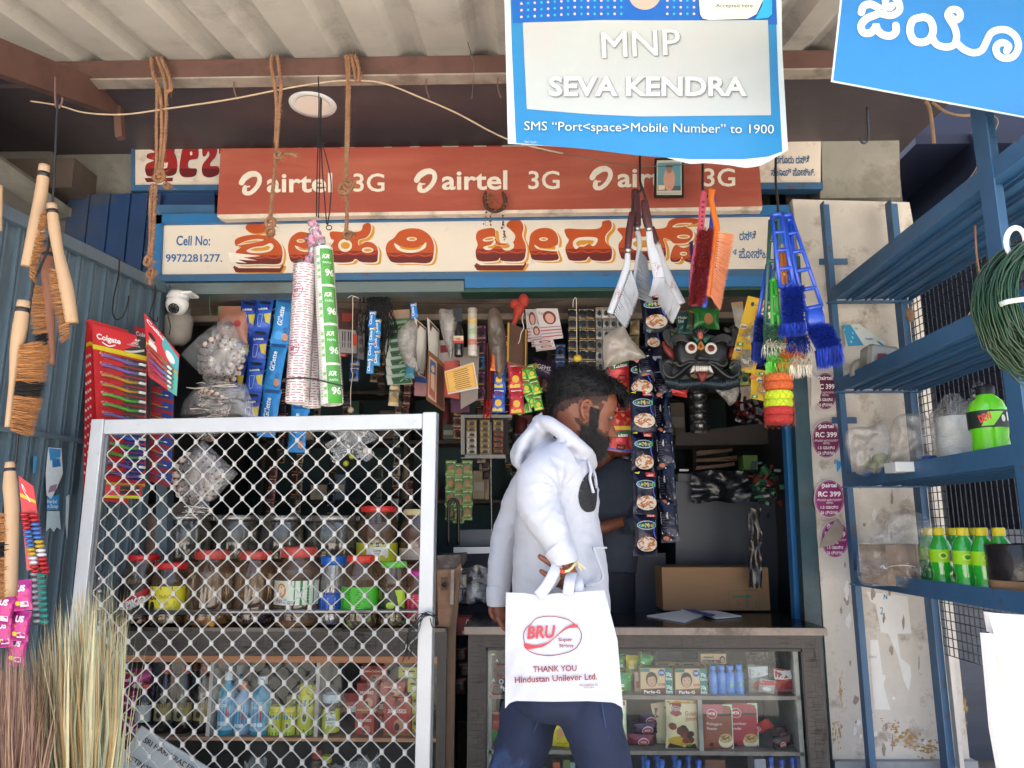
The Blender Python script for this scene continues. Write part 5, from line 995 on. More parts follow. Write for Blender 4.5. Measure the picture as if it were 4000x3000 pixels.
rope('middle coir rope in front of the red board with a side knot',[[(1062,218),(1060,260),(1070,310),(1080,400),(1076,560)],[(1084,218),(1090,270),(1098,330),(1090,450),(1080,590)],[(1078,600),(1070,700),(1062,780),(1056,850)],[(1090,608),(1125,600),(1165,606)]],[(1085,605,.014),(1056,870,.02),(1056,905,.016)],2.66,2)
rope('right coir rope of the three with a frayed tassel',[[(1352,215),(1358,300),(1356,420),(1352,600),(1350,700)],[(1362,215),(1364,330),(1362,500),(1354,690)],[(1372,215),(1382,260),(1392,320)],[(1385,215),(1400,260),(1404,318)],[(1352,740),(1356,820),(1352,905)],[(1352,915),(1372,910),(1388,918)]],[(1345,735,.024),(1362,725,.02),(1356,918,.015)],2.66,3)
# ---- paper cups in bags
def cupstack(label,ax0,ax1,w0,w1,Y,dark,prints,seed,ncup=52,knot=None,dY=0):
    rr=random.Random(seed);a,c=P(*ax0,Y),P(*ax1,Y+dY);d=c-a;L=d.length;kx,_=spx(*ax0,Y);r0,r1=w0*kx/2,w1*kx/2
    t=T('cup_stack',label,'paper cups',c,'hanging stacks of paper cups');R_=d.to_track_quat('-Z','Y').to_matrix().to_4x4();PC=mat('paper_cup','#dcdcd6',.6,var=.03)
    cb_=MB();hh=L/ncup;cb_.lathe([(.93,-.5),(.97,.2),(1.0,.28),(1.0,.46),(.955,.5)],PC,n=22,caps=False);cm_=cb_.mesh('cup')
    for v in cm_.vertices: v.co.z *= hh
    for i in range(ncup):
        f=(i+.5)/ncup;r=r0+(r1-r0)*f;o=inst(cm_,'cup',t,a+d*f-V(t['org']),R_.to_euler(),(r,r,1))
    b=MB();T4=M.Translation(a) @ R_;q0=R_.to_3x3().inverted() @ V((0,-1,0));an0=atan2(q0.y,q0.x)
    def fn(x,y,l): f=-y/L;r=(r0+(r1-r0)*f)*1.012+l*.0003;an=an0+x/r;return T4 @ V((r*cos(an),r*sin(an),y))
    prints(Pr(b,fn,False),(r0+r1)/2,L,ncup);b.part('cup_print',t)
    b=MB();rw=lambda f,an: (r0+(r1-r0)*f)*1.05+.002*NZ.noise(V((an*2,f*14,seed)))
    b.grid(lambda i,j: T4 @ V((rw(j,i*6.28)*cos(i*2*pi)*(1-.6*max(0,(j-.95)/.05)),rw(j,i*6.28)*sin(i*2*pi)*(1-.6*max(0,(j-.95)/.05)),-L*(j*1.03)+.01)),24,40,clear('cup_bag','#fbfafa',.02,.09,.14,'#e8e0e0',bump=.6),closed_u=True);b.part('bag',t)
    if knot:
        b=MB();kp=[P(u,v,Y) for u,v in knot];q=crom(kp,5)
        for s_ in range(7): b.tube([p+V((rr.gauss(0,.006),rr.gauss(0,.008),rr.gauss(0,.003))) for p in q],[.003+.007*abs(sin(i*.9+s_)) for i in range(len(q))],CRINK if s_ % 2 else mat('pink_film','#b8809a',.3,var=.3,scale=60),6)
        b.part('bag_neck',t)
    return t
def pinkp(pr,r,L,n):
    for i in range(n):
        y=-L*(i+.55)/n;rr=random.Random(i)
        for k in range(5): x0=r*rr.uniform(-1.45,-1.2)+r*.55*k;pr.rect(x0,y-L/n*.2,x0+r*rr.uniform(.3,.5),y+L/n*.14,'#a0507a',1,2)
    for z in (.2,.62): 
        for q_ in (1.0,): pr.stroke([(-r*.35+r*.55*cos(a),-L*z+r*.62*sin(a)) for a in [i*2*pi/16 for i in range(16)]],.0022,'#a04a76',2,closed=True);pr.text('மு',-r*.62,-L*z-r*.2,r*.4,'#a01f5e',bold=.05,l=2)
def greenp(pr,r,L,n):
    for i in range(n):
        y=-L*(i+.55)/n;rr=random.Random(i+4);pr.rect(-r*1.0,y-L/n*.12,-r*.55,y+L/n*.1,'#9aa89a',1,2)
    for k in range(4):
        y0=-L*(.02+.25*k);pr.rect(-r*.1,y0-L*.235,r*1.35,y0,'#3f9426',1,6);pr.text('KR',r*.1,y0-L*.065,L*.028,'#e8f0e0',bold=.03,shear=.3,l=2);pr.text('PAPER',r*.15,y0-L*.1,L*.014,'#dcead4',l=2);pr.text('96',r*.3,y0-L*.18,L*.045,'#e8f0e0',bold=.03,l=2)
        for j in range(4): pr.rect(-r*.45,y0-L*(.04+.045*j),-r*.15,y0-L*(.06+.045*j),'#7ab86a',1,2)
cupstack('hanging stack of white paper cups with magenta print, front left',(1192,1040),(1160,1575),86,88,2.4,0,pinkp,1,54,[(1222,868),(1232,900),(1215,940),(1222,985),(1200,1035)])
cupstack('second stack of magenta-printed paper cups half behind the first',(1228,1060),(1218,1590),70,72,2.47,0,pinkp,3,54)
cupstack('hanging stack of white and bright green paper cups',(1262,972),(1298,1580),74,86,2.4,0,greenp,2,56,[(1225,900),(1250,930),(1252,965)])
cordpx('black_band','black band tied round the hanging paper cup stacks','strap',[(1105,1490),(1115,1480),(1180,1476),(1240,1484),(1290,1496),(1336,1508),(1338,1520)],2.33,.0028,BLKR)
b=MB()
for p in ([(1243,300),(1246,400),(1242,560),(1238,700),(1236,845)],[(1252,380),(1250,520),(1248,700),(1244,850)],[(1256,385),(1254,540),(1270,600),(1292,700),(1290,800),(1280,878)],[(1252,500),(1258,650),(1268,780),(1276,876)]): b.tube(crom([P(u,v,2.5) for u,v in p],5),.0022,BLKR,5,flat=1.8)
b.tube([P(1285+11*cos(a),889+9*sin(a),2.5) for a in [i*2*pi/12 for i in range(12)]],.002,BLKR,5,closed=True)
for k in range(14): fib(b,P(1255,565,2.5),P(1255+random.uniform(-14,18),565+random.uniform(-14,40),2.5),.001,BLKR)
b.thing('black_strings','black strings with a small ring holding the paper cup stacks','string')
# horseshoe and dry garland on the red board
t=T('horseshoe','rusty horseshoe with a dried flower garland nailed on the red board','horseshoe',P(1935,830,3.08))
b=MB();b.tube(crom([P(u,v,3.09) for u,v in ((1898,748),(1893,780),(1904,812),(1932,826),(1962,815),(1974,785),(1962,748))],5),[.006]*3+[.009]*26+[.005]*8,mat('rusty_iron','#4a332a',.7,metal=.4,var=.3),8,flat=.5);b.part('shoe',t)
b=MB();rr=random.Random(6);DRY=mat('dried_flowers','#6a4c34',.95,var=.4)
for pth in ([(1895,750),(1900,790),(1915,760),(1930,775),(1900,830),(1895,880)],[(1912,760),(1960,800),(1978,800),(1918,836),(1916,875)],[(1965,845),(1962,880),(1970,915),(1972,935)]):
    q=crom([P(u,v,3.08) for u,v in pth],6);b.tube(q,.0008,DRY,4)
    for p in q[::2]: b.ball(p+V((rr.gauss(0,.003),-.003,rr.gauss(0,.003))),rr.uniform(.003,.006),DRY,5);fib(b,p,p+V((rr.gauss(0,.01),0,rr.gauss(0,.01))),.0008,DRY)
b.part('dried_garland',t)
# ---- toothbrush cards
def tb_mesh(col,L=.17):
    b=MB();HM=mat('tb_'+col.strip('#'),col,.3,var=.04,coat=.4);q=crom([V((0,0,0)),V((L*.2,-.004,.003)),V((L*.45,-.006,-.002)),V((L*.62,-.005,-.004)),V((L*.82,-.005,.0))],4)
    b.tube(q,[.0035+.0022*sin(i/len(q)*pi*.9) for i in range(len(q))],HM,6);b.tube([V((L*.8,-.005,0)),V((L,-.005,.001))],[.003,.0045],HM,6)
    b.bx(L*.84,L*.99,-.016,-.006,-.004,.005,mat('tb_bristle','#d8dcdc',.6),bev=.001);b.bx(-L*.02,L*1.04,-.0105,-.001,-.008,.008,clear('blister','#f8f8f8',.03,.12,.08,'#ffffff'),bev=.004);return b.mesh('toothbrush')
TBM={c: tb_mesh(c) for c in ('#7a5fb0','#c8952a','#5ab83a','#3a6ac8','#b8307a','#c84a2a','#3fa06a','#b8262e')}
def card(label,quad,Y,prints,rows,x0,tilt,cols,name='toothbrush_card',dY=0,brL=None,clr='#c02c32'):
    kx,kz=spx(quad[0][0],quad[0][1],Y)
    def px(s,r_): a=[quad[0][i]+(quad[1][i]-quad[0][i])*s for i in (0,1)];c=[quad[3][i]+(quad[2][i]-quad[3][i])*s for i in (0,1)];return a[0]+(c[0]-a[0])*r_,a[1]+(c[1]-a[1])*r_
    t=T(name,label,'toothbrush card',P(*px(.5,1),Y),'toothbrush cards');b=MB();b.prism([P(*p,Y+dY*(1 if i in (1,2) else 0)) for i,p in enumerate(quad)],(0,.003,0),mat('card_'+clr.strip('#'),clr,.35,var=.05,coat=.3))
    def fn(x,y,l): u,v=px(x,y);return P(u,v,Y+dY*x-.0008-.0006*l)
    prints(Pr(b,fn,True));b.part('backing_card',t)
    for i,r_ in enumerate(rows):
        u,v=px(x0,r_);u2,v2=px(min(.97,x0+.8),r_+tilt);a,c=P(u,v,Y+dY*x0-.003),P(u2,v2,Y+dY*.97-.003);d=c-a;L=d.length;inst(TBM[cols[i % len(cols)]],'toothbrush',t,a-V(t['org']),(0,-atan2(d.z,sqrt(d.x**2+d.y**2)),atan2(d.y,d.x)),L/.17)
    return t
def colg(pr):
    pr.poly([(.55,0),(1,0),(1,.125),(.62,.145)],'#3a3636',1);pr.text('Super',.6,.04,.022,'#d8d8d8',w=.28,bold=.03,l=2);pr.text('FLEXI',.64,.062,.016,'#d0d0d0',w=.2,bold=.03,l=2);pr.text('CHARCOAL',.64,.078,.012,'#c8c8c8',w=.24,l=2);pr.stroke([(.6,.125),(.75,.115),(.95,.09)],.014,'#c8c8c0',3)
    pr.text('Colgate',.08,.085,.036,'#e8e8e8',w=.44,bold=.03,l=2);pr.stroke([(.18,.1),(.3,.115),(.42,.1)],.008,'#e8e8e8',2);pr.rect(0,.125,1,.155,'#c8b82a',1);pr.text('10+3 FREE  MRP ₹25',.2,.147,.014,'#8a2020',w=.7,bold=.03,l=2)
    for i in range(13): y=.185+i*.062;pr.text('Colgate',.12,y-.008,.014,'#d8c8c8',w=.24,bold=.02,l=2);pr.poly([(.52,y-.02),(.98,y-.02),(.98,y+.035),(.58,y+.035)],'#4a4848' if i < 7 else '#24408a',1);pr.text('Super',.62,y-.002,.012,'#e0e0e0',l=2)
    pr.rect(.0,.985,1,1,'#c8b82a',3)
card('front red card of charcoal toothbrushes with a yellow price band',[(358,1265),(574,1320),(566,1900),(388,1890)],2.66,colg,[.185+i*.062 for i in range(13)],.15,.01,['#7a5fb0','#7a5fb0','#c8952a','#c8952a','#5ab83a','#5ab83a','#7a5fb0','#c8952a','#3a6ac8','#5ab83a','#5ab83a','#7a5fb0','#7a5fb0'],dY=.2)
for i in range(3): card('red toothbrush card, number %s behind the front one, only its edge showing' % ('one','two','three')[i],[(346-4*i,1246+2*i),(500,1290),(500,1930+20*i),(352-14*i,1920+12*i)],2.68+.012*i,lambda pr: (pr.rect(0,.13,1,.15,'#c8b82a',1),[pr.rect(.01,.2+.05*k,.05,.215+.05*k,'#d8c8c8',2) for k in range(14)]),[],0,0,['#7a5fb0'],dY=.16)
card('lower toothbrush card with a yellow frame behind the grille',[(386,1892),(556,1894),(548,1948),(380,1944)],2.7,lambda pr: (pr.rect(.0,.8,1,1,'#c8c82a',1),pr.rect(.5,.1,.95,.7,'#3a3632',1)),[.4],.5,0,['#c84a2a'])
def cel(pr): pr.poly([(.55,.0),(1.0,.1),(1.0,.48),(.75,.42),(.5,.2)],'#4aa0a8',1);pr.ell(.75,.28,.14,.1,'#d8dcdc',2);pr.text('Cello',.06,.1,.07,'#e8e0e0',w=.5,bold=.03,l=2);pr.ell(.2,.3,.09,.06,'#c8a08a',1);pr.ell(.2,.27,.11,.05,'#2a1c1a',1.2);pr.poly([(.1,.36),(.32,.36),(.36,.5),(.06,.5)],'#d8d4d4',1.5);pr.rect(0,.45,.98,.5,'#c8a82a',2);pr.poly([(.5,.5),(1,.5),(1,1),(.7,1)],'#5ab0a0',1)
card('red and teal toothbrush card hanging askew from a wire hook',[(563,1222),(700,1385),(690,1548),(580,1470)],2.82,cel,[.5,.6,.7,.8,.9],.04,.0,['#b8262e','#c84a2a','#7a5fb0','#b8307a','#b8262e'])
def thirdc(pr): 
    for i in range(8): pr.rect(0,.03+i*.12,.5,.08+i*.12,'#a8242a',1);pr.rect(.3,.02+i*.12,1,.1+i*.12,'#24408a',.8)
card('blue and red toothbrush card behind, lower right of the skewed card',[(590,1505),(678,1525),(668,1905),(582,1880)],2.98,thirdc,[.07+i*.12 for i in range(8)],.0,.0,['#3fa06a','#c8952a','#c8952a','#3a6ac8','#3fa06a','#c8952a','#3fa06a','#7a5fb0'],clr='#8a2a34')
card('small red card lettered Colgate tucked behind',[(524,1274),(572,1284),(572,1345),(530,1330)],2.96,lambda pr: pr.text('Colg',.1,.6,.3,'#e8e8e8',w=.8,bold=.03,l=1),[],0,0,['#7a5fb0'])
HK=mat('dark_wire','#221a18',.4,metal=.5)
cordpx('wire_hook','dark S-shaped wire hook above the charcoal toothbrush cards','hook',[(455,1005),(466,1020),(462,1080),(445,1160),(440,1220),(455,1248),(480,1235),(498,1190),(503,1155)],2.74,.0028,HK)
cordpx('wire_hook','dark wire hook above the skewed toothbrush card','hook',[(606,1112),(604,1160),(590,1210),(583,1230),(600,1250),(614,1255),(616,1236)],2.84,.0024,HK)
cordpx('camera_cord','thin black lead looping below the dome camera','cable',[(655,1218),(660,1250),(666,1270),(664,1290),(660,1310)],2.9,.0022,BLKR)
# left lower strip card
def low(pr):
    pr.text('Co',.15,.1,.06,'#e8e0e0',w=.5,bold=.03,l=2,rot=-.3);pr.rect(0,.18,1,.22,'#c8a82a',1)
t=card('narrow red blister card of brushes hanging low at the left beside the brush handle',[(72,1858),(130,1900),(178,2205),(105,2230)],2.1,low,[],0,0,['#7a5fb0'])
b=MB()
for i in range(14):
    v=2010+i*17;u=92+i*3.4
    for k in range(2): c=P(u+k*36+4,v+4*k,2.085);b.ball(c,.011,foil(('#a8262c','#a8262c','#3a6aa8','#3a6aa8','#b89a3a','#c8c8cc')[(i//2+k) % 6]),6,sx=1.3,sz=.55)
b.part('blister',t)
t=card('narrow blister strip with teal caps below the red one',[(130,2205),(172,2215),(182,2440),(134,2440)],2.14,lambda pr: pr.rect(0,0,.3,1,'#5a3038',1),[],0,0,['#7a5fb0'],clr='#6a7278')
b=MB()
for i in range(10): c=P(160+i*1.4,2222+i*23,2.12);b.ball(c,.009,mat('teal_cap','#2a9a8a',.3),6,sx=1.4,sz=.6);b.ball(c+V((-.02,0,.002)),.009,foil('#a8acb0'),6,sx=1.4,sz=.6)
b.part('blister',t)
def mag(pr,w,h): pr.text('US',-w*.25,-h*.35,h*.2,'#e8d8e8',bold=.05,l=2);pr.rect(-w*.3,-h*.45,w*.35,-h*.55,'#b8502a',1);pr.rect(-w*.1,-h*.7,w*.35,-h*.88,'#d8c8d0',1);pr.ell(-w*.2,-h*.75,w*.15,h*.08,'#c8b82a',2)
for i,(u,v,lb) in enumerate(((90,2265,'upper right one'),(30,2320,'upper left one behind the brush'),(90,2385,'lower right one'),(20,2410,'lower left one'),(80,2480,'lowest, behind the broom tips'))): lay('shiny magenta snack packet at the left edge, %s' % lb,u,v,2.0+.02*i,72,120,'#a01f72',mag,(.05,(-.1,.1,.05,-.05,.1)[i],0),'snack_packet','packet',seed=i+70,group='magenta snack packets')
# ---- brooms at lower left
def broom(label,bu,spread,tips,Y,cols,n,seed,lean=0,w=.0044,group='brooms in the lower left corner'):
    rr=random.Random(seed);t=T('straw_broom',label,'broom',P(bu,3400,Y),group);b=MB()
    for i in range(n):
        s=rr.gauss(0,.42);s=max(-1.1,min(1.1,s));tv=tips+abs(s)*200+abs(rr.gauss(0,190));u0=bu+s*spread*.55;u1=bu+lean+s*spread+rr.gauss(0,spread*.16)
        y0=Y+rr.uniform(-.09,.09);fib(b,P(u0,3320,y0),P(u1,tv,y0+rr.gauss(0,.05)),w*rr.uniform(.35,1.2),rr.choice(cols),.035,rr)
    b.part('straw',t,stuff=True);b=MB();b.tube([P(bu,3300,Y),P(bu,3700,Y)],.06,WD2,12);b.part('bound_grip',t);return t
SG=[mat('straw_green','#9c9a7a',.7,var=.2),mat('straw_pale','#c2b894',.7,var=.15),mat('straw_tan','#a58a5e',.7,var=.2),mat('straw_greygreen','#90967c',.7,var=.15)]
SR=[mat('straw_red','#84665a',.8,var=.2),mat('straw_red2','#a48870',.8,var=.2),mat('straw_dark','#6c5044',.8)]
broom('greenish straw broom with tips up, right of the reddish ones',330,170,2240,1.62,SG,300,1);broom('pale straw broom bundle standing behind the greenish one',250,180,2380,1.72,SG[1:],240,2,-20)
broom('reddish grass broom with fine tips at the left edge',40,150,2470,1.55,SR,620,3,10,.0021);broom('tan broom tips between the red and green brooms',170,120,2440,1.66,SR[1:]+SG[1:3],420,4,0,.0017)
broom('loose pale straw blades fanning in front of the grille',400,120,2180,1.8,SG[:2],90,5,40,.0024)
# ---- dome camera
t=T('security_camera','white dome security camera under the lintel at the left','camera',P(690,1110,3.1));c=P(692,1190,3.1)
b=MB();b.lathe([(.001,.055),(.038,.055),(.04,.042),(.045,.034),(.047,.022)],WHT,c,24,caps=False);b.bx(c.x+.02,c.x+.075,c.y-.04,c.y+.04,c.z+.038,c.z+.05,WHT,bev=.003);b.part('base',t)
b=MB();b.ball(c,.047,WHT,16,sz=1);b.part('dome',t)
b=MB();Td=M.Translation(c+V((.005,-.022,-.016))) @ (V((.12,-.8,-.5)).to_track_quat('Z','Y').to_matrix().to_4x4());b.lathe([(.026,.0),(.027,.022),(.023,.025)],WHT,n=20,T=Td,caps=False);b.lathe([(.023,.026),(.001,.028)],BLK,n=20,T=Td,caps=False)
for k in range(8): b.ball(Td @ V((.016*cos(k*pi/4),.016*sin(k*pi/4),.029)),.0018,mat('led','#8a8a90',.3),4)
b.ball(Td @ V((0,0,.028)),.007,mat('lens','#0a0a12',.05),8,sz=.5);b.part('lens_unit',t)
b=MB();b.lathe([(.03,0),(.06,-.03),(.055,-.12),(.03,-.15)],mat('plaster_bracket','#8a837a',.9,var=.2),c+V((-.02,.07,-.01)),16);b.thing('plaster_lump','grey plaster lump behind the dome camera','plaster')
# ---- woven mats in silver-clear bags
MW=mat('mat_white','#e0d6ca',.8,var=.08);MRd=mat('mat_red','#9a3a2e',.8,var=.1)
def mat_mesh(R_):
    b=MB();b.lathe([(.001,-.012),(R_*.42,-.014),(R_*.46,0),(R_*.42,.01),(.001,.01)],MW,n=18,T=M.Rotation(pi/2,4,'X'))
    for ring,(rad,n_) in enumerate(((.58,11),(.78,14),(.95,17))):
        for k in range(n_):
            a=2*pi*(k+.5*ring)/n_;c_=V((R_*rad*cos(a),-.006,R_*rad*sin(a)));b.ball(c_,R_*.145,MW,6,sx=1.05,sy=.7,sz=1.05)
            a2=a+pi/n_;b.ball(V((R_*(rad+.02)*cos(a2),-.013,R_*(rad+.02)*sin(a2))),R_*.055,MRd,5)
    return b.mesh('woven_mat')
MM=mat_mesh(.085)
def matbag(label,c,corners,Y,rot,sc=1,with_mat=True,silver=False):
    t=T('bagged_mat',label,'bagged mat',P(*c,Y),'bagged woven mats hanging in a chain')
    if with_mat:
        for k in range(2): inst(MM,'woven_mat',t,(-.05*k*.4,.035*k,-.02*k),(rot[0],rot[1],rot[2]),sc)
    b=MB();rr=random.Random(int(c[0]));n_=len(corners);cc=P(*c,Y)
    sd=rr.random()*9;m_=CRINK
    def fn(i,j):
        f=i*n_;k=int(f) % n_;g=f-int(f);a,d=corners[k],corners[(k+1) % n_];u,v=a[0]+(d[0]-a[0])*g,a[1]+(d[1]-a[1])*g;u,v=c[0]+(u-c[0])*j,c[1]+(v-c[1])*j
        return P(u,v,Y-.05*sqrt(max(0,1-j*j))+.018*NZ.noise(V((u*.03+sd,v*.03,sd)))+.01*NZ.noise(V((u*.1,v*.1,sd))))
    b.grid(fn,48,10,m_,closed_u=True);b.part('clear_bag',t)
    if silver:
        b=MB();SV=mat('silver_fold','#a8a4a0',.25,metal=.6,var=.2,bump=.8,bscale=30)
        for k in range(26): v=corners[0][1]+18+rr.uniform(0,1)*(corners[2][1]-corners[0][1]-20);w_=rr.uniform(30,110);u=rr.uniform(corners[3][0]+60,corners[1][0]-60);b.tube(crom([P(u-w_/2,v+rr.uniform(-5,5),Y-.05+rr.uniform(-.02,.02)),P(u,v+rr.uniform(-6,6),Y-.06+rr.uniform(-.02,.02)),P(u+w_/2,v+rr.uniform(-5,5),Y-.05+rr.uniform(-.02,.02))],4),rr.uniform(.0012,.003),(SV,MW,m_)[k % 3],5,flat=.5)
        b.part('plastic_folds',t,stuff=True)
    return t
matbag('white and red woven mat in a clear bag, topmost of the chain',(868,1395),[(885,1232),(975,1370),(905,1480),(800,1478),(705,1385),(780,1310)],3.16,(.25,.1,.25),1.05)
matbag('bundle of bagged mats seen edge-on, second of the chain',(840,1560),[(800,1476),(960,1500),(1010,1640),(700,1625),(720,1560)],3.14,(1.2,.4,.3),.8,True,True)
matbag('bagged red and white mat rotated like a diamond behind the grille',(775,1855),[(790,1715),(930,1850),(840,1950),(775,1990),(690,1935),(665,1820)],3.16,(.15,.2,.2),1.12)
matbag('short silver bag end between the upper and lower mats behind the grille',(800,1680),[(750,1640),(860,1640),(880,1690),(795,1722),(730,1690)],3.15,(1.3,.3,.2),.5,True,True)
matbag('crumpled silver bag neck below the diamond shaped mat',(785,1990),[(765,1955),(800,1955),(835,2010),(740,2010)],3.13,(0,0,0),1,False,True)
b=MB();b.tube(crom([P(820,1160,3.16),P(818,1200,3.15),P(824,1240,3.16)],4),.0014,mat('green_string','#3a5a3a',.7),5);b.tube(crom([P(738,1190,3.16),P(736,1230,3.16),P(734,1262,3.16)],4),.0014,BLKR,5)
for k in range(5): b.tube([P(735+8*cos(a+k),1225+22*sin(a)+k*3,3.15) for a in [i*2*pi/10 for i in range(10)]],.001,STEEL,4,closed=True)
b.thing('hanging_strings','thin strings and wire loops above the bagged mats','string')
lay('pink and green printed packet behind the bagged mats',915,1196,3.3,125,160,'#b8806a',lambda pr,w,h: (pr.rect(-w*.48,-h*.02,w*.48,-h*.16,'#2a8a4a',1),pr.ell(-w*.1,-h*.5,w*.18,h*.1,'#5a2a1c',1),pr.ell(w*.2,-h*.45,w*.12,h*.08,'#a83a3a',1)),(0,0,0),'packet','packet')
# ================================================================ goods hanging inside the opening
def sachet(name,w,h,m,prints=None,seed=0,bulge=.2,crimp=.08): return pouch_mesh(w,h,m,prints,bulge,seed,crimp,.04).mesh(name)
def razor(pr,w,h): pr.ell(0,-h*.12,w*.36,h*.06,'#10182c',1);pr.poly([(-w*.4,-h*.3),(w*.38,-h*.24),(w*.4,-h*.34),(-w*.4,-h*.4)],'#0e1f66',1);pr.text('LASER',-w*.33,-h*.38,h*.06,'#d8e0f0',w=w*.6,bold=.03,rot=.12,l=2);pr.poly([(w*.05,-h*.5),(w*.45,-h*.45),(w*.45,-h*.8),(w*.2,-h*.75)],'#c8b83a',2);pr.stroke([(-w*.3,-h*.56),(-w*.25,-h*.52),(-w*.05,-h*.52),(-w*.02,-h*.58),(-w*.08,-h*.88),(-w*.25,-h*.88),(-w*.3,-h*.56)],.0016,'#a8c0e8',3)
k3=spx(1000,1300,3.3)[0]
RZ=[sachet('sachet',64*k3,122*k3,foil(c_),razor,i) for i,c_ in enumerate(('#1c3f9c','#1a4fae','#24448a'))]
def gil(pr,w,h): pr.text('Gillette',w*.02,-h*.62,w*.3,'#dfe8f0',w=h*.42,bold=.02,rot=pi/2,shear=.15,l=1);pr.text('GUARD',w*.36,-h*.95,w*.24,'#1c3a6a',w=h*.3,bold=.02,rot=pi/2,l=1);pr.ell(w*.25,-h*.85,w*.16,h*.08,'#b88a70',2);pr.rect(-w*.4,-h*.03,w*.4,-h*.1,'#1a4a8a',1)
GL=[sachet('sachet',70*k3,185*k3,foil('#2f86c8'),gil,5)]
strip('razor_strip','blue razor sachet strip nearest the bagged mats','sachet strip',976,1172,3.3,RZ,[0,1,0],122*k3,(0,.1,.1),'razor strips');strip('razor_strip','blue razor sachet strip, second from the bagged mats and the longest','sachet strip',1036,1168,3.28,RZ,[1,0,1,0],122*k3,(0,.06,.1),'razor strips')
strip('razor_strip','dark blue razor strip half hidden behind the second one','sachet strip',1078,1172,3.34,RZ,[2,2,2,2],122*k3,(0,.05,-.5),'razor strips')
strip('razor_strip','light blue shaver sachet strip with upright lettering, left of the cups','sachet strip',1118,1165,3.3,GL,[0,0,0],180*k3,(0,.09,.05),'razor strips');strip('razor_strip','light blue shaver strip seen between the paper cup stacks','sachet strip',1190,1430,3.34,GL,[0,0],150*k3,(0,.05,.0),'razor strips')
# generic helper for quads in depth
def panel(name,label,cat,quad,Y,m,prints=None,th=.006,dY=0,group=None):
    b=MB();b.prism([P(u,v,Y+(dY if i in (1,2) else 0)) for i,(u,v) in enumerate(quad)],(0,th,0),m if not isinstance(m,str) else ink(m,.5))
    def fn(s,r_,l): a=[quad[0][i]+(quad[1][i]-quad[0][i])*s for i in (0,1)];c=[quad[3][i]+(quad[2][i]-quad[3][i])*s for i in (0,1)];return P(a[0]+(c[0]-a[0])*r_,a[1]+(c[1]-a[1])*r_,Y+dY*s-.0006*l-.0006)
    if prints: prints(Pr(b,fn,True))
    return b.thing(name,label,cat,group)
def pens(pr):
    pr.rect(.15,.1,.75,.28,'#8a3a30',1);pr.rect(.0,.46,.96,.98,'#9a9492',1);pr.rect(.72,.55,.98,.8,'#c8503a',2)
    for x in (.18,.3,.48,.6): pr.rect(x,.5,x+.05,.72,'#1a1a1c',2);pr.rect(x+.01,.74,x+.05,.86,'#1a1a1c',2)
panel('pen_card','maroon display card of black pens behind the strings','pen card',[(1325,1205),(1400,1210),(1396,1385),(1322,1380)],3.45,'#4a2e2c',pens,dY=.04)
panel('pen_card','small grey card hanging right of the pen card','pen card',[(1400,1230),(1426,1232),(1422,1405),(1396,1400)],3.47,'#5f5a58',lambda pr: [pr.ell(.5,.2+.2*i,.35,.07,'#3a3636',1) for i in range(4)])
cordpx('white_string','knotted white string with a cork ball hanging above the grille','string',[(1358,1165),(1374,1155),(1402,1166),(1380,1160),(1378,1200),(1376,1400),(1374,1450),(1378,1460),(1370,1520),(1370,1595)],3.2,.0016,mat('string_white','#c8bfae',.8))
b=MB();b.ball(P(1370,1602,3.2),.013,mat('cork','#b8a488',.8,var=.2),9);b.thing('cork_ball','small pale cork ball at the end of the knotted string','ball')
bb=drape(1290,1655,1450,1790,3.2,CRINK,.04,4,14,12,.3);bb.thing('lime_bag','clear crumpled plastic bag behind the grille under the cork ball','plastic bag')
LIME=mat('lime_green','#9a9a2a',.45,var=.1,bump=.2)
for u,v,lb in ((1374,1782,'right and upper'),(1351,1810,'left and lower')): b=MB();b.ball(P(u,v,3.2),.013,LIME,10);b.thing('lime','yellow-green lime hanging behind the grille, %s of two' % lb,'lime','limes behind the grille')
rr=random.Random(4);b=MB();YN_=mat('black_yarn','#0c0d12',.9,var=.3)
for i in range(120):
    u=rr.gauss(1468,26);b.tube(crom([P(u,1150,3.26+rr.uniform(-.02,.03)),P(u+rr.gauss(0,14)*(1 if u > 1468 else 1),1215,3.26),P(u+rr.gauss((u-1468)*.5,8),1280+rr.uniform(-30,30),3.26),P(u+(u-1468)*.1,rr.uniform(1260,1330) if rr.random() < .8 else rr.uniform(1340,1440),3.27)],4),.0016,YN_,4)
b.thing('black_yarn','thick bunch of black threads hanging from the lintel','thread bunch')
def blu(pr,w,h): pr.rect(-w*.4,-h*.1,w*.4,-h*.22,'#d8e0e8',1);pr.text('Clinic',0,-h*.85,w*.4,'#dce4ee',w=h*.6,rot=pi/2,bold=.02,l=1);pr.rect(w*.2,-h*.05,w*.48,-h*.2,'#c88a2a',2)
BL=[sachet('sachet',26*k3,62*k3,foil('#2a7ac0'),blu,3),sachet('sachet',26*k3,62*k3,foil('#3a86b8'),blu,7)]
strip('shampoo_strip','narrow blue shampoo strip hanging in front of the black threads, left','sachet strip',1458,1215,3.22,BL,[0,1,0,1],60*k3,(0,.02,0),'blue shampoo strips');strip('shampoo_strip','narrow blue and orange shampoo strip in front of the black threads, right','sachet strip',1476,1245,3.23,BL,[1,0,1],60*k3,(0,0,.3),'blue shampoo strips');strip('shampoo_strip','single blue shampoo sachet high above the green cards','sachet strip',1614,1183,3.28,BL,[0],60*k3,(0,-.1,0),'blue shampoo strips')
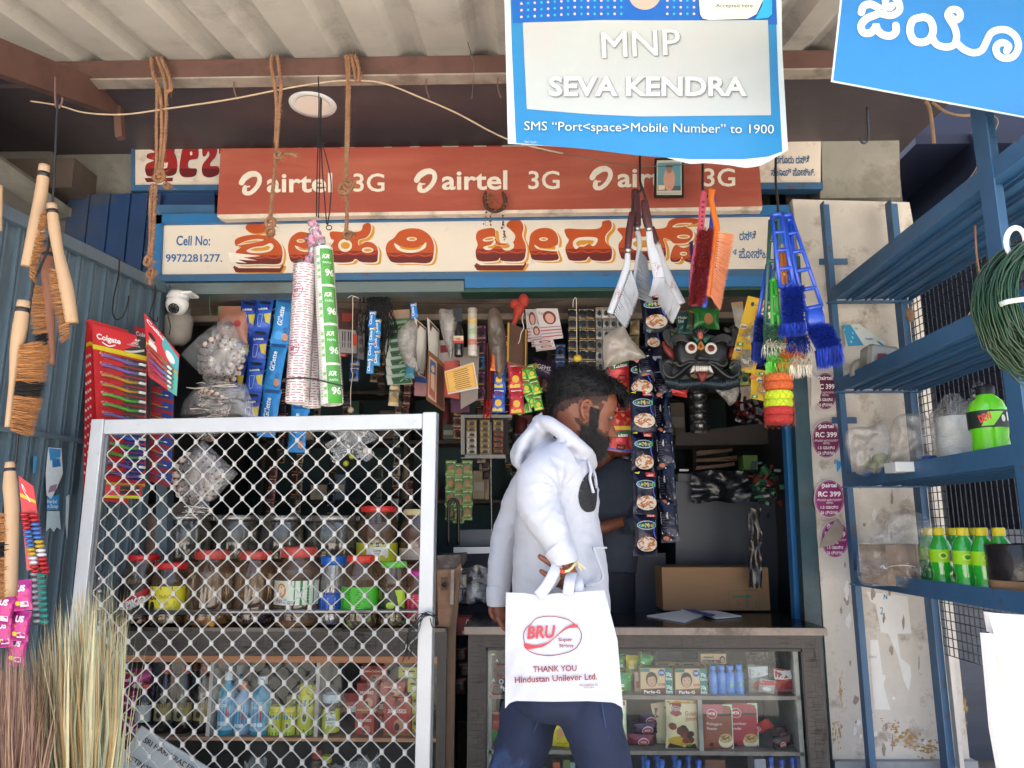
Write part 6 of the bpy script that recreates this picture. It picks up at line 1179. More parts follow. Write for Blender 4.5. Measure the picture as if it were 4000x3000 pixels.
def gcard(pr): pr.rect(.02,.1,.2,.95,'#a8a8a0',1);pr.poly([(.2,.3),(.95,.25),(.97,.9),(.25,.95)],'#1f4a2c',1);pr.rect(.3,.5,.5,.6,'#10201a',2);pr.stroke([(.55,.7),(.7,.5),(.85,.65)],.06,'#7ab06a',2,n=3)
for i in range(7): panel('green_card','green and white comb card, number %s from the top of its stack' % ('one','two','three','four','five','six','seven')[i],'card',[(1498+i*1.6,1262+i*34),(1588+i*2,1250+i*34),(1600+i*2,1290+i*35),(1502+i*2,1300+i*34)],3.3-.008*i,'#8a9a86',gcard,group='green comb cards')
panel('green_card','pink and green header card above the green comb cards','card',[(1520,1212),(1600,1208),(1600,1266),(1515,1268)],3.34,'#a88a74',lambda pr: pr.rect(0,.6,1,1,'#3a7a3a',1))
def dbag(label,pts,Y,m=POLY,name='clear_bag'):
    b=MB();c=(sum(p[0] for p in pts)/len(pts),sum(p[1] for p in pts)/len(pts));q=[(p.x,p.y) for p in crom([(x,y,0) for x,y in pts],5,True)];n_=len(q);sd=c[0]*.1
    def fn(i,j,s): u,v=q[int(i*n_+.5) % n_];u,v=c[0]+(u-c[0])*j,c[1]+(v-c[1])*j;return P(u,v,Y+s*.035*sqrt(max(0,1-j*j))+.014*NZ.noise(V((u*.035+sd,v*.035,sd))))
    b.grid(lambda i,j: fn(i,j,-1),n_,7,m,closed_u=True);b.grid(lambda i,j: fn(1-i,j,1),n_,7,m,closed_u=True);return b.thing(name,label,'plastic bag')
dbag('clear plastic bag hanging in front of the green comb cards',[(1610,1250),(1630,1290),(1625,1400),(1640,1450),(1600,1445),(1570,1400),(1552,1320),(1570,1275)],3.2,POLYW)
lay('teal packet inside the clear bag, bottom',1605,1425,3.19,40,52,'#2f6a78',None,(0,.1,0))
def rib(cols):
    def f(pr):
        for i,c_ in enumerate(cols): pr.rect(.22,.02+i*.96/len(cols),.98,.02+(i+.96)*.96/len(cols),c_,1)
    return f
WH_=mat('white_pack','#cfcac2',.5,var=.06,bump=.4)
panel('cloth_pack','white-edged pack of folded cloths with orange, navy, lime and red bands','cloth pack',[(1618,1238),(1666,1282),(1662,1478),(1632,1462)],3.2,WH_,rib(['#5a3026','#8a7f74','#b85a2a','#1f2c5a','#8a9a2a','#2a6a30','#7a2a24']),.01,.06);panel('cloth_pack','second white-edged pack of folded cloths, right of the first','cloth pack',[(1668,1238),(1716,1290),(1712,1470),(1678,1440)],3.22,WH_,rib(['#5a3026','#9aa83a','#7a7068','#3a3f4a','#5a3026']),.01,.06)
def wframe(pr): pr.rect(.1,.1,.55,.93,'#c0a088',1);pr.poly([(.15,.2),(.5,.28),(.5,.9),(.15,.85)],'#9a5a4a',2);pr.rect(.15,.14,.5,.4,'#3a5a7a',2.5);pr.ell(.33,.3,.1,.07,'#c89a7a',3);pr.rect(.6,.1,.97,.95,'#4a2c22',1)
panel('picture_frame','brown wooden framed picture hanging edge-on among the cloth packs','picture frame',[(1672,1365),(1735,1420),(1735,1608),(1664,1560)],3.12,mat('brown_frame','#7a4f34',.45,var=.15,scale=12),wframe,.014,.08)
dbag('greyish clear bag hanging from a white string',[(1716,1212),(1750,1210),(1782,1216),(1782,1300),(1772,1370),(1760,1402),(1745,1360),(1722,1290)],3.22,POLYW)
t=T('black_bottle','small black bottle with a cream price label hanging on its card','bottle',P(1790,1400,3.2));b=MB();b.bx(*(P(1770,1200,3.2).x,P(1806,1200,3.2).x),3.2,3.206,P(1790,1256,3.2).z,P(1790,1202,3.2).z,BLK);b.part('card',t)
b=MB();h_=P(1790,1260,3.2).z-P(1790,1396,3.2).z;b.lathe([(.001,0),(.017,.002),(.02,.01),(.021,h_*.6),(.018,h_*.75),(.01,h_*.88),(.009,h_)],mat('black_gloss','#0c0c10',.15,coat=1),P(1792,1396,3.185),14);b.part('body',t)
b=MB();pr=pxpr(b,3.16,.001);pr.rect(1772,1312,1810,1340,'#c8b898',1);pr.rect(1772,1330,1810,1341,'#a8322a',2);pr.text('100/-',1776,1328,9,'#8a2020',w=28,bold=.03,l=3);b.part('label',t)
t=T('bangle_roll','cream roll of bangles banded in yellow, green and pink','roll',P(1848,1395,3.2));a,c_=P(1845,1206,3.22),P(1846,1392,3.2);L=(a-c_).length
for i,cl in enumerate(('#9a9084','#a8a094','#c8a86a','#b8b4a0','#9ab08a','#b8b4a8','#b8786a','#c0b8b0','#c8c0b4')): b=MB();b.lathe([(.0195,0),(.0208,.002),(.0208,L/9-.002),(.0195,L/9)],mat('roll_'+cl[1:],cl,.5,var=.05),c_+(a-c_)*(i/9.) if False else c_+(a-c_)*((8-i)/9),16,caps=True);b.part('bangle',t)
def cert(pr):
    pr.stroke([(.06,.1),(.94,.1),(.94,.94),(.06,.94)],.012,'#6a4a1a',1,closed=True,smooth=False);rr=random.Random(3)
    for i in range(10): pr.rect(.3-.02*(i % 3),.13+i*.08,.75+.05*(i % 2),.155+i*.08,'#5a4426',2)
panel('price_card','yellow framed card with dense small print hanging tilted','card',[(1735,1452),(1850,1415),(1868,1516),(1750,1540)],3.08,mat('white_edge','#c8c4bc',.4),lambda pr: (pr.rect(.0,.02,.98,.94,'#d0a04a',.5),cert(pr)),.004)
for q,Y_,c_,lb,f in (([(1710,1330),(1800,1325),(1806,1420),(1712,1428)],3.36,'#b8b0a8','white and red carton card behind the bags',lambda pr: pr.rect(.1,.2,.6,.5,'#8a1f24',1)),([(1620,1470),(1790,1490),(1805,1556),(1618,1545)],3.38,'#a87880','pale pink packet behind the framed picture',lambda pr: pr.rect(.0,.0,1,.3,'#2a4a8a',1)),
        ([(1735,1410),(1792,1408),(1795,1560),(1730,1545)],3.3,'#b8503f','salmon coloured card behind the price card',None),([(1760,1540),(1830,1530),(1835,1610),(1762,1612)],3.35,'#4a1f3c','dark purple card below the price card',None),([(1795,1360),(1872,1350),(1866,1560),(1800,1598)],3.26,'#8a8078','grey paper bag behind the price card',None)):
    panel('card',lb,'card',q,Y_,c_,f)
b=MB();rr=random.Random(9)
for i in range(34): u=rr.uniform(1897,1932);b.tube(crom([P(u+rr.uniform(-3,3),1340,3.24),P(u,1450,3.24+rr.uniform(-.01,.01)),P(u+rr.gauss(0,2),rr.uniform(1560,1600),3.24)],3),.0014,YN_ if i % 3 else mat('red_yarn','#8a1a1c',.8),4)
for i in range(18): u=rr.uniform(1890,1922);b.tube([P(u,1560,3.22),P(u+rr.gauss(0,3),rr.uniform(1610,1640),3.22)],.0024,mat('red_beads','#9a1c1c',.5,var=.4,scale=200),5)
b.thing('thread_bunch','bunch of black and red threads with a red beaded end','thread bunch')
dbag('long grey-brown bag with orange packets at its bottom',[(1912,1212),(1945,1208),(1968,1270),(1980,1380),(1972,1440),(1955,1480),(1935,1455),(1912,1370),(1905,1280)],3.22,clear('brownish_bag','#c8beb0',.6,.2,.35,'#7a6a5c',bump=.7))
lay('orange packet showing inside the grey-brown bag',1944,1368,3.2,42,80,'#b8602a',None,(.1,.1,0));
b=MB();RC=mat('red_cloth','#9a2f20',.8,var=.15,bump=.3);b.ball(P(2012,1188,3.18),.022,RC,9,sx=1.1);b.ball(P(2045,1175,3.18),.024,RC,9,sz=1.3);b.tube(crom([P(2035,1190,3.18),P(2020,1230,3.18),P(2005,1270,3.18)],4),[.014,.02,.022,.022,.018,.012,.01,.01,.01],RC,10);b.thing('red_bundle','knotted red cloth bundle under the lintel','cloth bundle')
t=T('picture_frame','gold-edged brown frame seen from behind with a string','picture frame',P(2020,1430,3.1));b=MB();b.prism([P(1983,1258,3.06),P(2062,1290,3.12),P(2060,1436,3.12),P(1980,1415,3.06)],(0,.012,0),mat('frame_back','#4a3020',.6,var=.15));b.part('back_board',t)
GO=mat('gold_edge','#b8903c',.35,metal=.6)
for q in ([(1983,1258),(1990,1261),(1987,1417),(1980,1415)],[(2052,1286),(2057,1288),(2055,1432),(2050,1430)],[(1980,1410),(2060,1430),(2060,1437),(1980,1417)]): b=MB();b.prism([P(u,v,3.045+.06*(u-1980)/80) for u,v in q],(0,.012,0),GO if q[0][0] != 1980 else mat('frame_back2','#6a4830',.5));b.part('moulding',t)
cordpx('frame_string','pale string loop on the gold-edged frame','string',[(2045,1222),(2040,1250),(2046,1280),(2036,1300),(2030,1330),(2024,1342)],3.05,.0016,mat('string_white','#c8bfae'))
def kid(c1,c2):
    def f(pr,w,h): pr.rect(-w*.35,-h*.1,w*.35,-h*.4,'#d8c8c8',1);pr.text('CHOCO',-w*.3,-h*.3,h*.12,c2,w=w*.6,bold=.04,l=2);pr.ell(0,-h*.62,w*.25,h*.14,'#d8b03a',1);pr.rect(-w*.4,-h*.82,w*.3,-h*.95,'#d0b83a',1)
    return f
K1=[sachet('sachet',52*k3,92*k3,foil('#1f4a9c'),kid('#d8b83a','#8a1f2a'),1)];K2=[sachet('sachet',54*k3,98*k3,foil('#b0222c'),kid('','#a01f2a'),2)];K3=[sachet('sachet',46*k3,70*k3,foil('#4a9a2a'),kid('','#a03a2a'),3)]
strip('candy_strip','blue and pink candy sachet strip below the grey-brown bag','sachet strip',1952,1425,3.24,K1,[0,0],88*k3,(0,.05,.1),'candy strips');strip('candy_strip','red and pink candy sachet strip below the gold-edged frame','sachet strip',2010,1418,3.22,K2,[0,0],94*k3,(0,-.04,-.1),'candy strips')
t=T('candy_garland','looped garland of light green candy sachets','sachet strip',P(2070,1430,3.24),'candy strips')
for (u,v,r_) in ((2046,1425,.1),(2052,1480,-.1),(2062,1535,-.5),(2066,1425,-.3),(2082,1485,-.35),(2095,1545,-.2),(2075,1590,1.3)): inst(K3[0],'sachet',t,P(u,v,3.24)-V(t['org']),(0,r_,.2),.8)
def fair(pr): pr.ell(.55,.3,.3,.22,'#5a2a24',1);pr.ell(.55,.32,.2,.16,'#c09080',2);pr.text('Fair',.1,.2,.1,'#6a4a4a',w=.3,l=2);[pr.rect(.02,.58+.1*i,.98,.62+.1*i,'#a8424a' if i % 2 else '#8a8084',1) for i in range(4)]
for i,(q,lb) in enumerate((([(2052,1208),(2095,1208),(2108,1330),(2062,1335)],'left pile, back'),([(2070,1270),(2108,1265),(2128,1345),(2078,1355)],'left pile, front'),([(2092,1205),(2178,1205),(2200,1320),(2118,1330)],'right pile, main card'),([(2085,1330),(2160,1325),(2168,1350),(2090,1355)],'left pile, lowest edge'),([(2092,1352),(2166,1345),(2172,1362),(2095,1372)],'right pile, lowest edge'))): panel('sachet_card','white and red beauty-cream sachet card, %s' % lb,'card',q,3.3-.01*i,'#bcb4b4',fair,.008,group='beauty cream cards')
def mk_dark(pr,w,h): pr.rect(-w*.42,-h*.1,w*.42,-h*.22,'#b8b0a0',1);pr.ell(.0,-h*.6,w*.28,h*.2,'#15161a',1);pr.rect(-w*.4,-h*.85,w*.4,-h*.93,'#a8842a',1)
def mk_sil(pr,w,h): pr.ell(w*.05,-h*.55,w*.3,h*.25,'#2a2a2e',1);pr.rect(-w*.4,-h*.08,w*.2,-h*.16,'#8a6a2a',1)
DK=[sachet('sachet',38*k3,46*k3,foil('#2a2c30'),mk_dark,1),sachet('sachet',38*k3,46*k3,foil('#3c3a38'),mk_dark,2)];SL=[sachet('sachet',28*k3,46*k3,foil('#a8a8a4'),mk_sil,4),sachet('sachet',28*k3,46*k3,foil('#8e8e8c'),mk_sil,5)]
for i,u in enumerate((2235,2276,2306)): strip('sachet_strip','dark hair-dye sachet strip beside the beauty cards, %s' % ('leftmost','middle','right')[i],'sachet strip',u,1205,3.42,DK,[0,1]*(5,4,4)[i]+[0],42*k3,(0,0,.1),'dark hair-dye strips')
for i,u in enumerate((2338,2366,2392,2420)): strip('sachet_strip','silver sachet strip above the man\'s head, %s' % ('leftmost','second','third','fourth')[i],'sachet strip',u,1200,3.44,SL,[0,1]*(5,4,3,3)[i],44*k3,(0,0,.15),'silver sachet strips')
cordpx('white_string','white string with a yellow lime hanging above the man\'s head','string',[(2238,1200),(2240,1172),(2250,1166),(2252,1210),(2254,1388)],3.15,.0016,mat('string_white','#c8bfae'))
b=MB();b.ball(P(2256,1400,3.15),.0165,mat('lime_yellow','#c0a432',.45,bump=.2),12,sx=1.1);b.thing('lime','yellow lime on a white string just above the man\'s hair','lime')
cordpx('wall_wire','thin dark wire stretched along the soffit board','wire',[(1300,1180),(2060,1188),(2200,1172),(2330,1152)],3.3,.0013,BLKR,sm_=0)
lay('dark packet lettered GEMS hanging left of the man\'s head',2128,1408,3.6,92,64,'#3a2c4a',lambda pr,w,h: (pr.text('GEMS',-w*.25,-h*.6,h*.25,'#d8d4d0',w=w*.6,bold=.05,l=2),pr.ell(-w*.35,-h*.5,w*.1,h*.18,'#b8922a',1)),(0,.25,0),'sweet_packet')
lay('brown wafer packet below the GEMS packet',2138,1462,3.62,56,64,'#4a2018',lambda pr,w,h: pr.rect(-w*.4,-h*.85,w*.4,-h*.95,'#a8903a',1),(0,.05,0),'sweet_packet')
# rows of small sachets deeper inside
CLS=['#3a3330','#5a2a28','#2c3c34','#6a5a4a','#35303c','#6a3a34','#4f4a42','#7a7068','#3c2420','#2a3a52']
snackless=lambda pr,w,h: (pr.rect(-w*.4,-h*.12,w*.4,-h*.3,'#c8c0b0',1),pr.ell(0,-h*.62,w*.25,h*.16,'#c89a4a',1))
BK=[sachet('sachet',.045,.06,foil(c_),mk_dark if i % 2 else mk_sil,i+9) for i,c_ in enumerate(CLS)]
rr=random.Random(21);n_=0
for i in range(54):
    u=rr.uniform(1010,2480);v=rr.uniform(1340,1900) if i % 3 else rr.uniform(1250,1500);Y_=rr.uniform(3.9,4.5);
    if 1700 < u < 1840 and v > 1700: continue
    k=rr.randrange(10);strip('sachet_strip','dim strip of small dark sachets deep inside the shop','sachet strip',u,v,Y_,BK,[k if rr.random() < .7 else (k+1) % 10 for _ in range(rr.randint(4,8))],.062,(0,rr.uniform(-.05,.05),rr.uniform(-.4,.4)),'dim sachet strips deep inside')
MID=[sachet('sachet',.05,.075,foil(c_),mk_dark if i % 2 else snackless,i+60) for i,c_ in enumerate(('#8a2a2c','#3a5a8a','#a89a7a','#5a7a3c','#b8a8a0','#6a3a5a'))]
for i,(u,lb) in enumerate(((1345,'leftmost, right of the paper cups'),(1400,'second, behind the pen card'),(1560,'behind the green comb cards'),(1690,'behind the cloth packs'),(1760,'left of the black bottle'),(1880,'beside the bangle roll'),(1975,'behind the gold-edged frame'),(2190,'right of the beauty cards'),(2480,'behind the silver sachets'),(2640,'left of the black mask'),(2900,'far right under the yellow card'))): strip('mixed_strip','strip of coloured sachets half lost among other goods, %s' % lb,'sachet strip',u,1215+(i*37) % 130,3.55+.05*(i % 3),MID,[i % 6,i % 6,(i+i//2) % 6,i % 6,i % 6][:3+i % 3],.078,(0,rr.uniform(-.06,.06),rr.uniform(-.4,.4)),'coloured strips behind the front row')
b=MB()
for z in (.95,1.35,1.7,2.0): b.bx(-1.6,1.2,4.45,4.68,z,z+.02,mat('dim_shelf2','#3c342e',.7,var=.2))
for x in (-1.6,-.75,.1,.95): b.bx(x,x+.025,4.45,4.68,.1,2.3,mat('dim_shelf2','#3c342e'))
b.thing('back_shelving','dim wooden shelves along the back of the shop','shelves')
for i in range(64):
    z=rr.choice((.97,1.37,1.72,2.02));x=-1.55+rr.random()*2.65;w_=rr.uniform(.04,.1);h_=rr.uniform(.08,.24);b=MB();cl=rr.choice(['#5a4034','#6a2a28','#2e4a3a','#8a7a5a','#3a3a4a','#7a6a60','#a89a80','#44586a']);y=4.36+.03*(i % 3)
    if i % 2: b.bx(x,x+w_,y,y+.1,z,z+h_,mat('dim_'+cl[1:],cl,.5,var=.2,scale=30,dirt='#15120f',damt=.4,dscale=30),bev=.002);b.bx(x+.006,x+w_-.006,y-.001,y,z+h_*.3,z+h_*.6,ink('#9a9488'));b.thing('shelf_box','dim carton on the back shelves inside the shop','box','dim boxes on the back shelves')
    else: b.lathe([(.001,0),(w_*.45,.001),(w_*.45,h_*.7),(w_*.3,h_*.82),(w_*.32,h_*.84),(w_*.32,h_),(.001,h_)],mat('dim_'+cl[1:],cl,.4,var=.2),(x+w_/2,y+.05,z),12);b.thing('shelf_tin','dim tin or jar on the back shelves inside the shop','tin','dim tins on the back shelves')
# framed window of packets, green packet column, rail, drawer
t=T('display_board','pale framed board with rows of small packets at the back of the aisle','display board',P(1915,1790,3.75));b=MB();FRM=mat('pale_frame','#8a8a88',.5,var=.1)
for q in ([(1800,1620),(1816,1620),(1816,1786),(1800,1786)],[(1800,1776),(1975,1776),(1975,1790),(1800,1790)],[(1816,1620),(2000,1620),(2000,1632),(1816,1632)]): b.prism([P(u,v,3.75) for u,v in q],(0,.03,0),FRM)
b.part('frame',t);b=MB();b.prism([P(u,v,3.8) for u,v in [(1816,1632),(1985,1632),(1985,1776),(1816,1776)]],(0,.01,0),DARK);b.part('board',t)
PKM=[sachet('packet',48*k3,30*k3,foil(c_),mk_sil,40+i) for i,c_ in enumerate(('#a8a29a','#8a7a5a','#6a3a2a'))]
for r_ in range(6):
    for c_ in range(3): inst(PKM[(c_ if r_ > 1 else 1)],'packet',t,P(1842+c_*52,1640+r_*22,3.72)-V(t['org']),(.2,0,0),.9)
GPK=[sachet('packet',44*k3,62*k3,foil('#4a5e2c'),lambda pr,w,h: (pr.ell(0,-h*.5,w*.3,h*.16,'#8a5a34',1),pr.rect(-w*.4,-h*.1,w*.4,-h*.2,'#a8b070',1)),77)]
for i,u in enumerate((1762,1795,1826)): strip('snack_strip','olive green snack packet strip in the aisle, %s' % ('left','middle','right')[i],'packet strip',u,1798+12*(i % 2),3.55,GPK,[0]*4,58*k3,(0,0,.1),'olive snack strips','packet')
b=MB();b.prism([P(u,v,3.6) for u,v in [(1772,2138),(1958,2136),(1958,2160),(1772,2164)]],(0,.02,0),ALU);b.thing('metal_rail','bright metal strip across the aisle behind the man','rail')
b=MB();b.prism([P(u,v,3.7) for u,v in [(1785,2070),(1930,2068),(1930,2132),(1785,2134)]],(0,.02,0),mat('grey_board2','#5a5f66',.7,var=.1));b.prism([P(u,v,3.7) for u,v in [(1700,2160),(2600,2160),(2600,2440),(1700,2440)]],(0,.02,0),mat('dark_blue_board','#1a2030',.6,var=.1));b.thing('aisle_cabinet','grey drawer front and dark cabinet behind the aisle rail','cabinet')
cordpx('black_chair_frame','curved black tube frame standing in the aisle','chair frame',[(1752,2130),(1752,1990),(1760,1955),(1780,1955),(1790,1980),(1790,2130)],3.5,.008,BLK)
cordpx('thin_thread','long thin pale thread hanging down the aisle','thread',[(1918,1650),(1918,1900),(1922,2100),(1924,2230),(1912,2270)],3.3,.001,mat('string_white','#c8bfae'))
drape(1790,2215,1990,2365,3.4,clear('violet_film','#9090a8',.5,.4,.2,'#3c3c4e',bump=1),.06,6,16,10,.12).thing('violet_plastic','heap of violet-grey plastic film on the shelf in the aisle','plastic film')
lay('small white knotted bag at the aisle shelf',1806,2245,3.35,34,50,POLYW,None);boxp('red noodle carton under the end of the right counter',(1784,2412,1838,2482),3.2,.1,'#7a1f24',lambda pr,w,h: (pr.text('Noodles',-w*.1,h*.08,h*.18,'#e0d8d0',w=w*.6,bold=.02,l=1),pr.ell(w*.3,h*.7,w*.15,h*.2,'#e0d8d0',1),pr.ell(w*.3,h*.7,w*.1,h*.14,'#7a1f24',2)),'carton','carton')
for i,(u,v,c_) in enumerate(((1800,2560,'#4a2c24'),(1815,2620,'#3a2420'),(1795,2680,'#5a3428'))): lay('brown packet low in the dark aisle, %s' % ('top','middle','bottom')[i],u,v-30,3.3,50,60,c_,mk_sil)
# ---- snack strips right of the man's head
def snack(pr,w,h):
    rr=random.Random(int(w*1e5));pr.rect(w*.02,-h*.02,w*.4,-h*.12,'#b02a24',2);pr.text('KIDS',w*.06,-h*.105,h*.06,'#e8d8d0',w=w*.28,bold=.04,l=3)
    pr.ell(0,-h*.3,w*.42,h*.1,'#b8c4cc',1);pr.ell(0,-h*.3,w*.39,h*.085,'#16284a',1.5);[pr.text(ch,-w*.34+w*.085*i,-h*.33-(h*.02 if ch == 'M' else 0),h*(.1 if ch == 'M' else .06),col,bold=.05,l=2.5) for i,(ch,col) in enumerate(zip('KARMURUM',('#3ab0c8','#c8c83a','#3ab05a','#e0c82a','#3ab0c8','#c84a3a','#c8c83a','#3ab05a')))]
    pr.ell(w*.04,-h*.73,w*.44,h*.17,'#c8beb0',1)
    for i in range(26): a=rr.uniform(0,6.28);q_=rr.random()**.5;x,y=w*.36*q_*cos(a),-h*.72+h*.15*q_*sin(a);an=rr.uniform(-1.2,1.2);pr.stroke([(x-.008*cos(an),y-.008*sin(an)),(x+.008*cos(an),y+.008*sin(an))],.0048,('#a8622e','#8a4a20','#c07a3c')[i % 3],2+i*.03,smooth=False)
    pr.poly([(-w*.45,-h*.04),(-w*.2,0),(-w*.25,-h*.06)],'#c8b82a',2);pr.stroke([(w*.4,-h*.2),(w*.3,-h*.45),(w*.42,-h*.6)],.004,'#4a5ad0',2)
def snackb(pr,w,h): pr.rect(-w*.42,-h*.3,-w*.02,-h*.8,'#c4c0ba',1);pr.rect(w*.0,-h*.1,w*.08,-h*.95,'#d8d4d0',2);pr.rect(w*.1,-h*.35,w*.44,-h*.85,'#8a90a8',1);[pr.rect(-w*.38,-h*(.34+.06*i),-w*.08,-h*(.355+.06*i),'#3a3a4a',2) for i in range(7)];pr.ell(-w*.2,-h*.9,w*.16,h*.05,'#b86a4a',2)
NV=mat('navy_foil','#0e1228',.2,metal=.45,var=.2,bump=.6,bscale=24);SN=[sachet('packet',98*k3,158*k3,NV,snack,11,.3,.05),sachet('packet',100*k3,118*k3,NV,snackb,12,.24,.05),sachet('packet',94*k3,158*k3,NV,snack,13,.32,.05),sachet('packet',66*k3,150*k3,NV,snackb,14,.24,.05)]
t=T('snack_strip','long strip of dark blue snack packets printed with fried sticks, beside the man\'s face','packet strip',P(2555,1180,3.1),'dark snack packet strips')
for (u,v,k,s_,r_) in ((2548,1148,0,.95,.02),(2545,1262,0,.62,.05),(2532,1352,1,1,.08),(2506,1395,2,.95,.03),(2506,1528,0,.93,-.04),(2512,1684,2,.93,-.03),(2518,1842,0,.93,-.04),(2524,1998,2,.95,-.02)): inst(SN[k],'packet',t,P(u,v,3.1)-V(t['org'])+V((0,.01*k,0)),(rr.uniform(-.12,.12),-r_+rr.uniform(-.05,.05),rr.uniform(-.35,.35)),s_)
t=T('snack_strip','second strip of dark blue snack packets behind the first, turned sideways','packet strip',P(2600,1400,3.2),'dark snack packet strips')
for i,(u,v) in enumerate(((2578,1400),(2582,1535),(2590,1670),(2598,1810),(2606,1950))): inst(SN[3],'packet',t,P(u,v,3.18)-V(t['org']),(0,-.04,-.5 if i % 2 else -.2),1)
def taa(pr,w,h): pr.rect(-w*.48,-h*.02,w*.48,-h*.1,'#24509c',1);rr=random.Random(3);[pr.poly([(x,y),(x+w*.2,y-h*.03),(x+w*.08,y-h*.11)],c_,2+.1*i) for i,(x,y,c_) in enumerate(((-w*.4,-h*.15,'#b86a34'),(-w*.1,-h*.12,'#c88040'),(w*.1,-h*.2,'#b8602c'),(-w*.3,-h*.28,'#c87a3a'),(w*.0,-h*.3,'#a8582a')))];pr.poly([(-w*.48,-h*.46),(w*.48,-h*.38),(w*.48,-h*.47),(-w*.48,-h*.55)],'#c8a83a',1);pr.stroke([(-w*.36,-h*.66),(0,-h*.6),(w*.36,-h*.55)],h*.13,'#2a5a34',2);pr.text('Taatoo',-w*.34,-h*.69,h*.085,'#e8e4e0',w=w*.6,rot=.13,bold=.04,l=3);pr.rect(-w*.48,-h*.82,w*.48,-h*.98,'#24509c',1);pr.rect(-w*.12,-h*.84,w*.2,-h*.95,'#16161a',2);pr.text('KING',-w*.08,-h*.92,h*.05,'#c84a3a',w=w*.22,bold=.04,l=3)
RF=mat('red_foil','#a8222a',.3,metal=.2,var=.15,bump=.6,bscale=24);TA=[sachet('packet',100*k3,165*k3,RF,taa,21,.3,.05)]
t=T('snack_strip','red, blue and yellow chips packets hanging in front of the man\'s face','packet strip',P(2430,1400,3.2))
for (u,v,s_,r_) in ((2415,1330,.95,.05),(2420,1465,.92,.0),(2434,1595,.97,-.12)): inst(TA[0],'packet',t,P(u,v,3.2)-V(t['org']),(0,-r_,.1),s_)
dbag('gathered translucent bag of small goods hanging below the left white brush',[(2425,1278),(2440,1280),(2470,1330),(2522,1390),(2500,1402),(2450,1410),(2380,1432),(2360,1425),(2356,1330),(2380,1300)],3.02,clear('smoky_bag','#e4e0da',.5,.18,.3,'#c8c2b8',bump=.5))
b=MB();rr=random.Random(2);clump(b,P(2440,1408,3.04),(.05,.02,.05),[mat('pinkish','#c08a88',.5),mat('cyanish','#8ab0b8',.5),WHT,WHT],22,.012,3);b.thing('small_goods','pale pink, blue and white small goods inside the translucent bag','goods')
lay('teal and red lentil packet above the black mask',2668,1212,3.25,62,92,'#1c5a5a',lambda pr,w,h: (pr.rect(-w*.48,-h*.02,w*.48,-h*.2,'#8a2420',1),pr.text('Moong',-w*.4,-h*.4,h*.13,'#d8d8d0',w=w*.75,bold=.03,l=2),pr.text('Dal',-w*.4,-h*.54,h*.12,'#d8d8d0',bold=.03,l=2),pr.rect(-w*.46,-h*.6,w*.46,-h*.9,'#b8924a',1)),(0,-.05,0))
lay('small green snack packet with a nut ball print above the mask',2760,1205,3.2,100,80,'#1f6a2c',lambda pr,w,h: pr.ell(w*.05,-h*.55,w*.18,h*.28,'#9a6a3a',1),(0,.05,0));lay('narrow green packet left of the nut ball packet',2708,1210,3.22,36,80,'#2a4a2c',mk_sil,(0,.2,0));lay('orange and white packet hanging left of the yellow card',2878,1180,3.3,46,120,'#a8a292',lambda pr,w,h: pr.rect(-w*.4,-h*.02,w*.45,-h*.3,'#b8783a',1),(0,-.1,0))
lay('white and red packet peeping out below the mask',2648,1500,3.2,86,46,'#b02a24',lambda pr,w,h: pr.poly([(-w*.45,-h*.02),(w*.1,-h*.02),(-w*.1,-h*.8),(-w*.45,-h*.9)],'#c8c4c0',1),(0,.2,0));dbag('small triangular clear bag below the mask at right',[(2790,1512),(2882,1508),(2878,1560),(2850,1584),(2830,1560)],3.15,POLYW)
b=MB();rr=random.Random(12)
for i in range(46): p=P(rr.uniform(2875,2985),rr.uniform(1545,1650),3.45+rr.uniform(-.04,.04));q=M.Translation(p) @ M.Rotation(rr.uniform(0,6),4,(rr.random(),rr.random(),rr.random()));k=rr.uniform(.01,.018);b.bx(-k,k,-k*.4,k*.4,-k*.5,k*.5,(foil('#2a1416'),foil('#5a1a1c'),foil('#1c1c22'),foil('#6a6468'))[i % 4],q)
b.thing('sachet_bundle','dark heap of maroon and black sachets below the yellow card','sachet bundle')
# ================================================================ right half: brushes, mask, banner, rack goods
MB_=mat('black_mask_paint','#15171a',.38,var=.15,scale=20,coat=.15);MRD=mat('mask_maroon','#6e211e',.45,var=.08);MWH=mat('mask_white','#c8c4ba',.45);MGN=mat('mask_green','#1a5240',.45);MOR=mat('mask_ochre','#b07a34',.45)
YM=2.95;mk=lambda x,y: (2550+.2712*x,1250+.2712*y)
def mp(x,y,o=0): u,v=mk(x,y);return P(u,v,YM-o)
t=T('demon_mask','black horned wall mask with bulging red eyes, white fangs and a red tongue','mask',mp(700,1010));
def bowl(out,depth,m,nm,base=0,lab=None,n=8):
    b=MB();q=[(p.x,p.y) for p in crom([(x,y,0) for x,y in out],5,True)];cx=sum(p[0] for p in q)/len(q);cy=sum(p[1] for p in q)/len(q);N_=len(q)
    b.grid(lambda i,j: mp(cx+(q[int(i*N_+.5) % N_][0]-cx)*j,cy+(q[int(i*N_+.5) % N_][1]-cy)*j,base+depth*sqrt(max(0,1-j**2.4))),N_,n,m,closed_u=True);return b.part(nm,t,label=lab)
bowl([(300,300),(450,230),(680,200),(900,230),(1080,330),(1090,560),(1000,700),(900,850),(720,910),(520,860),(380,720),(300,560)],.055,MB_,'face')
bowl([(110,560),(260,600),(400,700),(700,860),(1000,720),(1250,720),(1280,800),(1200,900),(1130,1000),(1000,1000),(850,960),(710,990),(560,950),(420,990),(280,980),(200,900),(130,800),(95,680)],.02,MB_,'beard')
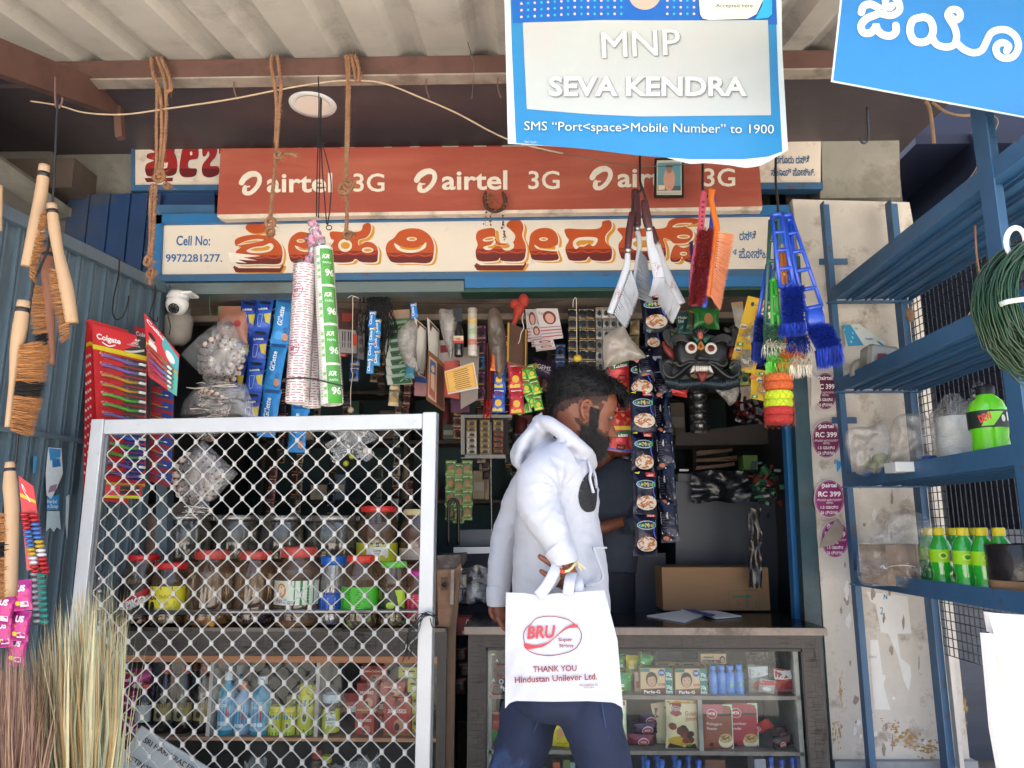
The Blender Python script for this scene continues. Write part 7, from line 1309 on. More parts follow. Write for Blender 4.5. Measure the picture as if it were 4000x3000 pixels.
for s in (-1,1):
    X=lambda x: 700+s*(700-x) if s > 0 else x
    X=(lambda x: x) if s < 0 else (lambda x: 1395-x)
    b=MB();
    for k in range(4): b.tube(crom([mp(X(x),y,.02) for x,y in ((340-k*14,110+k*12),(350-k*20,145),(310-k*10,170-k*6),(270,140-k*4),(200-k*12+40,100+k*14),(170+k*22,150),(165+k*24,230),(220+k*18,340-k*12),(270+k*14,370-k*20))],5),.0075,MB_,7)
    b.part('horn',t)
    bowl([(X(140),300),(X(200),330),(X(290),420),(X(318),520),(X(300),570),(X(240),545),(X(170),460),(X(140),380)],.02,MRD,'ear')
    b=MB()
    for k in range(5): b.tube(crom([mp(X(x),y,.045) for x,y in ((600,330+k*3),(520,270+k*12),(400,215+k*18),(300+k*6,240+k*18),(255+k*14,300+k*12),(300+k*8,370-k*4))],5),[.006]*26,MB_,7)
    b.part('brow',t)
    b=MB()
    for k in range(6): b.tube(crom([mp(X(x),y,.05-.003*k) for x,y in ((640,615+k*8),(540,640+k*14),(460,700+k*14),(380-k*2,770+k*12),(270,820-k*2+8),(180+k*16,780-k*12),(150+k*22,690-k*4),(170+k*20,610+k*12),(230+k*6,590+k*14),(275-k*8,630+k*2))],5),.0078-.0004*k,MB_,7)
    b.tube(crom([mp(X(x),y,.055) for x,y in ((600,605),(500,610),(400,660),(350,640),(330,600))],5),.007,MB_,7);b.part('moustache',t)
    ex,ey=(551,403) if s < 0 else (832,415);c_=mp(ex,ey,.05);b=MB();Te=M.Rotation(pi/2,4,'X');b.lathe([(.0235,0),(.0235,.008),(.019,.012),(.0155,.009),(.0135,.009)],MWH,c_,26,T=Te,caps=False);b.lathe([(.0135,.008),(.0125,.013),(.006,.0165),(.005,.0165)],MRD,c_,22,T=Te,caps=False);b.lathe([(.0045,.0168),(.001,.018)],BLK,c_,12,T=Te,caps=False);b.part('eye',t)
    bowl([(X(565),240),(X(610),230),(X(680),250),(X(680),290),(X(640),340),(X(600),290)],.012,MGN,'forehead_leaf',.05)
    b=MB();fx=(lambda x: x) if s < 0 else (lambda x: 1415-x);q=[(590,655),(610,670),(612,710),(580,745),(540,762),(560,715)];b.prism([mp(fx(x),y,.07) for x,y in q],(0,.012,0),MWH);b.part('fang',t)
for k in range(5):
    a=(k-2)*.42;b=MB();q=[(690+sin(a)*30-16*cos(a),230-cos(a)*30-16*sin(a)),(690+sin(a)*150,230-cos(a)*150),(690+sin(a)*30+16*cos(a),230-cos(a)*30+16*sin(a))];b.prism([mp(x,y,.025) for x,y in q],(0,.02,0),MB_);b.tube([mp(690+sin(a)*30,230-cos(a)*30,.03),mp(690+sin(a)*140,230-cos(a)*140,.03)],.006,MB_,6);b.part('crown_petal',t)
bowl([(640,190),(680,168),(718,190),(722,250),(690,288),(650,262)],.015,mat('mask_pink','#a8584c',.5),'forehead_oval',.055)
bowl([(690,298),(730,350),(745,395),(720,430),(690,436),(655,428),(638,390),(655,345)],.014,MOR,'forehead_drop',.06);bowl([(692,345),(712,375),(705,400),(685,400),(675,375)],.008,MRD,'drop_centre',.074)
bowl([(600,560),(620,500),(660,470),(710,480),(760,500),(805,540),(800,590),(730,600),(640,590)],.035,MB_,'nose',.05)
b=MB()
for i in range(6): b.ball(mp(632+i*28,700,.078),.0068,MWH,7,sx=.72,sz=1.7,sy=.7)
b.prism([mp(x,y,.072) for x,y in ((612,668),(800,668),(795,715),(620,712))],(0,.01,0),MWH);b.part('teeth',t)
bowl([(622,728),(700,738),(785,738),(775,800),(745,870),(712,898),(680,880),(650,820)],.018,MRD,'tongue',.06)
b=MB();q=[(540,790),(600,770),(640,800),(870,780),(860,800),(780,838),(700,845),(600,835),(550,815)];b.prism([mp(x,y,.052) for x,y in q],(0,.01,0),mat('mask_chip','#5a4a30',.7,var=.4,scale=60));b.part('lower_lip',t)
BRB=mat('mask_blue_black','#1c2a33',.4,var=.1)
for i in range(40):
    x=190+i*26.5;yt=790+70*sin(pi*min(1,max(0,(x-190)/1040)))+ (40 if x < 400 else 0)*(400-x)/200;yt=800+ (60 if 350 < x < 1050 else 20);yb=985-35*cos((x-700)/95)*(abs(x-700) < 420)*.6-(abs(x-700) > 430)*(abs(x-700)-430)*.35
    b=MB();b.tube([mp(x-8,yt,.03),mp(x,(yt+yb)/2,.036),mp(x+2,yb,.018)],.0042,BRB,6);b.part('beard_rib',t)
# yellow scrubber card
def exo(pr):
    pr.text('Jyothy Labs',.38,.1,.022,'#6a5a4a',w=.5,l=1);pr.ell(.28,.095,.07,.03,'#2a3a5a',1)
panel('scrubber_card','yellow dish-scrubber card with round steel pads, hanging tilted behind the blue brushes','card',[(2922,1155),(3010,1178),(2948,1460),(2848,1438)],2.92,mat('yellow_card','#c8a21f',.45,var=.05),exo,.004)
panel('scrubber_card','torn yellow dish-scrubber card below the first','card',[(2935,1440),(3010,1450),(3010,1572),(2932,1555)],2.94,mat('yellow_card','#c8a21f'),None,.004)
b=MB();pr=pxpr(b,2.91,.0012);EXR='#8a1f24'
pr.ell(3005,1235,52,48,'#b83a30',1);pr.ell(3005,1235,44,40,'#d8b0a8',2);pr.ell(3005,1240,38,34,'#2a7a34',3);pr.poly([(2955,1225),(3010,1218),(3010,1245),(2957,1252)],'#d8d4c8',4);pr.text('EXO',2961,1246,20,EXR,w=42,bold=.05,l=5,shear=.1)
for u,v in ((2906,1275),(2884,1366),(2970,1485)): pr.ell(u,v,15,10,'#c8bfa8',1,rot=.2);pr.text('Exo',u-11,v+5,10,'#4a1f4a',w=22,bold=.04,l=2,shear=.2)
for u,v in ((2892,1344),(2866,1434),(2976,1460),(2948,1549)): pr.poly([(u-12,v-7),(u+13,v-4),(u+11,v+8),(u-14,v+5)],'#2a7a3a',1);pr.ell(u,v,6,4,'#b8c8a8',2)
pr.ell(2940,1474,12,8,'#b8603a',1);b.thing('card_print','printed badges on the yellow scrubber cards','print')
b=MB();rr=random.Random(5);SWL=mat('steel_wool','#8a9098',.3,metal=.8,var=.3)
for (u,v) in ((2938,1311),(2918,1402),(2998,1518)):
    c_=P(u,v,2.9)
    for i in range(70): a=rr.uniform(0,6.28);r_=.034*rr.random()**.5;p=c_+V((r_*cos(a),-.004-rr.random()*.012,r_*sin(a)));b.tube(crom([p,p+V((rr.gauss(0,.01),rr.gauss(0,.004),rr.gauss(0,.01))),p+V((rr.gauss(0,.014),rr.gauss(0,.004),rr.gauss(0,.014)))],3),.0009,SWL,4)
    b.lathe([(.036,0),(.036,.012),(.03,.02),(.001,.024)],clear('blister','#f4f4f4'),c_,22,T=M.Rotation(pi/2,4,'X'),caps=False)
b.thing('steel_wool_pads','round steel wool pads under clear domes on the yellow card','scrub pads')
# ---- white handled brushes
def hbrush(label,axis,ws,bs,bt,Y,hm,bm,name='hand_brush',grip=None,gaxis=None,ferr=None,n=900,bl=None,seed=1,ry=0,holes=None,tuft=20,group=None,print_=False,thick=.5):
    """axis px of the body; bristles from the line bs(u,v)..(u,v) towards bt(u,v)..(u,v)"""
    rr=random.Random(seed);q=crom([P(u,v,Y) for u,v in axis],6);kx,_=spx(*axis[0],Y);t=T(name,label,'brush',q[-1],group);wl=[]
    for i in range(len(q)): f=i/(len(q)-1)*(len(ws)-1);k=min(int(f),len(ws)-2);wl.append((ws[k]+(ws[k+1]-ws[k])*(f-k))*kx/2)
    b=MB();b.tube(q,wl,hm,12,flat=thick)
    if print_: p=q[int(len(q)*.72)];[fib(b,p+V((rr.gauss(0,.006),-max(wl)*thick*1.02,rr.gauss(0,.01))),p+V((rr.gauss(0,.01),-max(wl)*thick*1.02,rr.gauss(0,.014))),.0008,ink('#9a5a5a')) for _ in range(12)]
    b.part('handle' if not gaxis else 'brush_body',t)
    if gaxis: b=MB();g=crom([P(u,v,Y) for u,v in gaxis],6);b.tube(g,[grip[1]*kx/2*(.85+.2*sin(i/len(g)*3)) for i in range(len(g))],grip[0],14);b.part('grip',t)
    if ferr: b=MB();b.tube([P(u,v,Y) for u,v in ferr[0]],ferr[1]*kx/2,STEEL,14);b.part('ferrule',t)
    if holes: b=MB();[b.ball(P(u,v,Y)+V((0,-thick*ws[0]*kx/2-.0005,0)),r_*kx,holes[0],8,sy=.25) for u,v,r_ in holes[1]];b.part('grip_hole',t,stuff=True)
    b=MB();nt=tuft
    for i in range(n):
        f=rr.random();k=(int(f*nt)+.5)/nt;f2=k+(f-k)*.55;a=[bs[0][j]+(bs[1][j]-bs[0][j])*k+rr.gauss(0,1.2) for j in (0,1)];c_=[bt[0][j]+(bt[1][j]-bt[0][j])*f2+rr.gauss(0,3) for j in (0,1)];y0=rr.choice((-.012,0,.012));fib(b,P(*a,Y+y0),P(*c_,Y+y0*1.9+rr.gauss(0,.003)),.0009,bm if not isinstance(bm,list) else rr.choice(bm),.015,rr)
    b.part('bristles',t,stuff=True);return t
WHB=mat('brush_white','#a9adb3',.35,var=.03);MAR_=mat('maroon_grip','#3f1c22',.5,var=.08);WB=mat('white_bristle','#a8abb0',.5,var=.05);WB2=mat('grey_bristle','#80868f',.5)
z5=lambda x,y: (2350+.3616*x,700+.3616*y)
g1='white maroon-handled brushes under the banner'
hbrush('white brush fanning out lowest at the left with maroon grip',[z5(280,800),z5(278,900),z5(250,1020),z5(170,1250),z5(90,1450)],[20,26,30,30,26],[z5(320,980),z5(135,1460)],[z5(400,1260),z5(265,1610)],2.42,WHB,WB,grip=(MAR_,28),gaxis=[z5(330,360),z5(300,560),z5(285,740)],ferr=([z5(288,735),z5(280,795)],25),n=800,seed=1,print_=True,group=g1)
hbrush('white brush turned edge-on, second from left',[z5(385,560),z5(410,700),z5(380,900),z5(345,1150),z5(335,1270)],[22,20,14,16,12],[z5(415,760),z5(360,1270)],[z5(500,900),z5(560,1350)],2.45,WHB,WB2,grip=(MAR_,34),gaxis=[z5(362,120),z5(372,300),z5(382,500)],ferr=([z5(382,500),z5(386,560)],26),n=700,seed=2,group=g1)
hbrush('white brush in front with its flat back towards the street',[z5(515,560),z5(525,680),z5(560,800),z5(600,950),z5(622,1070)],[24,30,44,46,46],[z5(560,1075),z5(672,1075)],[z5(515,1265),z5(668,1250)],2.38,WHB,WB,grip=(MAR_,34),gaxis=[z5(462,235),z5(480,380),z5(508,520)],ferr=([z5(505,515),z5(516,560)],26),n=380,seed=3,print_=True,thick=.3,group=g1)
hbrush('white brush slanting down to the right behind the others',[z5(600,700),z5(660,920),z5(740,1120),z5(860,1350)],[24,36,42,38],[z5(650,1060),z5(850,1385)],[z5(610,1330),z5(760,1560)],2.47,WHB,WB,grip=(MAR_,26),gaxis=[z5(540,520),z5(570,620),z5(598,700)],ferr=([z5(592,670),z5(602,705)],24),n=700,seed=4,print_=True,group=g1)
PNK_=mat('pink_brush_plastic','#b04a62',.35,coat=.3,var=.05);REDB=[mat('red_bristle','#a03438',.6,var=.3),mat('red_bristle2','#7e2226',.6)];ORG_=mat('orange_brush_plastic','#c0641e',.35,coat=.3,var=.06);PCH=[mat('peach_bristle','#d08a66',.6,var=.1),mat('peach_bristle2','#c27852',.6)]
t_=hbrush('pink brush with round holes in its handle and shaggy red bristles facing out',[z5(1112,125),z5(1085,350),z5(1070,540),z5(1010,900),z5(985,1200),z5(1000,1370)],[26,26,26,30,30,20],[z5(1060,560),z5(1010,1360)],[z5(1150,560),z5(1060,1370)],2.42,PNK_,REDB,holes=(mat('hole_dark','#6a2430',.6),[(*z5(1095,255),6),(*z5(1090,310),6),(*z5(1086,362),5.5),(*z5(1083,412),5),(*z5(1080,462),5),(*z5(1078,505),5)]),n=300,seed=5)
b=MB();rr=random.Random(3)
for i in range(2600):
    f=rr.random();u,v=z5(1115-110*f+rr.uniform(-70,70),560+800*f);a=P(u,v,2.42);fib(b,a,a+V((rr.gauss(0,.006)+(u-z5(1115-110*f,0)[0])*.0002,-.03-rr.random()*.012,rr.gauss(-.006,.008))),.001,rr.choice(REDB),.1,rr)
b.part('front_bristles',t_,stuff=True)
hbrush('orange brush with long peach bristles pointing right',[z5(1195,110),z5(1185,200),z5(1215,380),z5(1240,520),z5(1215,800),z5(1185,1050),z5(1150,1270)],[26,22,22,26,26,28,22],[z5(1262,560),z5(1180,1270)],[z5(1435,600),z5(1280,1420)],2.4,ORG_,PCH,n=2600,seed=6,tuft=26)
BPL=mat('blue_brush_plastic','#1c46b0',.35,coat=.3,var=.06);BBR=[mat('blue_bristle','#1a2f86',.5,var=.3),mat('blue_bristle2','#101f5a',.5)]
hbrush('dark blue brush mostly hidden behind the pink and orange ones',[z5(1210,200),z5(1190,500),z5(1150,900),z5(1110,1390)],[18,20,22,20],[z5(985,660),z5(980,1000)],[z5(940,680),z5(975,1010)],2.5,BPL,BBR,n=260,seed=7)
for pts,lb in (([(2500,560),(2500,700),(2505,742),(2478,770),(2468,830)],'black strap holding the white brushes'),([(2745,600),(2745,740),(2750,762),(2775,766)],'black strap holding the pink and orange brushes'),([(3032,560),(3030,700),(3038,790),(3040,850)],'black strap holding the blue toilet brushes')): cordpx('black_strap',lb,'strap',pts,2.44,.0045,BLKR)
cordpx('black_strap','short twisted black strap between the white brush grips','strap',[(2498,700),(2512,745),(2524,785)],2.36,.004,BLKR)
# ---- blue toilet brushes bunch
def ladder(label,top,bot,w0,w1,Y,m,nh,head=None,bm=None,hl=60,seed=1,hw=46,group='toilet brushes on the strap',n=700,solid=None):
    rr=random.Random(seed);a,c_=P(*top,Y),P(*bot,Y);d=c_-a;L=d.length;d.normalize();s1=d.cross(V((0,1,0))).normalized();kx,_=spx(*top,Y);t=T('toilet_brush',label,'brush',c_,group);b=MB();r_=.0058
    for s in (-1,1): b.tube([a+s1*s*w0*kx/2,a+d*L*.5+s1*s*(w0+w1)*kx/4,c_+s1*s*w1*kx/2],r_*1.15,m,8,flat=.8)
    for k in range(nh+1): f=k/nh;w_=(w0+(w1-w0)*f)*kx/2;p=a+d*L*f;b.tube([p-s1*w_,p+s1*w_],r_*(1.15 if k % nh else 1.4),m,8)
    b.part('handle',t);hd=[P(*p,Y) for p in head];b=MB();b.tube([c_,c_*.5+hd[0]*.5,hd[0]],[w1*kx*.5,(w1+hw)*kx*.25,hw*kx*.42],m,10,flat=.25);e=hd[-1]-hd[0];b.tube([hd[0],hd[0]+e*.1,hd[1]],[hw*kx*.38,hw*kx*.5,hw*kx*.5],m,10,flat=.35);b.part('head',t)
    b=MB()
    for i in range(n): f=rr.random();p=hd[0]+e*f+s1*rr.uniform(-.5,.5)*hw*kx+V((0,-.008,0));fib(b,p,p+V((rr.gauss(0,.004),-.02-.01*rr.random(),rr.gauss(-.004,.006))),.0013,rr.choice(bm),.05,rr)
    for i in range(n//2): p=hd[1]+s1*rr.uniform(-.55,.55)*hw*kx;fib(b,p+V((0,rr.uniform(-.02,.01),0)),p+s1*rr.gauss(0,.004)+V((0,rr.uniform(-.03,.01),-hl*kx*rr.uniform(.7,1))),.0013,rr.choice(bm),.05,rr)
    b.part('bristles',t,stuff=True);return t
z9=lambda x,y: (2950+.5422*x,800+.5425*y)
BBR3=[mat('bright_blue_bristle','#1c3fb8',.5,var=.2),mat('blue_bristle','#1a2f86')];WBR=[mat('white_tuft','#cfc8b8',.6)];GBR=[mat('lime_tuft','#4fb83a',.6),mat('lime_tuft2','#8ac860',.6)];OBR=[mat('orange_tuft','#d07030',.6)];GRB=[mat('grey_green_tuft','#48705e',.6,var=.15)]
ladder('blue toilet brush at the right with a two-way head',z9(225,75),z9(420,740),34,66,2.3,BPL,5,[z9(440,880),z9(520,1030)],BBR3,90,1,86,n=1100)
b_=ladder('blue toilet brush in the middle, bristles facing the street',z9(150,70),z9(230,590),34,54,2.28,BPL,4,[z9(255,600),z9(262,860)],BBR3,56,2,82,n=1500)
ladder('blue toilet brush at the left, thin handle and hanging dark bristles',z9(100,430),z9(45,820),12,26,2.36,BPL,1,[z9(40,820),z9(25,1000)],BBR,100,3,50,n=500)
ladder('grey-green toilet brush with slotted head',z9(130,110),z9(120,860),22,50,2.33,mat('grey_green_plastic','#2c5548',.4,coat=.2),5,[z9(125,880),z9(135,1010)],GRB,44,4,80,n=500)
for lb,tp,hd_,bm_,m_,hw_,s_ in (('white-tufted brush end below the grey-green one',(195,300),[(140,1000),(135,1030)],WBR,mat('pale_plastic','#a8a49a',.4),80,5),('lime green tufted brush end',(130,540),[(160,1090),(165,1140)],GBR,mat('green_plastic','#3a9a34',.4),90,6),('orange tufted brush end',(200,330),[(245,1080),(250,1110)],OBR,mat('orange_plastic2','#c0743a',.4),90,7),('off-white tufted brush end at the right',(260,500),[(320,1100),(315,1160)],WBR,mat('pale_plastic','#a8a49a'),78,8),('dark blue tufted brush end behind the middle head',(240,110),[(300,950),(300,1000)],BBR,BPL,80,9)):
    ladder(lb,z9(*tp),z9(hd_[0][0],hd_[0][1]-60),14,30,2.35-.005*s_,m_,4,[z9(*p) for p in hd_],bm_,58,s_,hw_,n=150)
# scrubbers in a net
for i,(v,c_,lb) in enumerate(((1478,'#c05a20','upper orange'),(1508,'#b8521c','lower orange'),(1546,'#b4cc1e','upper lime yellow'),(1577,'#aac41a','lower lime yellow'),(1607,'#a01f1c','upper red'),(1638,'#981c1a','lower red'))):
    b=MB();c0=P(3041,v,2.34);b.lathe([(.001,-.014),(.036,-.0145),(.0425,-.009),(.044,0),(.0425,.009),(.036,.0145),(.001,.014)],mat('scrub_'+c_[1:],c_,.7,var=.25,scale=160,bump=1,bscale=200),c0,28)
    b.thing('scrub_pad','%s round scrub pad in the hanging net' % lb,'scrub pad','scrub pads in the net')
b=MB();c0=P(3041,1558,2.34);NETM=mat('net_string','#9a4a34',.6)
hh=.09
for s in (-1,1):
    for k in range(14): b.tube([c0+V((.0455*cos(a),.0455*sin(a),z)) for a,z in [(2*pi*k/14+s*j*.22,-hh+j*2*hh/12) for j in range(13)]],.0004,NETM,3)
b.thing('net_bag','fine diamond net holding the column of scrub pads','net')
# round stickers on the pillar
def sticker(u,v,w,h,col,lb,rot=0):
    t=T('round_sticker',lb,'sticker',P(u,v+h/2,3.155),'round telecom stickers on the pillar');b=MB();pr=pxpr(b,3.15,.0007);pr.ell(u,v,w/2,h/2,'#c8b8c0',.5,40);pr.ell(u,v,w/2-3,h/2-3,col,1,40);pr.ell(u,v,w/2-6,h/2-6,'#b898a8',1.3,40);pr.ell(u,v,w/2-7.5,h/2-7.5,col,1.6,40)
    TW='#e4dcde';pr.text('airtel',u-16,v-h*.30,17,TW,w=44,bold=.03,l=2,capref='l');pr.stroke([(u-30,v-h*.32),(u-24,v-h*.38),(u-19,v-h*.33),(u-28,v-h*.27)],4,TW,2)
    pr.text('RC 399',u-w*.36,v-h*.06,20,TW,w=w*.72,bold=.03,l=2);pr.text('ನಿಜವಾದ ಅನ್‌ಲಿಮಿಟೆಡ್',u-w*.4,v+h*.06,8,TW,w=w*.8,l=2);pr.text('ಕರೆಗಳು',u-12,v+h*.13,8,TW,w=26,l=2);pr.text('1.5 GB/ದಿನ',u-w*.28,v+h*.26,11,TW,w=w*.56,bold=.02,l=2);pr.text('56 ದಿನಗಳು',u-w*.28,v+h*.4,12,TW,w=w*.56,bold=.02,l=2);b.part('print',t);return t
s1_=sticker(3224,1528,100,148,'#5c1c3a','top maroon round sticker, its left half peeled white');s2_=sticker(3228,1716,116,148,'#6a1c46','second maroon round sticker lettered RC 399');s3_=sticker(3240,1948,122,150,'#7a1a5c','third magenta round sticker lettered RC 399');s4_=sticker(3262,2105,112,150,'#85206a','lowest magenta round sticker, its upper left half peeled over')
b=MB();pr=pxpr(b,3.15,.0007);pr.poly([(3168,1455),(3185,1465),(3202,1490),(3208,1530),(3200,1570),(3170,1602),(3168,1530)],'#c4bcb2',4);b.part('torn_patch',s1_)
b=MB();q=[P(3200,2140,3.14),P(3222,2090,3.13),P(3262,2035,3.12),P(3275,2025,3.13),P(3295,2060,3.12),P(3290,2100,3.11),P(3255,2130,3.12)];b.prism(q,(0,.002,0),mat('paper_back','#8f8478',.8,var=.15));b.part('peeled_flap',s4_)
panel('paper_scrap','torn blue and white payment sticker on the wall above the second shelf','sticker',[(3290,1272),(3355,1265),(3470,1345),(3305,1352)],3.15,mat('scrap','#bcc4c0',.6),lambda pr: (pr.poly([(0,0),(.5,.0),(.42,1),(.05,1)],'#2a86b0',1),[pr.rect(.05+.09*i,.15+.2*((i*3) % 4),.09+.09*i,.25+.2*((i*3) % 4),'#8ac0c8',2) for i in range(4)],pr.text('BHIM',.55,.25,.1,'#3a4a5a',w=.15,l=2),pr.text('Paytm',.6,.75,.1,'#2a6aa0',w=.2,bold=.04,l=2),pr.ell(.85,.95,.04,.12,'#2a7ac0',2)),.002)
panel('paper_scrap','small torn blue sticker beside the second round sticker','sticker',[(3266,1795),(3288,1795),(3288,1845),(3268,1845)],3.148,mat('scrap2','#a8c4d0',.6),lambda pr: pr.poly([(0,0),(.9,.2),(.8,.6),(.1,1)],'#3a8ac0',1),.002)
# ---- banners
BB1=mat('banner_blue','#2275ab',.4,var=.03,scale=2,spec=.6);BB0=mat('banner_deep_blue','#1458a8',.4,var=.05);BW=mat('banner_white','#a3abad',.4,var=.02,dirt='#b08a94',damt=.3,dscale=3,dlo=.5,dhi=.75);BE=mat('banner_edge','#b4c2c8',.45,var=.03)
t=T('hanging_banner','large blue and white telecom banner lettered MNP SEVA KENDRA hanging near the camera','banner',P(2500,655,2.1));YBn=2.1
def bnY(u,v): return YBn-.012*sin((u-1975)/1080*9)*(v/620)-.02*(v/620)**2+.01*sin(v/90)*((u-1975)/1080)
def bfn(u,v,l): return P(u,v,bnY(u,v)-.0009*l-(.0035 if l > 2.9 and l != 3 else 0))
def cloth(b,poly,m,l=0,th=0):
    """banner surface filled from left/right and top/bottom curves"""
    L,Rr,Tp,Bt=poly;nu,nv=40,24
    def ev(c,f,k):
        for i in range(len(c)-1):
            if c[i][k] <= f <= c[i+1][k] or i == len(c)-2: g=(f-c[i][k])/max(1e-6,c[i+1][k]-c[i][k]);return c[i][1-k]+(c[i+1][1-k]-c[i][1-k])*g
    def fn(i,j):
        # corners blend
        u=None;vt=ev(Tp,Tp[0][0]+(Tp[-1][0]-Tp[0][0])*i,0);vb=ev(Bt,Bt[0][0]+(Bt[-1][0]-Bt[0][0])*i,0);v=vt+(vb-vt)*j
        ul=ev(L,L[0][1]+(L[-1][1]-L[0][1])*j,1);ur=ev(Rr,Rr[0][1]+(Rr[-1][1]-Rr[0][1])*j,1);u=ul+(ur-ul)*i;return bfn(u,v,l)
    b.grid(fn,nu,nv,m)
    if th: b.grid(lambda i,j: fn(1-i,j)+V((0,th,0)),nu,nv,m)
b=MB();full=([(1968,-60),(1972,60),(1984,560)],[(3052,-60),(3056,200),(3078,585)],[(1968,-60),(3052,-60)],[(1984,560),(2200,572),(2400,588),(2560,600),(2640,625),(2700,640),(2760,635),(2860,645),(2905,655),(2960,650),(3000,632),(3078,585)])
cloth(b,full,BE,0,.003);b.part('sheet',t)
b=MB();cloth(b,([(1992,-60),(2000,200),(2016,558)],[(3028,-60),(3040,300),(3056,592)],[(1992,-60),(3028,-60)],[(2016,558),(2300,583),(2500,608),(2700,622),(2900,622),(3000,612),(3056,592)]),BB1,1)
cloth(b,([(1993,-60),(2004,110)],[(3030,-60),(3036,110)],[(1993,-60),(3030,-60)],[(2004,90),(2300,96),(3036,96)]),BB0,2)
cloth(b,([(2042,88),(2058,426)],[(3000,78),(3012,450)],[(2042,88),(2200,84),(2350,78),(2600,80),(3000,78)],[(2058,426),(2300,446),(2500,455),(2800,452),(3012,450)]),BW,3);b.part('printed_panels',t)
b=MB();pr=Pr(b,bfn,True);pr.sub=60;rr=random.Random(3)
for j in range(4):
    for i in range(17):
        if 2180 < 2037+26*i+6 < 2190: continue
        for x0 in (2037,2607):
            u=x0+26*i
            if (x0 == 2607 and u > 2720) or (x0 == 2037 and u > 2440): continue
            v=-12+26*j-(4 if i % 3 else 0)*0;v -= min(12,i*1.5) if x0 == 2037 else 12;pr.ell(u,v,5,5,('#c8a8b8','#38a0b8','#c8b0c0','#2f9ab8')[(i+j*2) % 4],3,10)
pr.ell(2518,-20,62,58,'#c09a90',3,30);pr.poly([(2726,-60),(2735,55),(2745,72),(2770,78),(2920,73),(2955,55),(2985,-10),(2985,-60)],'#cfd0c0',4);pr.text('Accepted here',2796,29,15,'#4a5a6a',w=145,bold=.01,l=5);pr.poly([(2950,75),(3000,70),(3016,55),(3016,-60),(2985,-60),(2978,20)],'#2a9ac8',3.5)
MW_=mat('banner_text_white','#b9bfc1',.4,var=.01);SHD=mat('banner_text_shadow','#75787c',.5,var=.02)
for (tx,u,v,h_,w_,ro) in (('MNP',2353,226,100,305,.045),('SEVA KENDRA',2143,372,76,775,-.02)): pr.text(tx,u+4,v+4,h_,SHD,w=w_,bold=.035,l=4,rot=ro if ro > 0 else -.0);pr.text(tx,u,v,h_,MW_,w=w_,bold=.03,l=5,rot=ro if ro > 0 else -.0)
pr.text('SMS “Port<space>Mobile Number” to 1900',2048,508,34,MW_,w=975,bold=.005,l=3,rot=-.014);pr.text('T&C Apply',2048,558,7,MW_,w=48,l=3);b.part('lettering',t)
b=MB();b.beam(P(1975,-50,2.12),P(3050,-50,2.12),.02,.02,WD2);b.part('top_batten',t)
t=T('hanging_banner','blue banner with large white Kannada letters at the top right corner','banner',P(3600,400,1.74));Y2=1.74
def jfn(u,v,l): return P(u,v,Y2+.00012*(u-3250)-.02*sin(v/160)-.0009*l)
b=MB();nu=20
def jb(i,j,l=0,e=0): ul=3292-45*j+e;ur=4300;u=ul+(ur-ul)*i;vb=318+(u-3250)*.187-e*.6;v=-90+(vb+90)*j;return jfn(u,v,l)
b.grid(lambda i,j: jb(i,j),24,14,BE);b.grid(lambda i,j: jb(1-i,j)+V((0,.003,0)),24,14,BE);b.part('sheet',t);b=MB();b.grid(lambda i,j: jb(i,j,1,8),24,14,mat('banner_mid_blue','#1f6aa2',.4,var=.05,scale=2,dirt='#175388',damt=.7,dscale=1.2,dlo=.45,dhi=.65));b.part('printed_panel',t)
b=MB();pr=Pr(b,jfn,True);tj=lambda L: [(3000+.6028*x,.6028*y) for x,y in L]
for pts,w_ in (([(605,80),(620,40),(665,28),(715,50),(745,70),(700,95),(640,120),(603,165),(618,210),(665,212),(695,180),(700,165),(710,195),(745,225),(795,232),(828,205),(828,165)],30),([(735,90),(800,100),(850,70),(848,20),(810,-25),(765,-10),(765,30),(790,50),(805,35)],28),
                ([(1010,110),(940,130),(920,200),(945,260),(1000,275),(1050,250),(1070,190),(1050,130),(1005,108)],30),([(1062,235),(1090,285),(1150,305),(1205,290),(1222,240),(1210,180),(1180,130),(1165,95),(1190,62),(1235,70),(1245,110),(1215,130),(1190,110)],28),([(1225,280),(1270,320),(1330,342),(1385,325),(1415,270),(1445,215),(1500,192),(1560,200),(1610,245),(1622,310),(1590,365),(1530,378),(1485,350),(1480,300),(1520,275),(1560,300),(1545,330)],28)): pr.stroke(tj(pts),w_,mat('banner_cream','#b4baac',.5,var=.03),3)
b.part('lettering',t)
cordpx('cloth_strip','torn brown strip hanging down below the right banner','cloth strip',[(3615,395),(3630,420),(3640,480),(3648,560)],2.3,.006,mat('brown_rag','#8a7058',.8));cordpx('cloth_strip','brown strip sagging sideways below the right banner','cloth strip',[(3640,400),(3700,440),(3770,452),(3830,440)],2.3,.005,mat('brown_rag','#8a7058'));cordpx('dry_twigs','dry twig hanging over the rack','twig',[(3880,450),(3898,480),(3860,560),(3800,680),(3735,745)],2.2,.002,mat('twig','#8a7f6a'));cordpx('dry_twigs','second dry twig hanging over the rack','twig',[(3850,560),(3830,640),(3770,740)],2.2,.0015,mat('twig','#8a7f6a'))
b=MB();b.prism([P(3395,350,3.1),P(3580,385,3.1),P(3400,465,3.1)],(0,.05,0),NAVY);b.thing('gusset','dark blue triangular steel gusset below the right banner','bracket');cordpx('wire_hook','grey steel hook hanging beside the gusset','hook',[(3388,420),(3392,530),(3385,555),(3370,558),(3358,540)],2.9,.005,mat('grey_steel','#4a505a',.5,metal=.5))
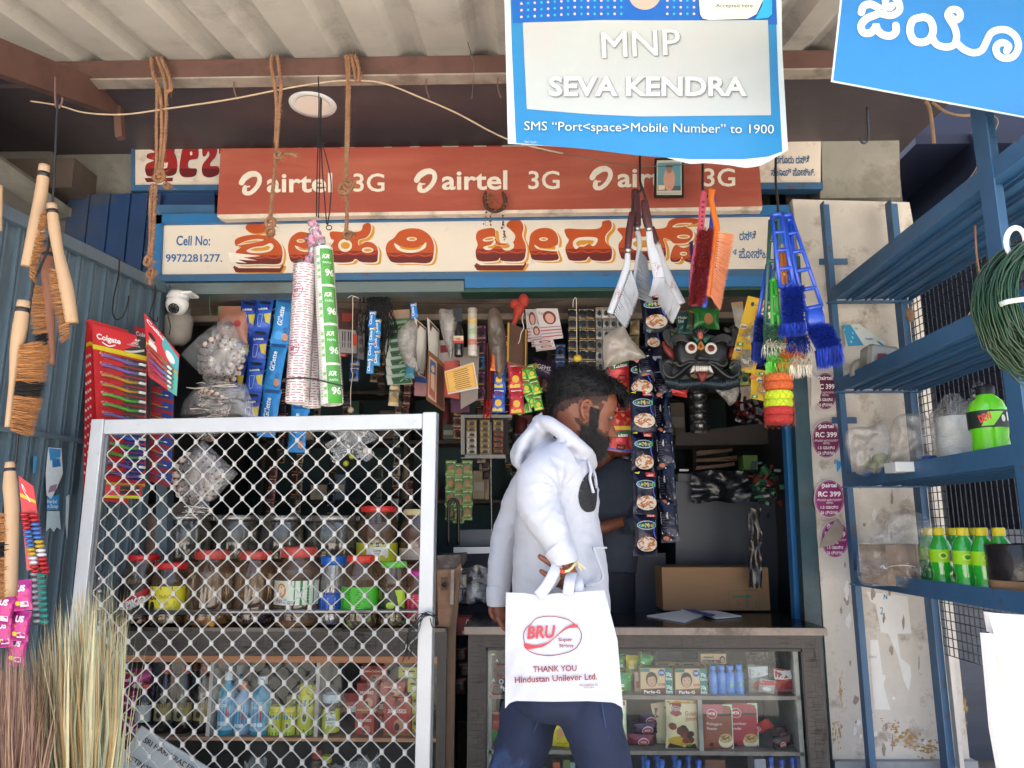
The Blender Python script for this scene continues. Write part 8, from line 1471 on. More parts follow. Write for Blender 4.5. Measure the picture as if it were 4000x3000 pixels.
# framed deity-like print on red board, made generic
def pic(pr): pr.rect(.07,.06,.93,.95,'#b8b4a8',1);pr.rect(.1,.12,.9,.84,'#5a8a94',2);pr.ell(.5,.55,.2,.3,'#b88a7a',3);pr.ell(.5,.28,.1,.12,'#8a6a60',3.5);pr.rect(.38,.18,.62,.24,'#2a3a4a',4);pr.rect(.1,.72,.9,.84,'#4a5a5a',2.5);pr.rect(.12,.7,.35,.82,'#c8b89a',3);pr.rect(.1,.87,.9,.93,'#a8a498',2)
panel('framed_print','small black-framed devotional print fixed on the red board','framed print',[(2558,618),(2670,615),(2671,769),(2557,769)],3.06,BLK,pic,.015)
# ---- goods on the rack
XM=(XF0+XB0)/2
def onrack(u,vb,zs,off=.02): # point on a rack shelf seen at u
    for Y_ in [1.8+.01*i for i in range(130)]:
        p=P(u,vb,Y_)
        if p.z < zs+.02: return p
    return P(u,vb,2.9)
def rk(u0,v0,u1,v1,Y_): return (u0,v0,u1,v1)
shz=[z+.021 for z in zsh]
def rloc(u,z,X=None): # on shelf height z at line of sight u with x position X
    X=X or XM;d0=ray(u,1800);Y_=X/d0.x*d0.y
    lo=Y_;return V((X,lo,z))
def rbottle(label,u,z,X,w,h,**k):
    p=rloc(u,z,X);sc=w;return p
# third shelf (zsh[2]) : bags, white rolls, big green bottle
def local_lathe(name,label,cat,p,parts,group=None):
    t=T(name,label,cat,p,group)
    for nm,prof,m,n_ in parts: b=MB();b.lathe(prof,m,n=n_,caps=False);b.part(nm,t,world=False)
    return t
p=rloc(3880,shz[2],XF0+.075);hB=.225
t=local_lathe('soda_bottle','large bright green soda bottle with a black cap and black label on the middle shelf','bottle',p,[('body',[(.001,0),(.042,.001),(.05,.012),(.052,.03),(.047,.075),(.052,.11),(.053,.15),(.044,.178),(.022,.2),(.02,.21)],mat('green_soda','#5fc41c',.12,var=.04,coat=1),26),('cap',[(.025,.2),(.026,.222),(.022,.226),(.001,.226)],BLK,20),('label',[(.0535,.1),(.0545,.15)],mat('dark_label','#182420',.4),26)])
b=MB();b.tube(crom([V((-.026,0,.21)),V((-.042,0,.2)),V((-.035,0,.188)),V((-.024,0,.192))],4),.004,BLK,6);b.part('cap_strap',t,world=False)
b=MB();fnb=lambda x,y,l: V((.0552*cos(1.5*pi+x/.055-.15)+0,(.0552+l*.0004)*sin(1.5*pi+x/.055-.15),y));pr=Pr(b,fnb,False);pr.sub=.012;pr.poly([(-.04,.105),(-.01,.105),(.02,.145),(-.02,.145)],'#7ac83a',1);pr.text('DEW',-.042,.115,.022,'#c84a3a',w=.034,bold=.05,rot=.3,l=2);pr.rect(.03,.118,.05,.143,'#c8ccc8',2);pr.ell(.018,.125,.006,.01,'#c0c8c4',2);b.part('label_print',t,world=False)
FOAM=mat('foam_white','#c4c8c8',.6,var=.02)
for i,(u,r0,r1,h_,lb) in enumerate(((3745,.062,.05,.165,'left'),(3855,.058,.05,.165,'right, half behind the green bottle'))):
    p=rloc(u,shz[2],XF0+.09+.08*i);t=T('plate_roll','white roll of stacked foam bowls in clear wrap, %s' % lb,'foam bowls',p,'wrapped foam bowls');b=MB()
    for k in range(24): z=k*h_/24;r=r0+(r1-r0)*k/24;b.lathe([(r*.97,z),(r,z+.004),(r*.985,z+h_/24)],FOAM,n=26,caps=False)
    b.lathe([(r1*.97,h_),(.001,h_+.001)],FOAM,n=26,caps=False);b.part('bowls',t,world=False)
    b=MB();b.grid(lambda a,j: V(((r0*1.12+.008*NZ.noise(V((a*9,j*6,i))))*cos(a*2*pi)*(1 if j < .72 else max(.2,1-(j-.72)*2.6)),(r0*1.12)*sin(a*2*pi)*(1 if j < .72 else max(.2,1-(j-.72)*2.6)),j*h_*1.45)),26,16,clear('thin_film','#fbfbfa',.05,.2,.15,'#e8e8e8',bump=1),closed_u=True);b.part('wrap',t,world=False)
def heap(label,pts,Y_,cat='plastic bag',m=POLYW,name='plastic_bag',amp=.05):
    b=MB();c=(sum(p[0] for p in pts)/len(pts),sum(p[1] for p in pts)/len(pts));q=[(p.x,p.y) for p in crom([(x,y,0) for x,y in pts],5,True)];n_=len(q);sd=c[0]*.1
    b.grid(lambda i,j: P(c[0]+(q[int(i*n_+.5) % n_][0]-c[0])*j,c[1]+(q[int(i*n_+.5) % n_][1]-c[1])*j,Y_-amp*sqrt(max(0,1-j*j))+.03*NZ.noise(V((j*3*cos(i*6.28)+sd,j*3*sin(i*6.28),sd)))),n_,10,m,closed_u=True);return b.thing(name,label,cat)
heap('translucent plastic bag with green and blue goods at the left of the middle shelf',[(3300,1700),(3330,1670),(3400,1665),(3450,1640),(3480,1720),(3470,1830),(3400,1850),(3345,1850),(3310,1780)],2.75);heap('large translucent crumpled bag in the centre of the middle shelf',[(3490,1640),(3560,1612),(3600,1605),(3640,1650),(3675,1660),(3660,1770),(3640,1800),(3520,1810),(3470,1780)],2.6)
heap('thin clear bag neck rising above the white foam bowls',[(3700,1570),(3780,1560),(3800,1500),(3840,1495),(3850,1560),(3880,1600),(3840,1640),(3720,1640)],2.45,m=POLY)
boxp('flat white pack lying on the middle shelf',(3500,1803,3615,1842),2.5,.08,FOAM,None,'foam_pack','pack');boxp('small blue pack behind the flat white pack',(3628,1778,3668,1800),2.45,.04,'#2a4a9a',None,'small_box','box')
for u,v,c_,lb in ((3400,1820,'#8aa82a','lime'),(3440,1790,'#9aac3a','yellowish'),(3380,1840,'#2a4a8a','blue')): b=MB();b.ball(P(u,v,2.78),.03,mat('ball_'+c_[1:],c_,.5),9,sz=.7);b.thing('wrapped_item','%s item showing inside the left plastic bag' % lb,'item')
# second shelf : clear container
p=P(3440,1440,2.85);b=MB();b.bx(-.065,.065,-.04,.05,-.02,.085,clear('dusty_tub','#dcdcd4',.5,.25,.2,'#a8a8a0'),M.Translation(p) @ M.Rotation(.15,4,'Y'),bev=.012);pr=pxpr(b,2.8,.001);pr.rect(3428,1380,3464,1414,'#6a1f30',1);pr.text('XT',3450,1402,10,'#d8c8c8',w=12,bold=.03,l=2);b.thing('clear_tub','dusty clear food container with a small maroon label on the second shelf','container')
b=MB();b.tube(crom([P(3340,1470,2.9),P(3345,1430,2.9),P(3370,1420,2.9),P(3390,1450,2.88)],4),.02,mat('grey_tube','#8a8880',.7),10);b.thing('grey_tube','bent grey tube beside the clear food container','tube')
b=MB();b.ball(P(3395,1115,3.09),.085,mat('tan_bowl','#5f5548',.7,var=.3),14,sx=1.1,sy=.3,sz=.5,T=M.Rotation(-.6,4,'Y'));b.thing('tan_bowl','tan round basket lying on the top rack shelf','basket');b=MB();b.ball(P(3555,1230,2.95),.02,mat('mud','#7a604a',.9,var=.3,bump=.6),8,sx=1,sy=.4,sz=1.4);b.thing('mud_nest','small brown mud nest stuck on the rack post','nest')
panel('hung_sack','tan sack with striped strings seen through the upper mesh','sack',[(3780,1235),(3860,1090),(3870,1250),(3795,1275)],3.4,mat('sack','#a08a5c',.8,var=.1),lambda pr: [pr.stroke([(.05+.1*i,.9),(.4+.1*i,.1)],.03,'#c8c4bc',1) for i in range(3)])
# lowest shelf : carton, lime soda pack, dark round box
z3_=zsh[3]+.021
t=T('carton','brown carton with a green mango print wrapped in clear film on the lower shelf','carton',P(3440,2278,2.8));b=MB();a_,c_=P(3368,2280,2.8),P(3580,2276,2.66);xx=rloc(3385,z3_,XF0+.03)
q0,q1,q2=rloc(3372,z3_,XF0+.05),rloc(3470,z3_,XF0+.02),rloc(3572,z3_,XF0+.04);hC=.16
def quadbox(b,p0,p1,dep,h,m): n_=V((p1.y-p0.y,-(p1.x-p0.x),0)).normalized();n_=n_ if n_.y > 0 else -n_;b.prism([p0,p1,p1+n_*dep,p0+n_*dep],(0,0,h),m);return n_
cx0,cx1=V((XF0+.02,2.86,z3_)),V((XF0+.02,2.44,z3_))
q=[V((P(3368,2270,2.9).x,2.9,z3_)),V((P(3470,2280,2.72).x,2.72,z3_)),V((P(3585,2280,2.66).x,2.66,z3_)),V((P(3600,2280,2.95).x,2.95,z3_))];b.prism(q,(0,0,P(3470,2128,2.72).z-z3_),CARD);b.part('box',t)
def cpr(u,v,l):
    f=(u-3470)/115;pt=q[1]+(q[2]-q[1])*f;pz=P(u,v,pt.y).z;return V((P(u,v,pt.y).x,pt.y-.002-.0006*l,pz))
b=MB();pr=Pr(b,cpr,True);pr.poly([(3488,2170),(3520,2158),(3575,2160),(3576,2215),(3540,2235),(3520,2255),(3500,2235),(3482,2230)],'#4a7a4a',1);pr.text('Maa',3500,2215,24,'#a88a64',w=56,rot=.3,bold=.02,l=2);b.part('print',t);b=MB();b.prism([V((P(3378,2160,2.88).x,2.86,P(3378,2150,2.86).z)),V((P(3425,2160,2.8).x,2.78,P(3425,2155,2.78).z)),V((P(3440,2190,2.78).x,2.76,P(3440,2190,2.76).z)),V((P(3430,2240,2.78).x,2.76,P(3430,2238,2.76).z)),V((P(3380,2225,2.88).x,2.86,P(3380,2225,2.86).z))],(0,.002,0),mat('card_hole','#4a2c1c',.9));b.part('torn_hole',t)
heap('clear film pulled over the brown carton',[(3350,2125),(3370,2110),(3440,2080),(3470,2010),(3560,1990),(3640,2040),(3640,2120),(3600,2285),(3480,2288),(3360,2275)],2.62,m=clear('thin_film','#fbfbfa',.05,.2,.15,'#e8e8e8',bump=1),name='clear_film',cat='plastic film',amp=.03)
LS_=mat('lime_soda','#1e9a2c',.1,var=.1,coat=1);LAB=ink('#8ac01e')
def lsoda(lb,u,X,s=1):
    p=rloc(u,z3_,X);t=T('lime_soda','small green lime soda bottle with yellow cap, %s' % lb,'bottle',p,'shrink-wrapped lime soda bottles');s *= 1.13
    b=MB();b.lathe([(.001,.001),(.022,.001),(.028,.008),(.029,.03),(.024,.045),(.028,.06),(.0295,.1),(.029,.118),(.022,.136),(.011,.15),(.011,.156)],LS_,n=20,caps=False);b.part('body',t,world=False)
    b=MB();b.lathe([(.0145,.15),(.0145,.168),(.0125,.17),(.001,.17)],mat('yellow_cap','#c8b81e',.35),n=18,caps=False);b.part('cap',t,world=False)
    b=MB();b.lathe([(.0298,.078),(.0302,.112)],LAB,n=20,caps=False);fb=lambda x,y,l: V(((.0304+l*.0003)*cos(1.4*pi+x/.03),(.0304+l*.0003)*sin(1.4*pi+x/.03),y));pr=Pr(b,fb,False);pr.ell(0,.096,.011,.009,'#c8d84a',1);pr.ell(0,.096,.006,.005,'#2a7a2c',2);pr.rect(.016,.082,.03,.11,'#1c3a24',1);b.part('label',t,world=False);t.scale=(s,s,s*1.02)
for lb,u,X in (('leftmost, back row',3592,XF0+.12),('front row, first from left',3638,XF0+.045),('back row, second',3688,XF0+.11),('front row, second and nearest',3728,XF0+.035),('back row, third',3775,XF0+.1),('front row, third',3802,XF0+.045),('beside the round brown carton',3868,XF0+.06)): lsoda(lb,u,X)
b=MB();p=rloc(3952,z3_,XF0+.1);b.lathe([(.088,0),(.09,.1),(.088,.15),(.001,.15)],CARD,p,30,caps=False);b.lathe([(.0895,.055),(.091,.06),(.0915,.148),(.089,.152),(.06,.153)],mat('black_wrap','#1a191b',.25,var=.2,bump=.8,bscale=20),p,30,caps=False);b.thing('round_carton','round brown carton with a black plastic top at the end of the lower shelf','carton')
cordpx('pale_string','pale cord tied across the brown carton','cord',[(3440,2215),(3450,2210),(3458,2222),(3480,2212),(3530,2208),(3575,2214)],2.6,.0015,PAPER)
# green wire coil
t=T('wire_coil','big coil of dark green wire held by a white plastic ring at the right edge','wire coil',P(4050,1450,1.6));GW=mat('green_wire','#16391f',.35,var=.25,coat=.3);rr=random.Random(6);b=MB()
c0=P(4085,1190,1.6);
for i in range(150):
    a_=.125*rr.uniform(.6,1.0)+.0;h_=.135*rr.uniform(.75,1.02)*1.05;y0=rr.uniform(-.05,.05);cz=rr.uniform(-.012,.012);tw=rr.uniform(-.08,.08)
    b.tube([c0+V((a_*1.02*cos(t_)+tw*.1,y0+.01*sin(t_*2+i),h_*sin(t_)+cz-(.03 if sin(t_) < -.3 else 0)*rr.random())) for t_ in [k*2*pi/26 for k in range(26)]],.0021,GW,4,closed=True)
b.part('wire',t,stuff=True);b=MB();b.tube([P(3905,1190,1.53),P(3935,1178,1.52),P(3990,1170,1.51),P(4060,1166,1.51)],.006,mat('clear_tape','#a8b0a8',.3),6,flat=.3);b.part('tape_band',t)
b=MB();b.tube([P(3968+38*cos(a),945+55*sin(a),1.6) for a in [k*2*pi/20 for k in range(20)]],.0065,mat('ring_white','#d8dcd8',.35),8,closed=True,flat=.6);b.part('plastic_ring',t)
cordpx('brown_string','brown cord with frayed white fibres hanging behind the wire coil','cord',[(3808,880),(3815,1000),(3830,1100),(3822,1200)],2.2,.003,COIR)
# white papers in the foreground
t=T('white_sheets','stack of crumpled white sheets very close at the right edge','white sheets',P(3990,3000,1.2));
for i,(q,Y_) in enumerate((([(3862,2395),(4120,2420),(4400,3400),(4060,3400),(3925,2640)],1.3),([(3845,2475),(3900,2480),(4150,3500),(3960,3300),(3880,2850)],1.27),([(3900,2560),(4100,2500),(4300,3500),(4080,3200),(3950,2750)],1.24),([(3858,2392),(3910,2398),(4100,2410),(4000,2480),(3870,2470)],1.33))):
    b=MB();b.prism([P(u,v,Y_+.02*NZ.noise(V((u*.01,v*.01,i)))) for u,v in q],(0,.012,0),PAPER);b.part('sheet',t)
# ================================================================ people
SKIN=mat('brown_skin','#6b3d29',.5,var=.08,scale=20,trans=.06,bump=.1,bscale=300);HAIR=mat('black_hair','#070607',.6,var=.3,spec=.2);BEARD=mat('black_beard','#110d0c',.8,var=.3)
def loft(b,path,m,n=22,seg=5):
    """path: (u, v, Y, half width px, half depth m)"""
    c=[P(u,v,Y) for u,v,Y,a,d in path];k=[(a*spx(u,v,Y)[0],d,0) for u,v,Y,a,d in path]
    c=crom(c,seg);k=crom(k,seg);vs=[]
    for i,p in enumerate(c):
        t=c[min(i+1,len(c)-1)]-c[max(i-1,0)];s=V((t.z,0,-t.x)).normalized();dn=t.cross(s).normalized()
        for j in range(n): a=2*pi*j/n;vs.append(p+s*k[i].x*cos(a)+dn*k[i].y*sin(a))
    fs=[(i*n+j,i*n+(j+1) % n,(i+1)*n+(j+1) % n,(i+1)*n+j) for i in range(len(c)-1) for j in range(n)]
    fs+=[tuple(range(n-1,-1,-1)),tuple((len(c)-1)*n+j for j in range(n))];b.add(vs,fs,m,True)
def vox(b,name,size,parent,m,it=6,fn=None):
    me=b.mesh('tmp');o=bpy.data.objects.new('tmp',me);COL.objects.link(o);r=o.modifiers.new('r','REMESH');r.mode='VOXEL';r.voxel_size=size
    s=o.modifiers.new('s','SMOOTH');s.factor=.5;s.iterations=it
    bpy.context.view_layer.update();dg=bpy.context.evaluated_depsgraph_get();e=bpy.data.meshes.new_from_object(o.evaluated_get(dg));bpy.data.objects.remove(o)
    off=V(parent['org']);e.materials.clear();e.materials.append(m)
    if fn:
        nm=[v.normal.copy() for v in e.vertices]
        for v,n_ in zip(e.vertices,nm): v.co+=n_*fn(v.co,n_)
    for v in e.vertices: v.co -= off
    e.polygons.foreach_set('use_smooth',[True]*len(e.polygons));e.name=name;o=bpy.data.objects.new(name,e);COL.objects.link(o);o.parent=parent;return o
HT=[(0,6.5,-1,3),(1.5,8.6,-3,4.6),(3.5,9,-4.5,5.6),(5,9.3,-5.5,6.2),(7,9.2,-7,6.8),(9,9,-8.5,7.2),(11,8.8,-9.3,7.4),(13,9.6,-9.8,7.5),(16,9.4,-10,7.6),(19,8.2,-9.4,7),(21.5,5.8,-7.5,5.4),(23,2.5,-4,2.8),(23.5,-.6,-.9,.1)]
def headp(th,z,off=0):
    for i in range(len(HT)-1):
        if HT[i][0] <= z <= HT[i+1][0]: break
    f=(z-HT[i][0])/(HT[i+1][0]-HT[i][0]);xf,xb,w=[HT[i][k]+(HT[i+1][k]-HT[i][k])*f for k in (1,2,3)];xf+=off;xb -= off;w+=off
    c=cos(th);s=sin(th);x=(xf+xb)/2+(xf-xb)/2*(abs(c)**.9)*(1 if c > 0 else -1);y=w*(abs(s)**.9)*(1 if s > 0 else -1)
    if c > 0 and not off:
        ns=max(0,min(1,(z-6.3)/.9))*max(0,min(1,(12.4-z)/5.2));x+=3.9*ns*math.exp(-(y/1.35)**2)-.7*sum(math.exp(-((y-e)/1.5)**2-((z-11.2)/1)**2) for e in (-3.1,3.1))+.55*math.exp(-((z-4.6)/.8)**2-(y/2.2)**2)-.3*math.exp(-((z-3.4)/.5)**2-(y/2.2)**2)
    return V((x,y,z))*.0102
def headm(ear,tilt,yaw): Rm=M.Rotation(yaw,4,'Z') @ M.Rotation(tilt,4,'Y');return M.Translation(V(ear)-Rm @ V((0,-.077,.103))) @ Rm
def head(b,H,m):
    n=48;zs=[i*.5 for i in range(48)];vs=[H @ headp(2*pi*j/n,z) for z in zs for j in range(n)]
    b.add(vs,[(i*n+j,i*n+(j+1) % n,(i+1)*n+(j+1) % n,(i+1)*n+j) for i in range(47) for j in range(n)]+[tuple(range(n-1,-1,-1)),tuple(47*n+j for j in range(n))],m,True)
    for s in (-1,1):
        b.tube(crom([H @ V(p) for p in ((.005,s*.074,.08),(-.006,s*.082,.086),(-.017,s*.086,.104),(-.016,s*.087,.122),(-.003,s*.085,.131),(.008,s*.079,.122))],4),[.006]*8+[.0052]*13,m,8);b.tube([H @ V((.004,s*.076,.108)),H @ V((-.008,s*.081,.1))],.006,m,8)
def shell(H,mask,off,m,fuzzn,L,seed,droop):
    b=MB();n,kz=72,60;rr=random.Random(seed);idx={};P_=lambda j,i: H @ (headp(2*pi*j/n,min(23.45,i*.4),off(2*pi*j/n,i*.4)+.25*NZ.noise(V((cos(j*2*pi/n)*4,sin(j*2*pi/n)*4,i*.25+seed)))))
    vs,fs=[],[]
    def vi(j,i):
        k=(j % n,i)
        if k not in idx: idx[k]=len(vs);vs.append(P_(j % n,i))
        return idx[k]
    for i in range(kz-1):
        for j in range(n):
            if i*.4 < 23.5 and mask(((2*pi*j/n+pi) % (2*pi))-pi,i*.4): fs.append((vi(j,i),vi(j+1,i),vi(j+1,i+1),vi(j,i+1)))
    b.add(vs,fs,m,True);R3=H.to_3x3()
    for q in range(fuzzn):
        f=rr.choice(fs);p=vs[f[0]]+(vs[f[2]]-vs[f[0]])*rr.random();o_=(p-H @ V((0,0,.12))).normalized();d=(o_*.5+R3 @ V(droop)+V((rr.gauss(0,.3),rr.gauss(0,.3),rr.gauss(0,.3))))*L*rr.uniform(.5,1.1);fib(b,p-o_*.002,p+d,.0007,m,.12,rr)
    return b
t=T('person','bearded man in a white hooded sweatshirt and jeans walking past with a cloth bag','person',P(2190,3000,2.12));YC=2.12
t.location.z=0;t['org']=tuple(t.location)
H=headm(P(2290,1604,2.04),R(17),R(11));b=MB();head(b,H,SKIN)
loft(b,[(2285,1620,YC,62,.05),(2240,1690,YC,74,.058),(2205,1760,YC,84,.062),(2185,1850,YC,110,.12)],SKIN)
loft(b,[(2185,1840,YC,110,.14),(2180,2100,YC,120,.14),(2190,2420,YC,130,.15),(2190,2700,YC,120,.15)],SKIN)
loft(b,[(2190,1830,1.98,50,.05),(2110,1900,1.95,46,.045),(2110,1980,1.93,44,.04),(2165,2090,1.9,36,.034),(2200,2180,1.88,29,.026),(2212,2215,1.88,33,.022),(2220,2252,1.88,38,.02),(2222,2282,1.885,30,.015)],SKIN)
for pts,r0 in (([(2180,2215,1.875),(2158,2205,1.87),(2132,2188,1.868),(2108,2174,1.868)],15),([(2190,2258,1.88),(2160,2256,1.872),(2136,2246,1.87),(2112,2230,1.87)],13.5),([(2205,2278,1.885),(2180,2284,1.885),(2162,2272,1.89),(2160,2250,1.9)],13),([(2228,2284,1.885),(2205,2296,1.895),(2185,2286,1.91),(2180,2262,1.915)],12),([(2246,2276,1.89),(2228,2292,1.905),(2208,2288,1.92),(2200,2270,1.925)],11)):
    b.tube(crom([P(*p) for p in pts],4),[r0*.00068*(1-.3*i/12) for i in range(13)],SKIN,10);b.ball(P(*pts[-1]),r0*.00046,SKIN,8)
loft(b,[(2120,1850,2.28,44,.04),(2015,1980,2.36,30,.03),(1972,2120,2.38,26,.026),(1943,2310,2.36,21,.02),(1942,2375,2.36,27,.018),(1956,2420,2.355,28,.016)],SKIN)
for pts,r0 in (([(1924,2365,2.35),(1916,2388,2.34),(1926,2412,2.335)],12),([(1945,2410,2.345),(1962,2445,2.34),(1984,2468,2.345)],11),([(1952,2412,2.355),(1972,2448,2.35),(1996,2468,2.355)],11),([(1960,2410,2.365),(1982,2442,2.365),(2004,2458,2.37)],10.5),([(1966,2405,2.375),(1988,2432,2.38),(2006,2446,2.385)],9.5)):
    b.tube(crom([P(*p) for p in pts],4),[r0*.0008*(1-.25*i/8) for i in range(9)],SKIN,10);b.ball(P(*pts[-1]),r0*.0006,SKIN,8)
loft(b,[(2120,2650,YC+.08,60,.06),(2060,2820,YC+.09,72,.07),(2010,2990,YC+.09,68,.065),(1900,3500,YC+.12,45,.045),(1862,3760,YC+.14,30,.035)],SKIN);loft(b,[(2270,2650,YC-.05,60,.06),(2312,2820,YC-.07,76,.07),(2362,2990,YC-.08,72,.065),(2430,3500,YC-.08,48,.045),(2440,3770,YC-.08,30,.035)],SKIN)
vox(b,'body',.0042,t,SKIN,3)
ang=lambda th: abs(th)
HL=lambda a: 17.2 if a < .75 else (17.2-(a-.75)*4.6 if a < 1.5 else (13.8-(a-1.5)*4.4))
b=shell(H,lambda th,z: z > HL(ang(th))+.6,lambda th,z: (.55+.75*max(0,min(1,(z-14)/5)))+(1.7*math.exp(-((z-18.5)/3)**2) if abs(((th+pi) % (2*pi))-pi) < .9 else 0),HAIR,2600,.026,2,(.5,0,-.15))
rr=random.Random(8)
for i in range(500): p=H @ (headp(rr.gauss(0,.5),rr.uniform(17.5,21.5),2.6));fib(b,p,p+H.to_3x3() @ V((rr.uniform(.006,.024),rr.gauss(0,.01),rr.uniform(-.03,.006))),.0012,HAIR,.2,rr)
b.part('hair',t)
b=shell(H,lambda th,z: HL(ang(th))-1.5+.5*sin(th*9) < z <= HL(ang(th))+1.4 and ang(th) > 1.1,lambda th,z: .12,mat('hair_fade','#2a1811',.8,var=.3,scale=200),500,.004,5,(0,0,-.5));b.part('hair_fade',t);b=shell(H,lambda th,z: (ang(th) < 1.95 and z < 5.4+1.0*ang(th)) or (ang(th) < .7 and 5 < z < 6.9) or (1.15 < ang(th) < 1.65 and z < 13.4),lambda th,z: .02,mat('stubble','#3a2016',.8,var=.35,scale=300),900,.004,12,(0,0,-.5));b.part('stubble',t)
b=shell(H,lambda th,z: (ang(th) < 1.75 and z < 4.6+.9*ang(th)) or (ang(th) < .55 and 5.3 < z < 6.3) or (1.28 < ang(th) < 1.5 and z < 11.6),lambda th,z: (.75 if z < 3 else .35)+.6*math.exp(-(z/2)**2),BEARD,2600,.013,3,(.25,0,-.7));b.part('beard',t)
b=MB()
for s in (-1,1):
    b.ball(H @ V((.0812,s*.031,.1175)),.0092,mat('eye_white','#4a403a',.3),8);b.ball(H @ V((.0882,s*.033,.117)),.0045,BLK,6)
    for i in range(60): p=H @ (headp(s*(.14+.42*i/60),13.0+.5*sin(i/60*3)-.3));fib(b,p,p+H.to_3x3() @ V((.001,s*.006,.0015)),.0008,HAIR)
b.part('eyes_and_brows',t)
# hooded sweatshirt
HW=mat('white_hoodie','#a9adb7',.85,var=.015,bump=.12,bscale=240);b=MB()
loft(b,[(2200,1745,YC,95,.1),(2178,1800,YC,128,.185),(2178,1870,YC,146,.2),(2180,1950,YC,158,.19),(2176,2050,YC,166,.18),(2182,2150,YC,180,.18),(2188,2250,YC,188,.185),(2192,2350,YC,190,.185),(2192,2440,YC,184,.18),(2192,2560,YC,172,.17)],HW,30)
loft(b,[(2200,1800,1.985,84,.06),(2130,1850,1.95,96,.07),(2102,1915,1.93,92,.07),(2112,1985,1.92,84,.064),(2148,2055,1.9,74,.056),(2172,2115,1.89,64,.05),(2192,2165,1.88,60,.045),(2198,2188,1.88,54,.042)],HW)
loft(b,[(2120,1830,2.27,80,.07),(2030,1950,2.36,62,.06),(1985,2060,2.38,54,.055),(1960,2180,2.38,52,.05),(1948,2290,2.37,46,.045),(1942,2352,2.36,38,.036)],HW)
loft(b,[(2030,1805,2.14,26,.06),(2040,1770,2.13,42,.1),(2085,1735,2.12,52,.12),(2120,1690,2.12,48,.12),(2135,1650,2.12,34,.1)],HW)
for Y_ in (1.985,2.25): loft(b,[(2112,1650,(2.1+Y_)/2,24,.03),(2150,1660,Y_,28,.03),(2205,1695,Y_-.01,30,.03),(2255,1742,Y_,32,.03),(2288,1778,(2.12+Y_)/2,30,.03),(2296,1800,2.12,26,.03)],HW)
loft(b,[(2100,1652,2.1,14,.04),(2070,1700,2.04,22,.05),(2046,1735,2.02,30,.055),(2030,1790,2.03,22,.05),(2038,1822,2.06,12,.03)],HW)
def pxof(w):
    d=w-CAM0;z=d.dot(_fw);return 2000+F*d.dot(_rt)/z,1500-F*d.dot(_up)/z
def folds(co,n_):
    u,v=pxof(co);a=NZ.noise(V((u*.0035+v*.004,v*.010-u*.009,co.y*2.5)));a2=NZ.noise(V((u*.008+v*.006,v*.02-u*.017,co.y*4+4)))
    k=.0055 if v < 2150 else .003;ex=0
    for cu,cv_,R0,fq,am in ((2192,1915,190,13,.0075),(2225,2065,120,11,.005),(2010,2075,110,9,.004)):
        r=sqrt((u-cu)**2+(v-cv_)**2)
        if co.y < 2.1 or cu == 2010: an=atan2(v-cv_,u-cu);ex+=1.05*am*max(0,1-r/R0)**.6*min(1,r/25)*(.55-abs(sin(an*fq*.5+NZ.noise(V((u*.012,v*.012,3)))*2.2))**.6)
    return k*(1-abs(a)*2.6)*.6+.0022*(1-abs(a2)*2)-.002+ex
hd=vox(b,'hoodie',.0062,t,HW,4,folds);from mathutils.bvhtree import BVHTree;og=V(t['org']);BV=BVHTree.FromPolygons([v.co+og for v in hd.data.vertices],[tuple(p.vertices) for p in hd.data.polygons])
PQ=[(2306,1842),(2284,1862),(2266,1900),(2260,1941),(2266,1975),(2285,1998),(2308,2000),(2324,1990),(2331,1960),(2333,1920),(2328,1880),(2318,1850)]
def hoodhit(u,v,l):
    d=ray(u,v).normalized();h=BV.ray_cast(CAM0,d);return (h[0] if h[0] else P(u,v,2.14))-d*.0025
b=MB();pr=Pr(b,hoodhit);pr.sub=9;pr.poly([(p.x,p.y) for p in crom([(x,y,0) for x,y in PQ],4,True)],mat('black_print','#14151c',.7,var=.1));b.part('chest_print',t)
for pth,r_ in (([(2298,1800,1.99),(2308,1840,1.98),(2304,1870,1.975),(2318,1925,1.98)],.0042),([(2302,1800,2.08),(2322,1850,2.07),(2330,1900,2.07)],.0042)): b=MB();b.tube(crom([P(*p) for p in pth],5),r_,HW,8);b.part('drawstring',t)
b=MB();loft(b,[(2176,2142,1.885,62,.048),(2196,2172,1.88,60,.046),(2204,2200,1.88,56,.043)],HW);b.part('cuff',t);b=MB();loft(b,[(1944,2302,2.365,45,.043),(1941,2330,2.36,42,.04),(1940,2366,2.36,37,.035)],HW);b.part('cuff',t)
b=MB();b.tube(crom([P(*p) for p in ((2318,2142,1.96),(2332,2180,1.955),(2350,2230,1.96),(2352,2262,1.965),(2330,2278,1.95),(2285,2290,1.93))],5),.004,HW,6);b.tube(crom([P(*p) for p in ((2316,2140,1.955),(2345,2138,1.98),(2368,2140,2.01))],5),.003,HW,6);b.part('pocket_edge',t)
b=MB();b.tube(crom([P(2182,2214,1.86),P(2200,2232,1.845),P(2225,2226,1.845),P(2244,2204,1.86),P(2252,2190,1.88)],5),.0032,mat('cream_thread','#c8bc8a',.7),6);b.tube(crom([P(2252,2190,1.87),P(2266,2205,1.86),P(2288,2222,1.86)],3),.002,mat('cream_thread','#c8bc8a'),5);b.tube([P(2254,2190,1.87),P(2262,2215,1.86),P(2272,2226,1.86)],.002,mat('cream_thread','#c8bc8a'),5);b.tube([P(2186,2224,1.85),P(2196,2234,1.842),P(2206,2234,1.842)],.0045,mat('red_thread','#b83a26',.7),6);b.part('wrist_thread',t)
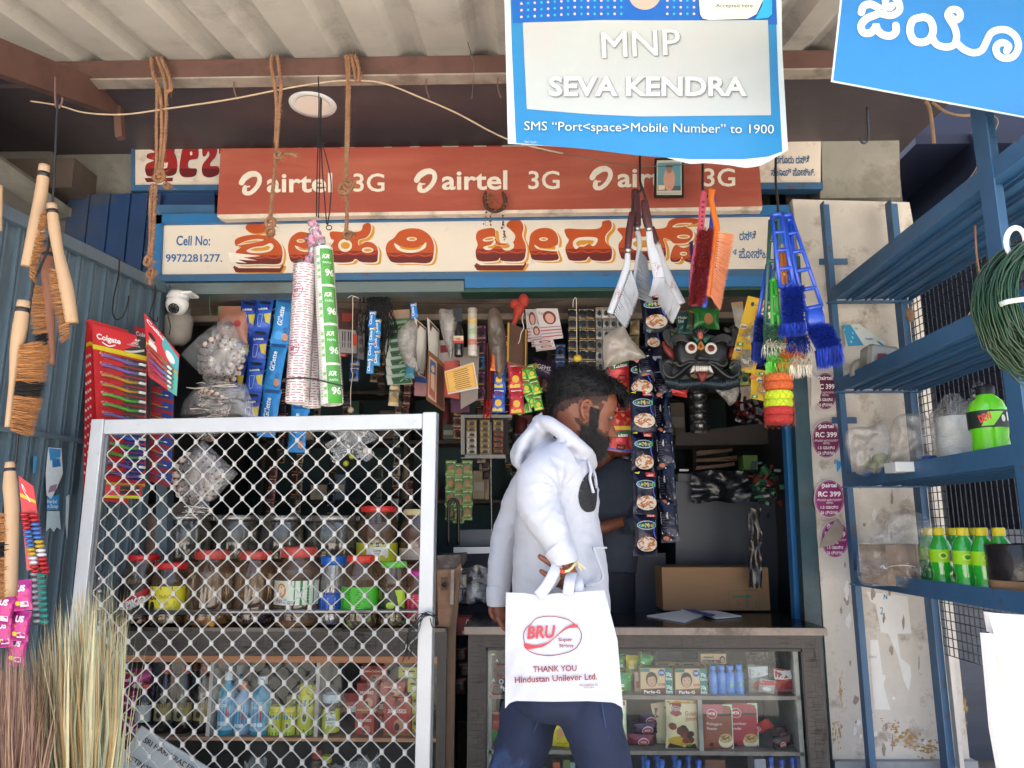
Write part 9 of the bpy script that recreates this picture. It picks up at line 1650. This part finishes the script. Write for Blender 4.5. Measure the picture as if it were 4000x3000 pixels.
# jeans and shoes
DN=mat('blue_denim','#17233f',.85,var=.2,scale=9,dirt='#3c5888',damt=.8,dscale=1.9,bump=.3,bscale=420);b=MB()
loft(b,[(2192,2540,YC,168,.16),(2192,2640,YC,178,.165),(2195,2740,YC,188,.16),(2195,2800,YC,130,.1)],DN,28)
loft(b,[(2110,2690,YC+.09,105,.09),(2070,2790,YC+.09,112,.1),(2055,2860,YC+.09,104,.1),(2010,2990,YC+.09,96,.09),(1960,3200,YC+.1,84,.08),(1900,3500,YC+.12,72,.07),(1860,3740,YC+.14,66,.07)],DN);loft(b,[(2270,2690,YC-.06,120,.09),(2305,2790,YC-.07,124,.1),(2325,2860,YC-.07,114,.1),(2362,2990,YC-.08,104,.09),(2400,3200,YC-.08,88,.085),(2430,3500,YC-.08,76,.075),(2440,3760,YC-.08,70,.07)],DN)
vox(b,'jeans',.008,t,DN,6,lambda co,n_: .006*NZ.noise(V((co.x*9,co.y*9,co.z*16)))+.009*(.5-abs(NZ.noise(V((co.x*7+co.z*5,co.y*4,co.z*13))))*1.8)*.7)
STI=mat('jean_seam','#2e4266',.8);b=MB();b.tube(crom([P(*p) for p in ((2140,2745,1.99),(2108,2800,2.07),(2075,2890,2.12),(2030,3000,2.12))],5),.0018,STI,5);b.tube(crom([P(*p) for p in ((2350,2745,1.955),(2362,2820,1.955),(2378,2900,1.96),(2392,3000,1.97))],5),.0018,STI,5);b.part('seam',t)
b=MB();SH=mat('shoe','#2a2624',.6);[b.ball(P(u,3790,y)+V((.05,0,-.01)),.055,SH,10,sx=2.3,sy=.85,sz=.8) for u,y in ((1880,YC+.14),(2440,YC-.08))];b.part('shoes',t)
# cloth bag
t=T('cloth_bag','white cloth carry bag printed BRU Super Strong THANK YOU, hanging from the man\'s wrist','bag',P(2200,2768,1.82));CB=mat('white_cloth','#b2b5bd',.85,var=.015,bump=.1,bscale=260)
Lp=[(1976,2314),(1974,2500),(1973,2768)];Rp=[(2361,2306),(2412,2500),(2434,2766)];Tp=[(0,0),(.18,4),(.34,16),(.5,8),(.75,4),(1,0)];Bp=[(0,0),(.04,-24),(.1,-30),(.4,-26),(.7,-28),(.92,-22),(1,0)]
def cv(c,f):
    for i in range(len(c)-1):
        if f <= c[i+1][0] or i == len(c)-2: return c[i][1]+(c[i+1][1]-c[i][1])*(f-c[i][0])/(c[i+1][0]-c[i][0])
def bagp(i,j,s=-1):
    k=j*2;a=Lp[0] if k < 1 else Lp[1];c_=Lp[1] if k < 1 else Lp[2];g=k if k < 1 else k-1;ul,vl=a[0]+(c_[0]-a[0])*g,a[1]+(c_[1]-a[1])*g
    a=Rp[0] if k < 1 else Rp[1];c_=Rp[1] if k < 1 else Rp[2];ur,vr=a[0]+(c_[0]-a[0])*g,a[1]+(c_[1]-a[1])*g
    u=ul+(ur-ul)*i;v=vl+(vr-vl)*i+cv(Tp,i)*(1-j)+cv(Bp,i)*j**3;e=(1-abs(2*i-1)**3)*(1-.4*abs(2*j-1)**3)
    return u,v,1.835+s*.02*e+.012*NZ.noise(V((i*3.2,j*1.6,2)))*(1-.3*j)+.006*NZ.noise(V((i*9+j*4,j*3,7)))
b=MB();b.grid(lambda i,j: P(*bagp(i,j)),40,40,CB);b.grid(lambda i,j: P(*bagp(1-i,j,1)),30,20,CB);b.part('bag_body',t)
for pts in ([(2102,2330,1.815),(2135,2290,1.82),(2165,2235,1.835),(2180,2205,1.86),(2215,2195,1.9)],[(2120,2322,1.85),(2150,2285,1.86),(2176,2240,1.87),(2186,2212,1.885)],[(2218,2324,1.815),(2222,2295,1.82),(2226,2268,1.83),(2235,2235,1.87)],[(2262,2318,1.83),(2258,2280,1.84),(2250,2250,1.87),(2240,2215,1.9)]):
    b=MB();q=crom([P(*p) for p in pts],5);b.tube(q,.0135,CB,10,flat=.22);b.part('handle',t)
b=MB();zb=lambda L: [(1800+.422*x,2300+.422*y) for x,y in L]
def bf(u,v,l):
    j=max(0,min(1,(v-2318)/450));i=max(0,min(1,(u-1974)/(386+70*j)));return P(u,v,bagp(i,j)[2]-.0045-.0007*l)
pr=Pr(b,bf,True);pr.sub=20;BR='#7e2c34'
q=zb([(590,500),(580,430),(600,370),(655,320),(700,275),(800,255),(900,262),(1000,290),(1060,335),(1100,380),(1118,430),(1100,500),(1050,560),(950,600),(820,618),(700,605),(620,565)]);pr.stroke(q,3.4,BR,1,n=4,closed=True)
pr.poly([(p.x,p.y) for p in crom([(x,y,0) for x,y in zb([(588,505),(680,522),(780,505),(860,455),(940,380),(1000,345),(1060,325),(1085,357),(1000,365),(930,405),(860,465),(780,528),(700,550),(605,557)])],4,True)],'#a8303a',2)
for tx,x,y,h_,w_,ro,bo,sh in (('BRU',615,462,118,248,.05,.03,.15),('Super',903,485,32,132,0,.02,0),('Strong',910,542,32,132,0,.02,0),('THANK YOU',668,772,56,405,.03,.02,0),('Hindustan Unilever Ltd.',500,872,58,765,.045,.02,0),('SRI DARPAN, RS',1098,900,13,170,.03,.02,0),('MYSORE',1142,921,13,90,.02,.02,0)):
    (u,v),= zb([(x,y)]);pr.text(tx,u,v,h_*.422,'#a8303a' if tx == 'BRU' else BR,w=w_*.422,bold=bo,rot=ro,shear=sh,l=2)
b.part('print',t)
# shopkeeper in the shade
t=T('person','shopkeeper in a dark slate shirt standing with folded arms in the shade behind the man','person',P(2400,2500,3.78));YK=3.78;SHT=mat('slate_shirt','#2c3442',.85,var=.1,bump=.3,bscale=60)
b=MB();Hk=headm(P(2352,1700,YK-.07),R(4),R(-60));head(b,Hk,SKIN);loft(b,[(2352,1740,YK,32,.05),(2360,1800,YK,38,.055),(2370,1850,YK,70,.08)],SKIN);loft(b,[(2300,2075,YK-.19,26,.035),(2360,2060,YK-.21,26,.032),(2420,2040,YK-.19,22,.025),(2452,2036,YK-.18,24,.018)],SKIN)
for i in range(4): b.tube([P(2446,2022+i*9,YK-.18),P(2468,2024+i*9,YK-.17),P(2480,2030+i*8,YK-.15)],.009,SKIN,7)
loft(b,[(2390,1900,YK,60,.1),(2390,2300,YK,70,.1)],SKIN);vox(b,'body',.007,t,SKIN,4)
b=shell(Hk,lambda th,z: z > HL(ang(th)),lambda th,z: 1.2,HAIR,300,.012,9,(0,0,-.2));b.part('hair',t)
b=MB();loft(b,[(2365,1812,YK,60,.09),(2388,1860,YK,112,.14),(2395,1930,YK,118,.15),(2398,2050,YK,112,.15),(2395,2200,YK,108,.14),(2395,2235,YK,104,.13)],SHT,26)
for L_ in ([(2480,1880,YK,46,.06),(2500,1960,YK-.08,44,.06),(2490,2030,YK-.16,40,.055),(2440,2062,YK-.2,34,.05)],[(2300,1880,YK,44,.06),(2285,1970,YK-.06,42,.06),(2290,2050,YK-.14,38,.05),(2330,2075,YK-.19,32,.04)]): loft(b,L_,SHT)
vox(b,'shirt',.009,t,SHT,6,lambda co,n_: .007*NZ.noise(V((co.x*8,co.y*9,co.z*22))));b=MB();loft(b,[(2395,2225,YK,100,.13),(2392,2420,YK,104,.13),(2392,2900,YK,96,.12)],mat('dark_trousers','#161a26',.8,var=.1));b.part('trousers',t)
